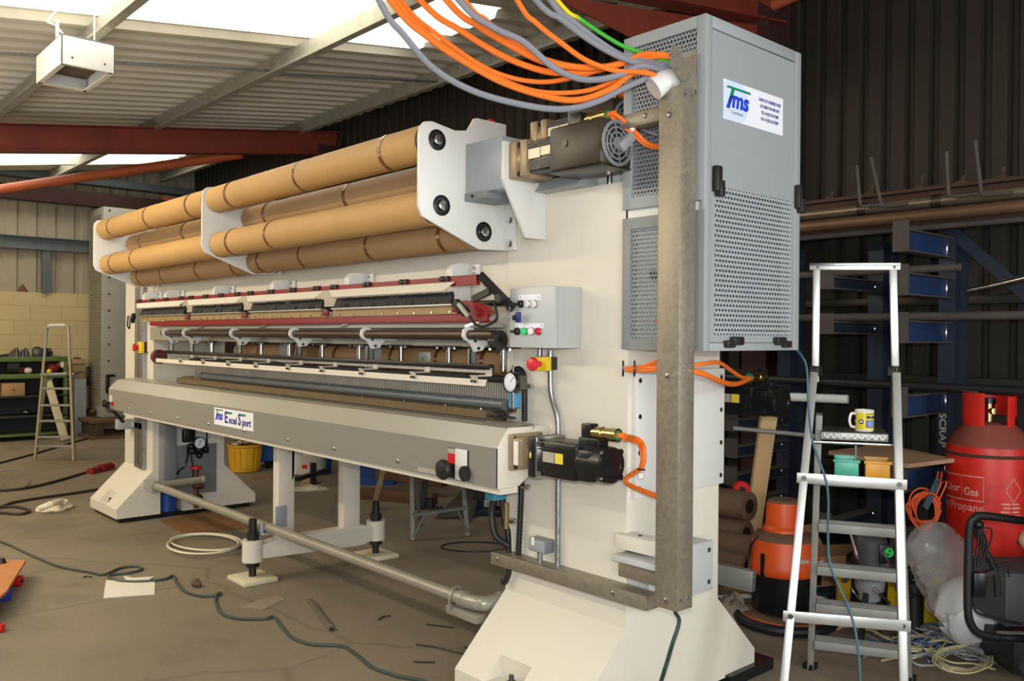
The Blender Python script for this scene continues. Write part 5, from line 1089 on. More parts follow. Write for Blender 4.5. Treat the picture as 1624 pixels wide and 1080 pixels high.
# board trolley on the left edge
TB = thing('board_trolley', 'low chipboard trolley with red wheels at the left picture edge', 'trolley', AZ(5, 945))
bz = .12; P = [AZ(41, 888, bz), AZ(10, 937, bz), AZ(-20, 962, bz), AZ(-160, 960, bz), AZ(-120, 888, bz)]
mb = MB(mat('trolley_board', (186, 122, 70), .6, var=.08, scale=10)); n = len(P); mb.add([p for p in P] + [p - ZV * .018 for p in P], [list(range(n)), list(range(2 * n - 1, n - 1, -1))] + [[i, n + i, n + (i + 1) % n, (i + 1) % n] for i in range(n)]); mb.build('board', TB)
for u, v in ((29, 921), (-40, 958)):
    p = AZ(u, v, .034); mb = MB(red_b); mb.cyl(p - R0 * .02, p + R0 * .02, .034, n=20); mb.m(black); mb.cyl(p - R0 * .025, p + R0 * .025, .014, n=10); mb.build('wheel', TB)
p = AZ(-3, 993, .03); mb = MB(red_b); mb.lathe([(.012, 0), (.03, .002), (.034, .012), (.034, .03), (.03, .04), (.012, .042)], (p.x, p.y, 0), n=20); mb.m(black); mb.cyl((p.x, p.y, .042), (p.x, p.y, .046), .012, n=10); tag(mb.build('red_roller'), 'small red roller lying on the floor at the very left edge', 'roller')
p = AZ(4, 944, .03); mb = MB(navy); mb.box(p.x - .04, p.x + .04, p.y - .05, p.y + .04, 0, .095, .005); mb.build('support_block', TB)
p = AZ(2, 893, bz); mb = MB(black_m); mb.cyl(p + ZV * .001, p + ZV * .03, .03, .02, n=12); tag(mb.build('rubber_stop'), 'dark round stop lying on the chipboard trolley', 'stop')

# ------------------------------------------------------------------ behind and under the machine
c = AZ(379, 752, 0); bk = mat('yellow_tub', (206, 160, 26), .5, var=.1, dirt=(120, 90, 20)); 
TBk = thing('yellow_tub', 'yellow plastic tub on the floor behind the far column', 'tub', c)
mb = MB(bk); mb.lathe([(.145, 0), (.16, .01), (.185, .29), (.20, .30), (.20, .32), (.18, .32), (.165, .05), (0, .04)], c + F0 * .22, n=30)
for k in range(16): a = k * math.pi / 8; mb.bar(c + F0 * .22 + Vector((.157 * math.cos(a), .157 * math.sin(a), .03)), c + F0 * .22 + Vector((.182 * math.cos(a), .182 * math.sin(a), .28)), .02, .02, (math.cos(a), math.sin(a), 0))
mb.build('tub_wall', TBk)
mb = MB(mat('foil_wrap', (170, 160, 140), .25, .6, var=.25, scale=12)); rnd = random.Random(5)
cc = c + F0 * .22 + ZV * .34
for k in range(16):
    a = rnd.uniform(0, 6.28); r = rnd.uniform(.02, .12); q = cc + Vector((r * math.cos(a), r * math.sin(a), rnd.uniform(-.02, .07))); mb.ball(q, rnd.uniform(.04, .075), 7, (1, 1, .5))
tag(mb.build('foil_waste'), 'crumpled silver foil waste heaped in the yellow tub', 'waste')
c = AZ(418, 744, 0) + F0 * .25
BB = thing('blue_bin', 'dark blue wheeled bin behind the support frame', 'bin', c)
mb = MB(blue_p); mb.lathe([(.22, .08), (.25, .1), (.28, .5), (.30, .52), (.30, .55), (.27, .55), (.25, .15), (0, .14)], c, n=26); mb.build('bin_body', BB)
mb = MB(black); [mb.cyl(c + Vector((a, b, .0)), c + Vector((a, b, .08)), .035, n=10) for a, b in ((.15, .1), (-.15, .1), (.15, -.1), (-.15, -.1))]; mb.build('caster', BB)
heap('plastic_sheet', 430, 712, .6, .4, .5, mat('pale_plastic', (200, 204, 206), .35, var=.05), 'pale plastic sheet behind the blue bin', 'sheet', 8)
c = AZ(483, 757, 0); mb = MB(mat('white_sack', (196, 190, 178), .7, var=.08, bump=.1)); mb.lathe([(.16, 0), (.2, .03), (.19, .3), (.21, .45), (.14, .52), (.05, .58), (0, .585)], c + F0 * .2, n=18); mb.m(red_b); p = c + F0 * .0 + ZV * .12; mb.bar(p + R0 * -.03, p + R0 * .03, .04, .004, F0); tag(mb.build('white_sack'), 'white sack with small red mark standing behind the support frame', 'sack')
c = AZ(507, 754, 0) + F0 * .15; mb = MB(blue_p); mb.lathe([(.09, 0), (.1, .01), (.1, .26), (.06, .32), (.035, .34), (.035, .38), (0, .38)], c, n=20); tag(mb.build('blue_drum'), 'small blue drum right of the white sack', 'drum')
a, b = AZ(470, 760, .1), AZ(522, 744, .14); mb = MB(black_m); mb.bar(a, b, .05, .04); q = (a + b) / 2; mb.bar(Vector((q.x, q.y, 0)), q + ZV * .12, .05, .05, (1, 0, 0)); tag(mb.build('steel_rail'), 'dark steel rail propped across the floor behind the support frame', 'rail')
mb = flat([(474, 768), (498, 757), (502, 764), (488, 772)], cardb2, .006, .002, [0, .05, .03, 0]); tag(mb.build('cardboard_scrap'), 'torn cardboard scrap on the floor behind the support frame', 'cardboard')
heap('crumpled_wrapper', 492, 777, .38, .2, .05, mat('wrapper', (196, 186, 164), .6, var=.3, scale=20), 'crumpled pale wrapper on the floor between the frame posts', 'wrapper', 11)
heap('floor_debris', 425, 760, .5, .14, .03, mat('debris', (110, 92, 66), .8, var=.3, scale=20), 'brown debris scattered right of the yellow tub', 'debris', 12)
# blue drum seen beside the far column foot
c = Vector((XB1 - .11, 2.86, 0)); mb = MB(mat('blue_canister', (26, 74, 150), .4, var=.08)); mb.lathe([(.07, 0), (.08, .01), (.08, .19), (.05, .23), (.03, .24), (.03, .27), (0, .27)], c, n=22); tag(mb.build('blue_canister'), 'bright blue canister standing under the pipe by the far foot', 'canister')
# timber prop, trestle, blue crates, boards
mb = MB(wood_old); a, b = AZ(592, 806, .0), AD(608, 745, 7.9); mb.bar(a, b, .075, .05, R0, .003); tag(mb.build('timber_prop'), 'weathered timber prop leaning behind the rear jack', 'timber')
TR = thing('trestle', 'grey folding metal trestle standing behind the machine', 'trestle', AZ(695, 850))
tm = mat('trestle_steel', (122, 120, 114), .5, .5, var=.1)
f1, f2 = AZ(655, 857), AZ(742, 850); d1_, d2_ = 6.9, 7.06
t1, t2 = AD(652, 752, 7.05), AD(729, 775, 7.2)
top1, top2 = t1 + ZV * .28, t2 + ZV * .36
for f, t in ((f1, top1), (f2, top2)):
    mb = MB(tm); mb.bar(f, t, .035, .03, CF); mb.build('leg', TR)
    mb = MB(tm); g = f + F0 * .55; mb.bar(Vector((g.x, g.y, 0)), t, .03, .03, CF); mb.build('leg', TR)
mb = MB(tm); mb.bar(f1 + ZV * .2, f2 + ZV * .23, .04, .02, ZV); mb.bar(f1 + ZV * .03, f1 * .8 + f2 * .2 + ZV * .2, .025, .015); mb.bar(f2 + ZV * .03, f1 * .2 + f2 * .8 + ZV * .21, .025, .015); mb.build('cross_brace', TR)
mb = MB(tm); mb.bar(top1, top2, .07, .06, ZV); mb.build('top_bar', TR)
for k, (u, v, w) in enumerate(((585, 772, .5), (632, 768, .5))):
    c = AZ(u, v, 0) + F0 * .3; mb = MB(mat('crate_blue_%d' % k, (22, 66, 136), .5, var=.12)); M_ = Matrix.Translation(c) @ Matrix.Rotation(YAW, 4, 'Z')
    mb.box(-w / 2, w / 2, -.2, .2, 0, .02, M=M_); [mb.box(*q, M=M_) for q in ((-w / 2, w / 2, -.2, -.185, .02, .42), (-w / 2, w / 2, .185, .2, .02, .42), (-w / 2, -w / 2 + .015, -.2, .2, .02, .42), (w / 2 - .015, w / 2, -.2, .2, .02, .42), (-w / 2 - .01, w / 2 + .01, -.215, -.2, .38, .42), (-w / 2 - .01, w / 2 + .01, -.215, -.2, .2, .23))]
    tag(mb.build('blue_crate'), ('blue plastic crate behind the leaning timber prop', 'blue plastic crate right of the leaning timber prop')[k], 'crate')
for k, (p, q, z, l) in enumerate((((572, 790), (690, 800), .05, 'brown timber beam lying on the floor under the blue crates'), ((600, 775), (705, 790), .16, 'brown timber beam resting above the floor beam'))):
    a, b = AZ(*p, .0), AZ(*q, .0); a.z = b.z = z; mb = MB(mat('beam_brown_%d' % k, (92, 62, 40), .8, var=.2)); mb.bar(a, b, .11, .1 if k == 0 else .1, bev=.004); tag(mb.build('timber_beam'), l, 'timber')
mb = MB(black_m); a = AZ(668, 808, 0); mb.bar(a, a + ZV * .42 + R0 * .06, .06, .05, R0); mb.bar(a + R0 * -.1, a + R0 * .2, .06, .05); mb.cyl(a + R0 * .08 + ZV * .02, a + R0 * .08 + ZV * .1, .05, n=12); tag(mb.build('jack_stand'), 'dark steel stand between the trestle legs', 'stand')
P = [AZ(689, 822, .01), AZ(752, 818, .03), AD(760, 778, 7.9), AD(738, 772, 7.9)]; mb = MB(mat('dark_sheet', (58, 52, 44), .7, var=.2)); mb.add(P + [p + F0 * .02 for p in P], [[0, 1, 2, 3], [7, 6, 5, 4], [0, 4, 5, 1], [1, 5, 6, 2], [2, 6, 7, 3], [3, 7, 4, 0]]); tag(mb.build('dark_board'), 'dark board leaning behind the trestle', 'board')
c = AZ(768, 822, 0) + F0 * .18; M_ = Matrix.Translation(c) @ Matrix.Rotation(YAW - .25, 4, 'Z'); PKG = thing('packaged_filter', 'dark packaged box with white barcode label beside the near column', 'package', c)
mb = MB(mat('dark_package', (44, 48, 58), .3, var=.15)); mb.box(-.1, .1, -.06, .06, .0, .30, .008, M=M_); mb.box(-.16, .16, -.1, .1, 0, .06, .01, M=M_); mb.build('pack', PKG)
mb = MB(sticker_w); mb.box(.01, .08, -.0615, -.060, .08, .14, M=M_); mb.m(black)
for k in range(7): mb.box(.02 + k * .007, .023 + k * .007, -.0625, -.0614, .09, .13, M=M_)
mb.build('barcode_label', PKG)
# ------------------------------------------------------------------ cantilever rack on the back wall
RY = 5.52
rackm = mat('dark_blue_rack', (34, 44, 58), .55, .2, var=.15); rackb = mat('rack_arm_blue', (22, 46, 84), .55, var=.18, scale=8, dirt=(60, 40, 34), dscale=7)
dust = mat('dusty_steel', (70, 64, 58), .75, var=.15, scale=12); rust = mat('rusty_steel', (70, 48, 36), .75, .2, var=.25, scale=6)
RK = thing('cantilever_rack', 'dark blue cantilever rack with dusty arms along the back wall', 'rack', (-2.6, RY, 0))
arm_z = [(375, 2.215), (437, 1.97), (510, 1.70), (630, 1.28), (750, .86), (850, .50)]
posts = [AY(1501, 540, RY).x, AY(1388, 540, RY).x, AY(1243, 540, RY).x]
for i, x in enumerate(posts):
    mb = MB(rackm); mb.box(x - .05, x + .05, RY, RY + .012, 0, 2.24); mb.box(x - .05, x + .05, RY + .19, RY + .2, 0, 2.24); mb.box(x - .006, x + .006, RY + .01, RY + .19, 0, 2.24); mb.box(x - .06, x + .06, RY - .7, RY + .2, 0, .09, .004); po = mb.build('upright', RK)
    if i == 0:
        mb = MB(mat('chalk_white', (190, 186, 176), .8, var=.2)); Tm = Matrix.Translation((x - .035, RY - .0015, 1.152)) @ Matrix.Rotation(math.pi / 2, 4, 'X') @ Matrix.Rotation(-math.pi / 2, 4, 'Z')
        mb.text('SCRAP', .055, Tm, sx=1.3, bold=.0008); mb.build('lettering', po)
    for v, z in (arm_z if i < 2 else [(0, 1.19), (0, 1.06), (0, .885), (0, .70), (0, .52)]):
        if (i == 1 and z not in (1.97, 1.70, .5)): continue
        y0 = RY - .62; hh = .11 if i < 1 else .06
        mb = MB(rackb if i == 0 else rackm); mb.box(x - .004, x + .004, y0, RY, z - hh, z); ar_ = mb.build('arm', RK)
        mb = MB(dust); mb.box(x - .038, x + .038, y0, RY, z, z + .008); mb.box(x - .038, x + .038, y0, RY, z - hh - .008, z - hh); mb.box(x - .05, x + .04, y0 - .012, y0, z - hh - .01, z + .055); mb.build('arm_flange', ar_)
        mb = MB(steel); mb.tube([(x + .004, RY - .02, z - hh), (x + .01, RY - .03, z - hh / 2), (x + .004, RY - .02, z)], .005, 5, 3); mb.build('weld', ar_)
mb = MB(rackm); mb.bar((posts[0] + .0, RY + .03, AY(1515, 362, RY).z), (posts[0] + .95, RY + .03, AY(1515, 362, RY).z - .92), .07, .012, (0, -1, 0)); mb.build('diagonal_brace', RK)
for u, v0, v1, lean in ((1364, 262, 322, -.02), (1397, 247, 322, -.06), (1504, 240, 306, -.01), (1556, 222, 304, -.03)):
    a, b = AY(u, v1, 5.05), AY(u, v0, 5.05); mb = MB(dust); mb.cyl((a.x, 5.05, a.z), (b.x + lean, 5.05, b.z), .010, n=8); mb.tube([(a.x, 5.05, a.z), (a.x + .02, 5.05, a.z - .02), (a.x + .16, 5.05, a.z - .022)], .009, 6, 3); mb.build('stop_pin', RK)
def rod(name, x0, x1, y, z, r, mt, label, cat='pipe', dz=0, cols=()):
    mb = MB(mt); mb.cyl((x0, y, z), (x1, y, z + dz), r, n=18)
    for f, m in cols:
        x = x0 + (x1 - x0) * f; mb.m(m)
        for k in range(3): mb.cyl((x + k * .02, y, z + dz * f), (x + k * .02 + .01, y, z + dz * f), r * 1.25, n=18)
    return tag(mb.build(name), label, cat)
dsteel = mat('polished_dark_steel', (120, 108, 92), .35, .6, var=.15); rpipe = mat('rusty_pipe', (104, 80, 60), .5, .5, var=.2, scale=5)
rod('steel_pipe', -4.4, .6, 5.12, 2.392, .032, dsteel, 'grey steel pipe with collars on the top rack arm', cols=((.372, steel_d), (.46, steel_d), (.57, steel_d), (.245, steel_d)))
rod('steel_pipe', -4.4, .6, 5.02, 2.305, .034, rpipe, 'rusty brown pipe in front of the collared pipe on the top rack arm')
a = AY(1280, 330, 5.3); mb = MB(rust); mb.box(-4.4, .6, 5.26, 5.42, 2.26, 2.48, .005); mb.box(-4.4, .6, 5.22, 5.46, 2.48, 2.50); tag(mb.build('rusty_beam'), 'long rusty steel beam lying behind the two pipes on the top arm', 'beam')
rnd = random.Random(4)
for k, u in enumerate((1320, 1383, 1462, 1527, 1590)):
    p = AY(u, 300, 5.34); mb = MB(rust); mb.box(p.x - .03, p.x + .03, 5.3, 5.36, 2.501, 2.53, .006); mb.cyl((p.x, 5.33, 2.52), (p.x + .01, 5.33, 2.56 + .02 * (k % 3)), .012, n=8)
    tag(mb.build('rusty_clamp'), 'small rusty clamp in the row on top of the rusty beam', 'clamp', 'rusty clamps on the rusty beam')
for y, z, r, l in ((5.16, 2.255, .018, 'thin dark bar under the rusty pipe on the top arm'),): rod('steel_bar', -4.2, .6, y, z, r, dust, l, 'bar')
rod('steel_bar', posts[1] - .9, posts[0] + .25, 5.06, 2.005, .022, dust, 'dusty bar lying on the second arms from the top of the rack', 'bar')
rod('steel_bar', -4.3, .6, 5.1, 1.735, .024, dust, 'long dusty bar on the third arms of the rack, nearer the front', 'bar')
rod('steel_bar', -4.3, .6, 5.22, 1.736, .024, dust, 'long dusty bar on the third arms of the rack, nearer the wall', 'bar')
rod('steel_bar', -3.6, .6, 5.2, 1.325, .026, black_m, 'long black bar on the fourth arms of the rack', 'bar')
mb = MB(steel)
a, b = AD(1536, 462, 4.95), AD(1650, 436, 4.6); mb.cyl(a, b, .016, n=12); tag(mb.build('chrome_rod'), 'thicker bright steel rod sticking out past the rack', 'rod')
mb = MB(steel); a, b = AD(1584, 446, 4.95), AD(1650, 432, 4.7); mb.cyl(a, b, .010, n=10); tag(mb.build('chrome_rod'), 'thin bright steel rod above the thicker one past the rack', 'rod')
mb = MB(white_p); a, b = AD(1247, 643, 5.6), AD(1345, 648, 5.4); a.z = b.z = 1.19 + .036; mb.cyl(a, b, .028, n=16); tag(mb.build('white_tube'), 'white plastic tube behind the rear motor', 'tube')
mb = MB(alu_d); a, b = AD(1163, 679, 5.05), AD(1320, 694, 4.9); mb.cyl(a, b, .013, n=12); tag(mb.build('grey_tube'), 'thin grey tube on the rack below the white tube', 'tube')
# rolls lying on the low arms at the left
brn = mat('brown_roll', (88, 66, 48), .8, var=.2, scale=4)
for k, (u, v, r, d) in enumerate(((1170, 800, .085, 5.15), (1165, 842, .075, 5.15), (1178, 866, .07, 5.0), (1166, 893, .07, 5.0), (1150, 868, .07, 5.25))):
    p = AD(u, v, d); mb = MB(brn); mb.cyl((p.x - .9, p.y, p.z), (p.x + .08, p.y, p.z), r, n=18); mb.m(black_m); mb.cyl((p.x + .079, p.y, p.z), (p.x + .081, p.y, p.z), r * .5, n=14)
    tag(mb.build('brown_roll'), ('thick brown roll topmost of the pile left of the leaning plank', 'brown roll under the topmost roll left of the leaning plank', 'brown roll touching the leaning plank low in the pile', 'lowest brown roll of the pile by the vacuum', 'brown roll farthest back in the pile by the column')[k], 'roll')
p = AD(1173, 775, 5.3); mb = MB(red_b); mb.cyl(p, p + Vector((.03, -.02, 0)), .05, n=16); mb.m(black); mb.cyl(p + Vector((.03, -.02, 0)), p + Vector((.032, -.022, 0)), .02, n=10); tag(mb.build('red_bung'), 'red round bung above the pile of brown rolls', 'bung')
# aluminium spirit beam on the floor
a, b = AD(1110, 902, 4.75), AD(1196, 922, 4.55); mb = MB(alu); mb.bar(a, b, .05, .11, bev=.004); mb.m(black_m); mb.bar(a * .35 + b * .65 - CF * .026, b * .9 + a * .1 - CF * .026, .004, .035); mb.m(alu_d); mb.bar(a - CF * .026 + ZV * .03, b - CF * .026 + ZV * .03, .004, .01); tag(mb.build('aluminium_beam'), 'long aluminium beam lying between the column and the orange vacuum', 'beam')
a, b = AZ(1100, 950, .02), AZ(1190, 945, .02); mb = MB(white_p); mb.cyl(a, b, .015, n=10); tag(mb.build('white_rod'), 'white rod on the floor below the aluminium beam', 'rod')
mb = MB(mat('wood_block', (176, 140, 96), .7, var=.1)); p = AZ(1186, 948, 0) + F0 * .15; mb.box(p.x - .06, p.x + .06, p.y - .03, p.y + .03, 0, .34, .004); mb.box(p.x - .09, p.x + .09, p.y - .06, p.y + .06, 0, .03, .004); tag(mb.build('wood_offcut'), 'short upright wood offcut beside the orange vacuum', 'wood')
# leaning plank
a, b = AZ(1196, 945, .0) + F0 * .22, AD(1219, 660, 5.15); a.z = .0
mb = MB(wood); mb.bar(a, b, .095, .045, CF, .002); tag(mb.build('timber_plank'), 'pale square timber leaning upright behind the orange vacuum', 'plank')
# chipboard on the rack
zc = .945
P = [AZ(1314, 715, zc), AZ(1440, 736, zc), AZ(1514, 727, zc), AZ(1400, 704, zc)]
mb = MB(mat('grey_brown_chipboard', (166, 134, 106), .7, var=.05, scale=25)); mb.add(P + [p - ZV * .022 for p in P], [[0, 1, 2, 3], [7, 6, 5, 4], [0, 4, 5, 1], [1, 5, 6, 2], [2, 6, 7, 3], [3, 7, 4, 0]]); tag(mb.build('chipboard_sheet'), 'brown chipboard sheet lying on the rack arm behind the ladder', 'board')

# ------------------------------------------------------------------ orange vacuum cleaner
vd = 4.92; vc = AD(1243, 900, vd); vc.z = 0
VX = thing('vacuum_cleaner', 'dusty orange and black drum vacuum cleaner behind the step ladder', 'vacuum cleaner', vc)
org = mat('vacuum_orange', (224, 84, 22), .45, var=.06); vdust = mat('vacuum_dust', (110, 84, 62), .85, var=.12)
def vz(v): return AD(1243, v, vd).z
mb = MB(black); mb.lathe([(.165, .07), (.17, .08), (.18, vz(900)), (.17, vz(900))], vc, n=36); mb.build('drum', VX)
mb = MB(org); mb.lathe([(.19, vz(905)), (.2, vz(900)), (.198, vz(888)), (.192, vz(885)), (.19, vz(860)), (.18, vz(852))], vc, n=36); mb.m(vdust); mb.lathe([(.18, vz(852)), (.16, vz(846)), (.1, vz(842)), (0, vz(842))], vc, n=36); lid = mb.build('lid', VX)
hc = vc + R0 * .005 + F0 * .03
mb = MB(org); mb.lathe([(.12, vz(846)), (.115, vz(838)), (.10, vz(834)), (.095, vz(802)), (.09, vz(797))], hc, n=32); mb.m(vdust); mb.lathe([(.09, vz(797)), (.08, vz(793)), (0, vz(791))], hc, n=32); mb.build('motor_head', VX)
mb = MB(org); mb.lathe([(.19, .06), (.23, .05), (.24, .03), (.23, .02), (.2, .02)], vc, n=36); mb.m(vdust); mb.lathe([(.19, .061), (.215, .057), (.23, .05)], vc, n=36); mb.build('base_ring', VX)
for a in range(5):
    q = vc + Vector((.2 * math.cos(a * 1.257), .2 * math.sin(a * 1.257), 0)); mb = MB(black); mb.ball((q.x, q.y, .022), .022, 10); mb.build('caster', VX)
mb = MB(rubber); q = vc - F0 * .02; mb.tube([q + R0 * (.26 * math.cos(t)) - F0 * (.26 * math.sin(t)) + ZV * .03 for t in [x * .22 for x in range(0, 16)]] , .028, 10, 3); mb.build('hose', VX)
mb = MB(black); q = vc - R0 * .15 - F0 * .115; mb.box(q.x - .012, q.x + .012, q.y - .012, q.y + .012, vz(905), vz(870), .003); mb.tube([vc + R0 * -.05 + ZV * vz(846), vc - R0 * .17 - F0 * .05 + ZV * vz(850), vc - R0 * .205 - F0 * .03 + ZV * vz(880), vc - R0 * .205 - F0 * .06 + ZV * .2], .006, 6, 5); mb.build('lid_catch', VX)
mb = MB(label_s); Tm = Matrix(((R0.x, 0, -F0.x, 0), (R0.y, 0, -F0.y, 0), (0, 1, 0, 0), (0, 0, 0, 1)))
q = vc - F0 * .194 + R0 * .02; mb.bar(q + ZV * vz(877), q + R0 * .055 + ZV * vz(877), .004, .02); mb.m(sticker_w); mb.text('vax', .05, Matrix.Translation(vc - F0 * .172 + R0 * .09 + ZV * vz(886)) @ Matrix.Rotation(.45, 4, 'Z') @ Tm, sx=1.3, bold=.002, th=.004); mb.build('lid_label', VX)
heap('cloth_heap', 1282, 985, .62, .32, .13, mat('dust_sheet', (190, 178, 160), .85, var=.15, scale=6), 'crumpled off-white dust sheet on the floor behind the ladder', 'cloth', 21)
heap('rubble_bag', 1165, 975, .3, .3, .11, mat('dusty_bag', (132, 120, 104), .8, var=.2), 'dusty crumpled bag on the floor by the column foot', 'bag', 22)

# ------------------------------------------------------------------ big step ladder
LAD = thing('step_ladder', 'tall aluminium step ladder with platform standing open beside the machine', 'ladder', AZ(1345, 1100))
FL, FR = [AD(1291, 592, 3.93), AZ(1236, 1160, 0)], [AD(1421, 592, 3.82), AZ(1435, 1172, 0)]
BL, BR = [AD(1298, 690, 4.02), AZ(1285, 1060, 0)], [AD(1423, 690, 3.90), AZ(1441, 1080, 0)]
LX = (FR[0] - FL[0]).normalized(); LN = Vector((LX.y, -LX.x, 0)).normalized()     # towards the camera
for a, b in (FL, FR):
    mb = MB(alu); mb.bar(b, a, .034, .05, LN, .003); mb.build('front_stile', LAD, label='bright aluminium front leg')
for k, (a, b) in enumerate((BL, BR)):
    mb = MB(alu_d); mb.bar(b, a + (a - b).normalized() * .10, .03, .055, LN, .003); mb.build('rear_stile', LAD, label='dull grey rear leg')
    mb = MB(black); q = b; mb.box(q.x - .025, q.x + .025, q.y - .03, q.y + .03, 0, .03, .003); mb.build('rubber_foot', LAD)
top = []
for a, u in ((FL[0], 1295), (FR[0], 1416)):
    d = 3.96 if u < 1350 else 3.85; p0 = AD(u - (2 if u < 1350 else -4), 606, d); p1 = AD(u, 424, d); top.append(p1)
    mb = MB(alu); mb.bar(p0, p1, .032, .026, LN, .003); mb.build('guard_rail_post', LAD)
    mb = MB(steel_d); q = AD(u + (-1 if u < 1350 else 3), 588, d - .02); mb.box(q.x - .022, q.x + .022, q.y - .022, q.y + .022, q.z - .022, q.z + .022, .004); mb.build('hinge_bracket', LAD)
mb = MB(alu); d = (top[1] - top[0]).normalized(); mb.bar(top[0] - d * .03, top[1] + d * .03, .03, .026, ZV, .002); mb.m(steel); mb.bar(top[0] - d * .032 + ZV * .014, top[1] + d * .032 + ZV * .014, .035, .012, ZV, .002)
mb.m(steel_d); [mb.cyl(p - CF * .016, p - CF * .019, .007, n=8) for p in top]; mb.build('guard_rail', LAD)
def lerp(a, b, f): return a + (b - a) * f
for v in (738, 955):
    f = (v - 592) / (1160 - 592)
    # height-matched points on the stiles
    zt = {738: .985, 955: .43}[v]
    a = lerp(FL[0], FL[1], (FL[0].z - zt - .01) / FL[0].z); b = lerp(FR[0], FR[1], (FR[0].z - zt) / FR[0].z)
    mb = MB(alu); mb.bar(a + LN * .03 - LX * .03, b + LN * .03 + LX * .03, .006, .045, ZV, .001); mb.m(steel_d); [mb.cyl(q + LN * .033, q + LN * .037, .011, n=12) for q in (a, b)]; mb.build('front_brace', LAD)
steps = []
for v in (762, 838, 910, 973, 1037):
    zt = AD(1352, v, 4.03).z
    a = lerp(BL[0], BL[1], (BL[0].z - zt) / BL[0].z); b = lerp(BR[0], BR[1], (BR[0].z - zt) / BR[0].z)
    mb = MB(alu_d); m0_ = a + LN * .0; mb.bar(a + LX * .015, b - LX * .015, .10, .042, ZV, .003)
    for k in (-.03, -.015, 0, .015, .03): mb.bar(a + LX * .02 + LN * k + ZV * .0215, b - LX * .02 + LN * k + ZV * .0215, .005, .003, ZV)
    mb.build('tread', LAD); steps.append((a, b, zt))
# platform
pa, pb = AD(1302, 690, 3.93), AD(1409, 692, 3.83)
pz_ = (pa.z + pb.z) / 2 + .012
mb = MB(mat('checker_plate', (150, 148, 142), .4, .6, var=.1, bump=.3, bscale=90))
pc = (pa + pb) / 2
def PLM(): return Matrix(((LX.x, -LN.x, 0, pc.x), (LX.y, -LN.y, 0, pc.y), (0, 0, 1, pz_), (0, 0, 0, 1)))
wP = (pb - pa).length / 2
mb.box(-wP, wP, 0, .25, -.035, 0, .003, M=PLM())
mb.m(steel)
for k in range(18):
    x = -wP + .012 + k * (2 * wP - .02) / 18; s = 1 if k % 2 else -1
    mb.bar(PLM() @ Vector((x, -.0015, -.018 - .009 * s)), PLM() @ Vector((x + .014, -.0015, -.018 + .009 * s)), .003, .004, -LN)
mb.m(dust); mb.box(-wP + .004, wP - .004, .006, .246, 0, .0015, M=PLM()); mb.build('platform', LAD)
mb = MB(steel); mb.cyl(PLM() @ Vector((-wP - .03, .01, -.048)), PLM() @ Vector((wP + .04, .01, -.048)), .008, n=10); mb.cyl(PLM() @ Vector((.01, .05, -.05)), PLM() @ Vector((.01, .05, -.13)), .006, n=8); mb.build('support_rod', LAD)
# mug and small parts on the platform
mw = PLM() @ Vector((.045, .085, .0018))
MUG = thing('mug', 'yellow mug with blue printed label on the ladder platform', 'mug', mw)
my = mat('mug_yellow', (232, 212, 40), .25, var=.02); mwh = mat('mug_white', (236, 234, 226), .2, var=.01)
mb = MB(mwh); mb.lathe([(.036, 0), (.04, .004), (.041, .01)], mw, n=36); mb.m(my); mb.lathe([(.041, .01), (.0415, .086)], mw, n=36); mb.m(mwh); mb.lathe([(.0415, .086), (.042, .098), (.039, .098), (.037, .01), (0, .01)], mw, n=36); mb.build('mug_body', MUG)
mb = MB(mwh); mb.tube([mw - R0 * .038 + ZV * .078, mw - R0 * .058 + ZV * .08, mw - R0 * .066 + ZV * .05, mw - R0 * .058 + ZV * .022, mw - R0 * .038 + ZV * .02], .006, 8, 6); mb.build('handle', MUG)
def onmug(mb, a0, a1, z0, z1, m, r=.0422, n=8):
    mb.m(m); vs = []; a0 -= .39; a1 -= .39
    for k in range(n + 1):
        a = a0 + (a1 - a0) * k / n; d = R0 * math.sin(a) - F0 * math.cos(a); vs += [mw + d * r + ZV * z0, mw + d * r + ZV * z1]
    mb.add(vs, [[2 * k, 2 * k + 2, 2 * k + 3, 2 * k + 1] for k in range(n)])
mb = MB(navy); onmug(mb, .2, 1.15, .02, .082, navy, .0420); onmug(mb, .24, 1.12, .05, .079, my, .0424); onmug(mb, .24, 1.12, .022, .052, blue_ink, .0424)
for k in range(5): onmug(mb, .32, 1.0, .025 + k * .005, .027 + k * .005, sticker_b, .0427)
for k in range(14):
    a = 2 * math.pi * k / 14; pass
dv = lambda a: R0 * math.sin(a - .39) - F0 * math.cos(a - .39)
c_ = mw + dv(-.28) * .0424 + ZV * .046; tx = R0 * math.cos(-.67) + F0 * math.sin(-.67)
mb.m(navy); mb.add([c_ + tx * (.011 * math.cos(t * .3927)) + ZV * (.011 * math.sin(t * .3927)) + dv(-.28) * .0006 for t in range(16)], [list(range(16))]); mb.m(sticker_w); mb.add([c_ + tx * (.0065 * math.cos(t * .3927)) + ZV * (.005 * math.sin(t * .3927)) + dv(-.28) * .0011 for t in range(16)], [list(range(16))])
onmug(mb, -1.25, -.95, .055, .078, navy, .0422, 4); onmug(mb, -1.25, -.95, .018, .04, navy, .0422, 4); onmug(mb, -1.35, -1.15, .03, .065, navy, .0422, 4)
nrm = dv(.66); tx = R0 * math.cos(.27) + F0 * math.sin(.27)
Tm = Matrix(((tx.x, 0, nrm.x, 0), (tx.y, 0, nrm.y, 0), (0, 1, 0, 0), (0, 0, 0, 1))); Tm.translation = mw + nrm * .0428 + ZV * .061
mb.m(navy); mb.text('WD-40', .015, Tm, sx=.75, align='CENTER', bold=.0008, th=.0016); mb.build('printed_label', MUG)
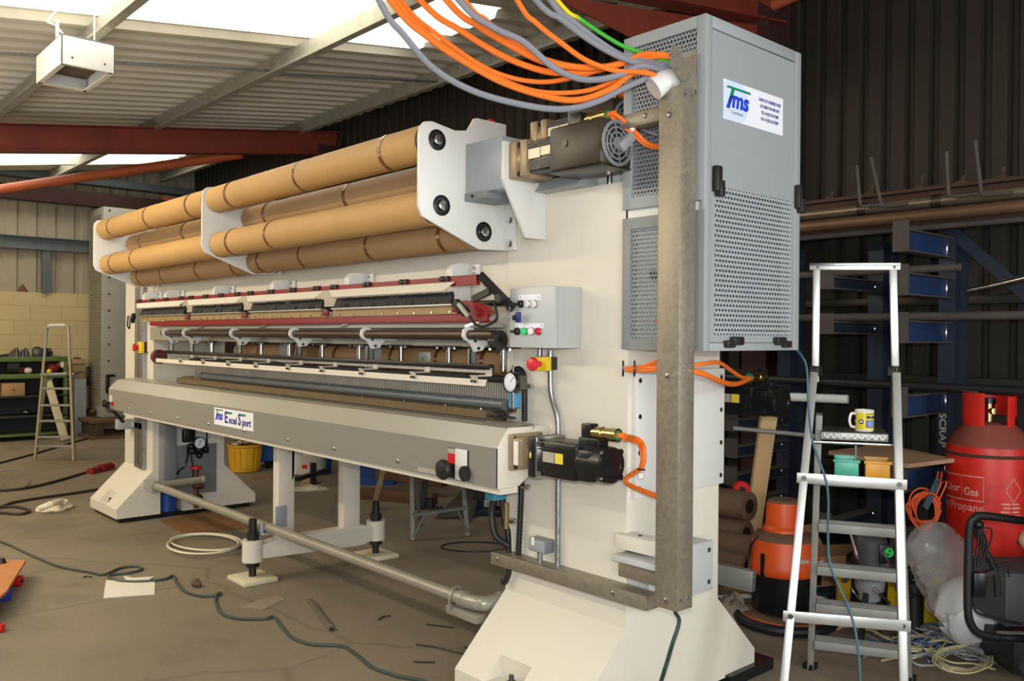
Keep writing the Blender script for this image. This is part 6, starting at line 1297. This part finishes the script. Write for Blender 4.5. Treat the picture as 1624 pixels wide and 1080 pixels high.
for k, (a, b) in enumerate(((-.075, .13), (-.06, .11), (-.05, .135), (-.085, .10), (-.04, .12))):
    p = PLM() @ Vector((a, b, .0018)); mb = MB(black); mb.cyl(p, p + ZV * .006, .006, n=6); mb.cyl(p + ZV * .003, p + ZV * .003 + LX * .014 * (1 if k % 2 else -1), .003, n=6)
    tag(mb.build('small_bolt'), 'small black bolt scattered left of the mug on the platform', 'bolt', 'small black bolts on the ladder platform')
# tubs on the top tread
a, b, zt = steps[0]
tubg = mat('green_tub', (70, 168, 142), .4, var=.06); tubo = mat('orange_tub', (214, 150, 46), .45, var=.08)
for f, m, nm, lb in ((.36, tubg, 'green_tub', 'green plastic parts tub on the upper ladder tread'), (.73, tubo, 'orange_tub', 'orange plastic parts tub on the upper ladder tread')):
    c = lerp(a, b, f) + LN * .005; M_ = Matrix(((LX.x, -LN.x, 0, c.x), (LX.y, -LN.y, 0, c.y), (0, 0, 1, zt + .0232), (0, 0, 0, 1)))
    w, d, h = .052, .045, .082; mb = MB(m); mb.box(-w, w, -d, d, 0, .004, M=M_); mb.box(-w, w, -d, -d + .004, .004, h, .0015, M=M_); mb.box(-w, w, d - .004, d, .004, h + .01, .0015, M=M_); mb.box(-w, -w + .004, -d, d, .004, h, .0015, M=M_); mb.box(w - .004, w, -d, d, .004, h, .0015, M=M_); mb.box(-w - .006, w + .006, -d - .006, -d, h - .012, h, .0015, M=M_)
    tag(mb.build(nm), lb, 'tub')
    p = M_ @ Vector((0, .01, .005)); mb = MB(steel_d)
    for k in range(8): mb.ball(M_ @ Vector((random.Random(k).uniform(-.03, .03), random.Random(k + 9).uniform(-.025, .025), .022)), .016, 6)
    tag(mb.build('loose_fittings', kind='stuff'), 'metal fittings lying inside the %s tub' % nm.split('_')[0], 'fittings', kind='stuff')

# ------------------------------------------------------------------ gas cylinder
gd = 4.85; gc = AD(1567, 800, gd); gc.z = 0
GC = thing('gas_cylinder', 'tall red propane gas cylinder with collar and white lettering', 'gas cylinder', gc)
redg = mat('cylinder_red', (206, 34, 18), .45, var=.10, scale=5, dirt=(120, 30, 20), dscale=6, damt=.6); redd = mat('cylinder_dusty_red', (128, 62, 48), .75, var=.15, scale=5)
gr = .215
def gz_(v): return AD(1567, v, gd).z
z1 = gz_(705); z2 = gz_(668)
mb = MB(redg); mb.lathe([(gr - .02, .02), (gr, .06), (gr, z1 - .02), (gr - .004, z1)], gc, n=48); mb.m(redd); mb.lathe([(gr - .004, z1), (gr - .03, z1 + .06), (gr - .09, z2 - .01), (.05, z2), (.0, z2)], gc, n=48); mb.build('body', GC)
mb = MB(rust); mb.lathe([(gr, z1 - .055), (gr + .004, z1 - .052), (gr + .004, z1 - .04), (gr, z1 - .037)], gc, n=48); mb.build('weld_band', GC)
ct = gz_(621); cb_ = gz_(676)
mb = MB(redg); rc = .135
def arc(mb, a0, a1, z0, z1, r, th=.006, n=14):
    vs = []; a0 -= .5; a1 -= .5
    for k in range(n + 1):
        a = a0 + (a1 - a0) * k / n; d = R0 * math.sin(a) - F0 * math.cos(a)
        for rr in (r, r - th):
            for z in (z0, z1): vs.append(gc + d * rr + ZV * z)
    fs = []
    for k in range(n):
        o = 4 * k; p = o + 4; fs += [[o, p, p + 1, o + 1], [o + 2, o + 3, p + 3, p + 2], [o + 1, p + 1, p + 3, o + 3], [o, o + 2, p + 2, p]]
    fs += [[0, 1, 3, 2], [4 * n, 4 * n + 2, 4 * n + 3, 4 * n + 1]]; mb.add(vs, fs)
arc(mb, -1.6, -.16, cb_, ct - .004, rc, n=14); arc(mb, .72, 1.2, cb_, ct - .02, rc, n=6); arc(mb, 1.2, 4.68, cb_ + .06, ct, rc, n=30); arc(mb, -1.5, 1.0, ct - .035, ct, rc, n=20) if False else None
col_ = mb.build('collar', GC)
mb = MB(dust); arc(mb, 0, 6.2832, ct - .004, ct + .006, rc + .004, .012, 40) if False else arc(mb, 1.0, 5.86, ct - .002, ct + .006, rc + .003, .012, 36); mb.build('collar_rim', col_)
mb = MB(brass); mb.cyl(gc + ZV * z2, gc + ZV * (z2 + .1), .028, n=14); mb.cyl(gc + ZV * (z2 + .06) - F0 * .06, gc + ZV * (z2 + .06), .018, n=12); mb.m(black); mb.cyl(gc + ZV * (z2 + .1), gc + ZV * (z2 + .13), .034, n=14); mb.build('valve', GC)
mb = MB(redg); mb.lathe([(gr - .03, 0), (gr - .03, .06)], gc, n=36); mb.build('foot_ring', GC)
# lettering wrapped round the body
wl = mat('worn_white_lettering', (214, 150, 134), .6, var=.3, scale=30)
def wrap_text(mb, s, size, ang, z, sx=1.0, bold=0.0):
    t = MB(wl); t.text(s, size, Matrix.Identity(4), sx=sx, bold=bold, th=.0)
    def mp(v): a = ang - .5 + v.x / gr; return gc + (R0 * math.sin(a) - F0 * math.cos(a)) * (gr + .0012) + ZV * (z + v.y)
    mb.add([mp(v) for v in t.v], t.f)
mb = MB(wl); zq = gz_(779)
wrap_text(mb, 'Calor', .06, -1.3, zq + .012, .95, .0015); wrap_text(mb, 'Gas', .06, -.58, zq - .0, .85, .0015); wrap_text(mb, 'Only Propane', .062, -1.62, gz_(803), .95, .0004)
def strip(a0, a1, z0, z1):
    n = 14; vs = []; a0 -= .5; a1 -= .5
    for k in range(n + 1):
        a = a0 + (a1 - a0) * k / n; d = R0 * math.sin(a) - F0 * math.cos(a); vs += [gc + d * (gr + .0012) + ZV * z0, gc + d * (gr + .0012) + ZV * z1]
    mb.add(vs, [[2 * k, 2 * k + 2, 2 * k + 3, 2 * k + 1] for k in range(n)])
strip(-1.6, -.1, zq + .10, zq + .106); strip(-1.6, -.1, zq - .03, zq - .024); strip(-.11, -.1, zq - .03, zq + .106); strip(-.64, -.633, zq - .03, zq + .10)
for a0, b0, a1, b1 in ((.38, .06, .58, .125), (.58, .125, .78, .06), (.38, .06, .58, -.005), (.58, -.005, .78, .06)):
    n = 6; vs = []
    for k in range(n + 1):
        f = k / n; a = a0 + (a1 - a0) * f - .5; z = zq + b0 + (b1 - b0) * f - .02; d = R0 * math.sin(a) - F0 * math.cos(a)
        for e in (-.004, .004): vs.append(gc + d * (gr + .0012) + ZV * (z + e))
    mb.add(vs, [[2 * k, 2 * k + 2, 2 * k + 3, 2 * k + 1] for k in range(n)])
for k in range(5): 
    strip(.28 + .04 * (k % 2), .5, gz_(787 + k * 6), gz_(789.5 + k * 6)); strip(.54, .74 + .03 * (k % 2), gz_(787 + k * 6), gz_(789.5 + k * 6))
mb.build('lettering', GC)
# ------------------------------------------------------------------ clutter behind the ladder
c = AD(1388, 900, 4.75); c.z = 0
SPR = thing('paint_sprayer', 'grey paint sprayer on a stand with green round emblem behind the ladder', 'sprayer', c)
def sz(v): return AD(1388, v, 4.75).z
gm = mat('sprayer_grey', (74, 74, 74), .5, .2, var=.15)
mb = MB(gm); mb.lathe([(.05, sz(912)), (.085, sz(905)), (.09, sz(855)), (.07, sz(848)), (.04, sz(842)), (0, sz(840))], c - R0 * .03, n=24); mb.box(c.x - .09, c.x + .1, c.y - .06, c.y + .06, sz(900), sz(885), .01); mb.build('pump_body', SPR)
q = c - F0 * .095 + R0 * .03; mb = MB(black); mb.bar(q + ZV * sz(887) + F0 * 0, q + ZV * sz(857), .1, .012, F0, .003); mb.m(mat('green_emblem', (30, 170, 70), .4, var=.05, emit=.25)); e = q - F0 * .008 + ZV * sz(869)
mb.add([e + R0 * (.026 * math.cos(t * .5236)) + ZV * (.026 * math.sin(t * .5236)) for t in range(12)], [list(range(12))]); mb.m(black); e = e - F0 * .001; mb.add([e + R0 * .012 + ZV * .004, e + R0 * .004 + ZV * .016, e - R0 * .004 + ZV * .012, e + R0 * .003 + ZV * .002], [[0, 1, 2, 3]]); mb.add([e - R0 * .016 - ZV * .002, e - R0 * .002 - ZV * .004, e + R0 * .006 - ZV * .016, e - R0 * .008 - ZV * .014], [[0, 1, 2, 3]]); mb.build('emblem_plate', SPR)
mb = MB(mat('clear_bowl', (150, 156, 158), .25, var=.05)); mb.lathe([(.03, sz(952)), (.055, sz(946)), (.06, sz(935)), (.075, sz(930)), (.082, sz(912))], c - R0 * .05 - F0 * .05, n=24); mb.build('filter_bowl', SPR)
mb = MB(steel); mb.tube([c - R0 * .13 + ZV * sz(920), c - R0 * .12 + ZV * sz(938), c - R0 * .05 - F0 * .06 + ZV * sz(957), c + R0 * .03 + ZV * sz(940), c + R0 * .035 + ZV * sz(915)], .006, 6, 5); mb.tube([c - R0 * .05 + ZV * sz(957), c - R0 * .04 + ZV * sz(990)], .012, 8, 1); mb.cyl(c - R0 * .04, c - R0 * .04 + ZV * sz(980), .016, n=10); mb.build('bowl_wire', SPR)
mb = MB(steel); mb.tube([c - R0 * .1 + ZV * sz(848), c - R0 * .06 + ZV * sz(845), c + R0 * .0 - F0 * .1 + ZV * sz(870), c + R0 * .05 - F0 * .1 + ZV * sz(895)], .008, 6, 6); mb.build('hose', SPR); mb = MB(steel); mb.tube([c - R0 * .14 + ZV * sz(845), c - R0 * .12 - F0 * .05 + ZV * sz(880), c - R0 * .1 + ZV * sz(905)], .009, 6, 5); mb.build('hose', SPR)
mb = MB(black_m); [mb.bar(Vector((c.x + a, c.y + b, 0)), Vector((c.x + a * .5, c.y + b * .5, sz(905))), .025, .025) for a, b in ((.16, .08), (-.16, .1), (.02, -.2))]; mb.build('stand_leg', SPR)
a, b = AD(1345, 950, 4.55), AD(1337, 910, 4.6); mb = MB(mat('level_yellow', (206, 160, 30), .45, var=.1)); 
la, lb = AZ(1338, 985, 0) + F0 * .02, AD(1338, 908, 4.62)
mb.bar(la, lb, .075, .025, F0, .003); mb.m(black); [mb.bar(lerp(la, lb, f) - F0 * .013, lerp(la, lb, f + .14) - F0 * .013, .045, .003, F0) for f in (.4, .62)]; mb.m(steel_d); q = lerp(la, lb, .9) - F0 * .013; mb.cyl(q, q - F0 * .006, .025, n=14); tag(mb.build('spirit_level'), 'yellow spirit level leaning upright beside the paint sprayer', 'level')
c = AZ(1312, 965, 0) + F0 * .25; M_ = Matrix.Translation(c) @ Matrix.Rotation(YAW + .3, 4, 'Z'); mb = MB(cardb2); mb.box(-.16, .16, -.11, .11, 0, .27, .003, M=M_); mb.add([M_ @ Vector(p) for p in ((-.16, -.11, .27), (.16, -.11, .27), (.2, -.2, .36), (-.14, -.2, .37))], [[0, 1, 2, 3]]); mb.add([M_ @ Vector(p) for p in ((-.16, .11, .27), (.16, .11, .27), (.15, .2, .40), (-.17, .2, .38))], [[0, 1, 2, 3]]); mb.m(black_m); mb.box(-.1, -.02, -.112, -.11, .1, .2, M=M_); tag(mb.build('cardboard_box'), 'open brown cardboard box on the floor left of the spirit level', 'box')
mb = MB(steel_d); a, b = AD(1386, 933, 4.4), AD(1412, 958, 4.3); mb.cyl(a, b, .008, n=8); mb.m(alu); mb.cyl(a, lerp(a, b, .35), .011, n=10); mb.m(steel_d); g = AZ(1416, 985, 0); mb.cyl(b, g, .006, n=8); tag(mb.build('metal_wand'), 'thin metal wand leaning beside the sprayer bowl', 'tool')
c = AZ(1410, 985, 0) + F0 * .2; mb = MB(mat('dark_grey_case', (54, 54, 52), .6, var=.15)); M_ = Matrix.Translation(c) @ Matrix.Rotation(YAW, 4, 'Z'); mb.box(-.12, .09, -.08, .1, 0, .30, .03, M=M_); mb.m(rubber); mb.tube([M_ @ Vector(p) for p in ((-.08, 0, .3), (-.06, 0, .35), (.03, 0, .35), (.05, 0, .3))], .01, 6, 5); mb.m(steel_d); mb.box(-.08, .05, -.083, -.079, .05, .2, .002, M=M_); tag(mb.build('tool_case'), 'dark grey rounded tool case right of the paint sprayer', 'case')
mb = MB(black_m); rnd = random.Random(9); q0 = AD(1450, 910, 4.75)
for k in range(6):
    P = [q0 + R0 * rnd.uniform(-.12, .14) + ZV * rnd.uniform(-.1, .09) + F0 * rnd.uniform(-.05, .05) for _ in range(6)]; mb.tube(P, .009, 6, 5)
P[0] = Vector(P[0]); g = q0.copy(); g.z = .0; mb.cyl(g + ZV * .0, q0 - ZV * .05, .05, n=12); mb.m(mat('dark_red_bit', (110, 34, 30), .5)); mb.ball(q0 + R0 * -.06 + ZV * -.06, .04, 8); tag(mb.build('cable_tangle', kind='stuff'), 'black cable tangle on a dark stub beside the clear plastic bag', 'cables', kind='stuff')
# yellow site transformer
c = AZ(1475, 1002, 0) + F0 * .16; M_ = Matrix.Translation(c) @ Matrix.Rotation(YAW + .45, 4, 'Z')
TFM = thing('site_transformer', 'yellow site transformer box with red socket on the floor right of the ladder', 'transformer', c)
ty = mat('transformer_yellow', (216, 186, 24), .45, var=.06)
mb = MB(ty); mb.prism([(-.12, 0), (.12, 0), (.105, .30), (-.105, .30)], 'Y', -.11, .11, .012, M=M_); mb.box(-.115, .115, -.12, .12, .285, .31, .01, M=M_); mb.build('case', TFM)
mb = MB(mat('socket_brown', (110, 62, 36), .5, var=.1)); mb.box(-.06, .06, -.135, -.105, .15, .235, .006, M=M_); mb.m(red_b); mb.cyl(M_ @ Vector((.0, -.135, .19)), M_ @ Vector((.0, -.15, .19)), .025, n=14); mb.build('socket', TFM)
mb = MB(rubber); mb.tube([M_ @ Vector(p) for p in ((-.03, -.14, .19), (.05, -.2, .22), (.16, -.18, .16), (.2, -.12, .04), (.3, -.14, .012), (.42, -.22, .012))], .008, 6, 6); mb.build('lead', TFM)
# clear plastic bag full of white film
bagm = mat('clear_bag', (196, 190, 184), .2, var=.06, alpha=.34, bump=.9, bscale=9)
bagw = mat('white_film', (220, 218, 218), .5, var=.06, scale=8, bump=.9, bscale=9)
BG = thing('plastic_bag', 'clear plastic bag with a white film lump in front of the gas cylinder', 'bag', AZ(1550, 1018, 0))
rnd = random.Random(13)
def blob_chain(pts, radii, n, m, jit, squash=1.0):
    """skin of rings through centres, crumpled"""
    mb = MB(m); vs = []; fs = []
    for i, (p, r) in enumerate(zip(pts, radii)):
        t = (pts[min(i + 1, len(pts) - 1)] - pts[max(0, i - 1)]).normalized(); a = t.cross(F0).normalized(); b = t.cross(a).normalized()
        for k in range(n):
            th = 2 * math.pi * k / n; j = 1 + rnd.uniform(-jit, jit); q = p + a * (r * j * math.cos(th)) + b * (r * j * squash * math.sin(th)); q.z = max(q.z, .004); vs.append(q)
    for i in range(len(pts) - 1):
        for k in range(n): fs.append([i * n + k, i * n + (k + 1) % n, (i + 1) * n + (k + 1) % n, (i + 1) * n + k])
    fs += [list(range(n))[::-1], [(len(pts) - 1) * n + k for k in range(n)]]; mb.add(vs, fs); return mb
def BGp(u, v, d=4.45): p = AD(u, v, d); p.z = max(p.z, .0); return p
pts = [BGp(1556, 1016), BGp(1552, 1000), BGp(1545, 975), BGp(1535, 950), BGp(1528, 930), BGp(1525, 918)]
blob_chain(pts, [.10, .16, .185, .18, .13, .05], 34, bagw, .12, .8).build('film_roll', BG, ang=38)
pts = [BGp(1568, 985), BGp(1572, 965), BGp(1566, 945), BGp(1550, 935)]
blob_chain(pts, [.06, .1, .09, .05], 22, bagw, .14, .8).build('film_fold', BG, ang=38)
pts = catmull([BGp(1540, 975), BGp(1528, 945), BGp(1508, 912), BGp(1488, 884), BGp(1470, 862), BGp(1452, 846)], 3)
blob_chain(pts, [.10, .16, .18, .185, .18, .175, .17, .165, .16, .15, .145, .14, .135, .12, .10, .06], 34, bagm, .10, .7).build('clear_film', BG, ang=34)
# orange cord with a strap hanging from the rack
oc = mat('orange_cord', (214, 84, 36), .5, var=.08)
mb = MB(oc); rnd = random.Random(17); q0 = AD(1466, 808, 4.78)
for k in range(7):
    a0 = rnd.uniform(0, 6.28); rx, rz = rnd.uniform(.05, .10), rnd.uniform(.06, .11)
    mb.tube([q0 + R0 * (rx * math.cos(a0 + t * .9) + rnd.uniform(-.012, .012)) + ZV * (rz * math.sin(a0 + t * .9) + rnd.uniform(-.012, .012)) + F0 * rnd.uniform(-.02, .02) for t in range(9)], .0048, 6, 5)
for d in (0, .03): mb.tube([q0 + R0 * (.05 + d) + ZV * .05, q0 + R0 * (.09 + d) + ZV * .15, AD(1486 + d * 200, 765, 4.85), AD(1488 + d * 200, 748, 4.9)], .005, 6, 5)
tag(mb.build('extension_lead'), 'tangled orange cord hanging from the rack arm under the chipboard', 'cord')
mb = MB(mat('blue_green_strap', (44, 76, 84), .6, var=.12)); mb.bar(AD(1467, 806, 4.73), AD(1488, 760, 4.83), .035, .008, F0); tag(mb.build('strap'), 'blue green strap hanging beside the tangled orange cord', 'strap')
# cable and tube tangle on the floor
mb = MB(mat('tangle_grey', (150, 150, 150), .45, var=.2)); mb2 = MB(mat('tangle_blue', (60, 84, 130), .45, var=.2)); mb3 = MB(mat('tangle_cream', (206, 196, 150), .45, var=.1)); rnd = random.Random(23)
for k in range(48):
    u0, u1 = rnd.uniform(1345, 1460), rnd.uniform(1480, 1640); va, vb = rnd.uniform(990, 1040), rnd.uniform(1000, 1050)
    P = []
    for i in range(7):
        f = i / 6; P.append(AZ(u0 + (u1 - u0) * f, va + (vb - va) * f + 14 * math.sin(f * 3.1 + k) + rnd.uniform(-6, 6), .012 + .05 * math.sin(math.pi * f) * rnd.random()))
    (mb, mb, mb2, mb3)[k % 4].tube(P, rnd.choice((.003, .0045, .006)), 6, 5)
mb.m(mat('tangle_tube', (120, 120, 118), .5)); mb.tube([AZ(1452, 992, .03), AZ(1500, 1010, .05), AZ(1545, 1030, .05), AZ(1590, 1045, .03)], .02, 8, 6)
tag(mb.build('cable_heap', kind='stuff'), 'grey heap of cable and tube offcuts on the floor right of the ladder', 'cables', kind='stuff')
tag(mb2.build('blue_wire_heap', kind='stuff'), 'blue wires lying through the grey cable heap', 'cables', kind='stuff')
for k in range(5):
    P = [AZ(1527 + (32 + 4 * k) * math.cos(t * .62 + k), 1046 + (14 + 2 * k) * math.sin(t * .62 + k) + rnd.uniform(-2, 2), .02 + .01 * k) for t in range(12)]; mb3.tube(P, .004, 6, 5)
tag(mb3.build('cream_wire_coil', kind='stuff'), 'cream coloured wire coil lying on the cable heap', 'cables', kind='stuff')
# black tubular cart at the right edge
CT = thing('engine_cart', 'black tubular framed engine cart at the right edge before the gas cylinder', 'cart', AD(1590, 1010, 3.9) * 1.0)
CT.location.z = 0
def K(u, v, d=3.95): return AD(u, v, d)
mb = MB(rubber); mb.tube([K(1720, 836, 4.1), K(1624, 826), K(1560, 818), K(1545, 822), K(1538, 834), K(1536, 880), K(1535, 960), K(1540, 990), K(1556, 1006), K(1590, 1012), K(1625, 1013), K(1720, 1018, 4.1)], .0185, 12, 5); mb.build('tube_frame', CT)
mb = MB(rubber); mb.tube([K(1541, 826, 3.97), K(1556, 860, 3.97), K(1578, 906, 3.97), K(1582, 945, 3.97)], .015, 10, 4); mb.build('diagonal_tube', CT)
mb = MB(black); a, b = K(1541, 908, 3.94), K(1560, 944, 3.94); mb.bar((a + b) / 2 - ZV * .055, (a + b) / 2 + ZV * .055, .055, .05, CF, .006); mb.build('switch_box', CT); mb = MB(black); mb.ball(K(1552, 832, 3.94), .022, 10); mb.build('cable_knob', CT); mb = MB(black_m); mb.bar(K(1556, 912), K(1576, 906), .03, .02); mb.build('switch_bracket', CT)
mb = MB(rubber)
for o in (0, 4, 9, -5): mb.tube([K(1552 + o * .4, 836), K(1556 + o, 860), K(1551 + o, 885), K(1549 + o * .5, 905)], .005, 6, 5)
mb.build('control_cable', CT); mb = MB(rubber); mb.tube([K(1555, 838), K(1570, 838), K(1573, 850), K(1567, 868), K(1565, 885)], .004, 6, 5); mb.build('control_cable', CT); mb = MB(rubber); mb.tube([K(1580, 898), K(1596, 893), K(1600, 896), K(1600, 915)], .005, 6, 4); mb.build('control_cable', CT); mb = MB(rubber); mb.tube([K(1544, 945), K(1548, 970), K(1580, 980), K(1620, 990)], .006, 6, 5); mb.build('control_cable', CT)
mb = MB(mat('engine_grey', (70, 72, 72), .6, var=.15)); p = K(1625, 955, 4.05); M_ = Matrix.Translation((p.x, p.y, 0)) @ Matrix.Rotation(YAW, 4, 'Z'); mb.box(-.10, .35, -.02, .3, K(1600, 1004).z, K(1600, 916).z, .01, M=M_); mb.box(-.02, .4, -.06, .3, K(1600, 890).z, K(1600, 868).z, .01, M=M_ @ Matrix.Rotation(.25, 4, 'Y')); mb.build('engine_housing', CT)
mb = MB(mat('cart_base', (150, 146, 138), .6, var=.1)); mb.box(-.12, .35, -.02, .02, K(1600, 1030).z, K(1600, 1014).z, .003, M=M_); mb.m(black_m); mb.box(-.05, .4, 0, .3, .04, K(1600, 1030).z, .01, M=M_); mb.build('base_plate', CT)
for a in (.12, .38):
    mb = MB(rubber); q = M_ @ Vector((a, .28, .1)); mb.cyl(q, q + F0 * .05, .10, n=22); mb.m(alu); mb.cyl(q - F0 * .001, q, .05, n=16); mb.build('wheel', CT)

# ------------------------------------------------------------------ person at the right edge
def skin(name, parent, pts, edges, radii, m, sub=2):
    me = bpy.data.meshes.new(name); me.from_pydata([tuple(p) for p in pts], edges, []); o = bpy.data.objects.new(name, me); COL.objects.link(o)
    md = o.modifiers.new('s', 'SKIN'); md.use_smooth_shade = True
    for i, r in enumerate(radii): me.skin_vertices[0].data[i].radius = (r, r) if not isinstance(r, tuple) else r
    me.skin_vertices[0].data[0].use_root = True
    o.modifiers.new('u', 'SUBSURF').levels = sub; o.modifiers['u'].render_levels = sub
    dg = bpy.context.evaluated_depsgraph_get(); m2 = bpy.data.meshes.new_from_object(o.evaluated_get(dg)); bpy.data.objects.remove(o)
    m2.materials.clear(); m2.materials.append(m); m2.polygons.foreach_set('use_smooth', [True] * len(m2.polygons))
    o = bpy.data.objects.new(name, m2); COL.objects.link(o); o.parent = parent; o.matrix_parent_inverse = Matrix.Translation(parent.location).inverted(); return o
skinm = mat('skin', (176, 132, 104), .5, var=.04); troum = mat('dark_work_trousers', (46, 46, 48), .85, var=.12, scale=8); shirtm = mat('grey_work_shirt', (70, 74, 84), .85, var=.1); hairm = mat('brown_hair', (56, 40, 30), .8, var=.2)
pd = 3.45
kn = AD(1626, 1052, pd)                     # knee
PB = AD(1745, 1000, pd + .05); PB.z = 0
PE = thing('person', 'person kneeling at the right edge with bare elbow and dark trousers', 'person', PB)
def W_(r, f, z): return PB + R0 * r + F0 * f + ZV * z
knee = Vector((kn.x, kn.y, .30)); hipL = W_(.24, .0, .42); hipR = W_(.26, .26, .42); pel = W_(.26, .13, .46)
chest = W_(.20, .16, .84); neck = W_(.20, .17, 1.02); head = W_(.17, .17, 1.20)
shL = W_(.04, -.02, .98); elb = AD(1622, 856, pd + .02); wr = elb + R0 * .20 - F0 * .08 - ZV * .10; shR = W_(.25, .36, .93); elR = W_(.40, .46, .70); wrR = W_(.34, .36, .56)
pts = [chest, neck, head - ZV * .06, head + ZV * .05, shL, lerp(shL, elb, .5), elb, lerp(elb, wr, .5), wr, shR, lerp(shR, elR, .5), elR, lerp(elR, wrR, .5), wrR, pel]
ed = [(0, 1), (1, 2), (2, 3), (0, 4), (4, 5), (5, 6), (6, 7), (7, 8), (0, 9), (9, 10), (10, 11), (11, 12), (12, 13), (0, 14)]
rad = [.13, .055, .085, .095, .06, .05, .043, .042, .03, .06, .05, .042, .038, .03, .13]
for w_, dr in ((wr, (wr - elb).normalized()), (wrR, (wrR - elR).normalized())):
    i0 = len(pts); sd = dr.cross(ZV).normalized(); pts.append(w_ + dr * .07); rad.append(.034); ed.append((8 if w_ is wr else 13, i0))
    for k, l in ((-.03, .065), (-.01, .078), (.01, .074), (.03, .058)):
        j = len(pts); pts += [w_ + dr * .10 + sd * k, w_ + dr * (.10 + l * .55) + sd * k - ZV * .012, w_ + dr * (.10 + l * .85) + sd * k - ZV * .035]; rad += [.0095, .009, .008]; ed += [(i0, j), (j, j + 1), (j + 1, j + 2)]
    j = len(pts); pts += [w_ + dr * .045 + sd * -.045, w_ + dr * .085 + sd * -.062 - ZV * .01]; rad += [.0105, .009]; ed += [(i0, j), (j, j + 1)]
skin('body', PE, pts, ed, rad, skinm)
fL = W_(.42, -.02, .06); tL = W_(.20, -.02, .03); kR = W_(.62, .34, .46); aR = W_(.60, .34, .10)
skin('trousers', PE, [pel, hipL, knee, lerp(knee, fL, .45), fL, hipR, kR, aR, W_(.24, .13, .58)], [(0, 1), (1, 2), (2, 3), (3, 4), (0, 5), (5, 6), (6, 7), (0, 8)], [.17, .12, .085, .085, .06, .12, .085, .06, .15], troum)
skin('shirt', PE, [chest, pel + ZV * .1, neck - ZV * .03, shL, lerp(shL, elb, .5), shR, lerp(shR, elR, .5)], [(0, 1), (0, 2), (0, 3), (3, 4), (0, 5), (5, 6)], [.16, .165, .075, .08, .068, .08, .068], shirtm)
mb = MB(hairm); mb.ball(head + ZV * .05 + R0 * .025, .108, 16, (1, 1, .95)); mb.build('hair', PE)
mb = MB(skinm); fd = -R0; mb.ball(head + fd * .1 + ZV * -.0, .018, 8, (1, 1, 1.4)); [mb.ball(head + F0 * s * .092 + ZV * .0, .028, 8, (.6, .5, 1)) for s in (-1, 1)]; mb.m(sticker_w); [mb.ball(head + fd * .085 + F0 * s * .035 + ZV * .025, .013, 8) for s in (-1, 1)]; mb.m(mat('lips', (150, 84, 74), .5)); mb.ball(head + fd * .088 - ZV * .055, .018, 8, (.5, 1.2, .4)); mb.build('face', PE)
mb = MB(black_m)
for q, d in ((fL, Vector((R0.x, R0.y, 0))), (aR, Vector((R0.x, R0.y, 0)))):
    c = Vector((q.x, q.y, 0)) + d * .06; mb.ball((c.x, c.y, .05), .055, 12, (1, 1, .9)); mb.bar(Vector((q.x, q.y, .045)) - d * .05, Vector((q.x, q.y, .045)) + d * .15, .1, .09, ZV, .03)
mb.build('boots', PE)
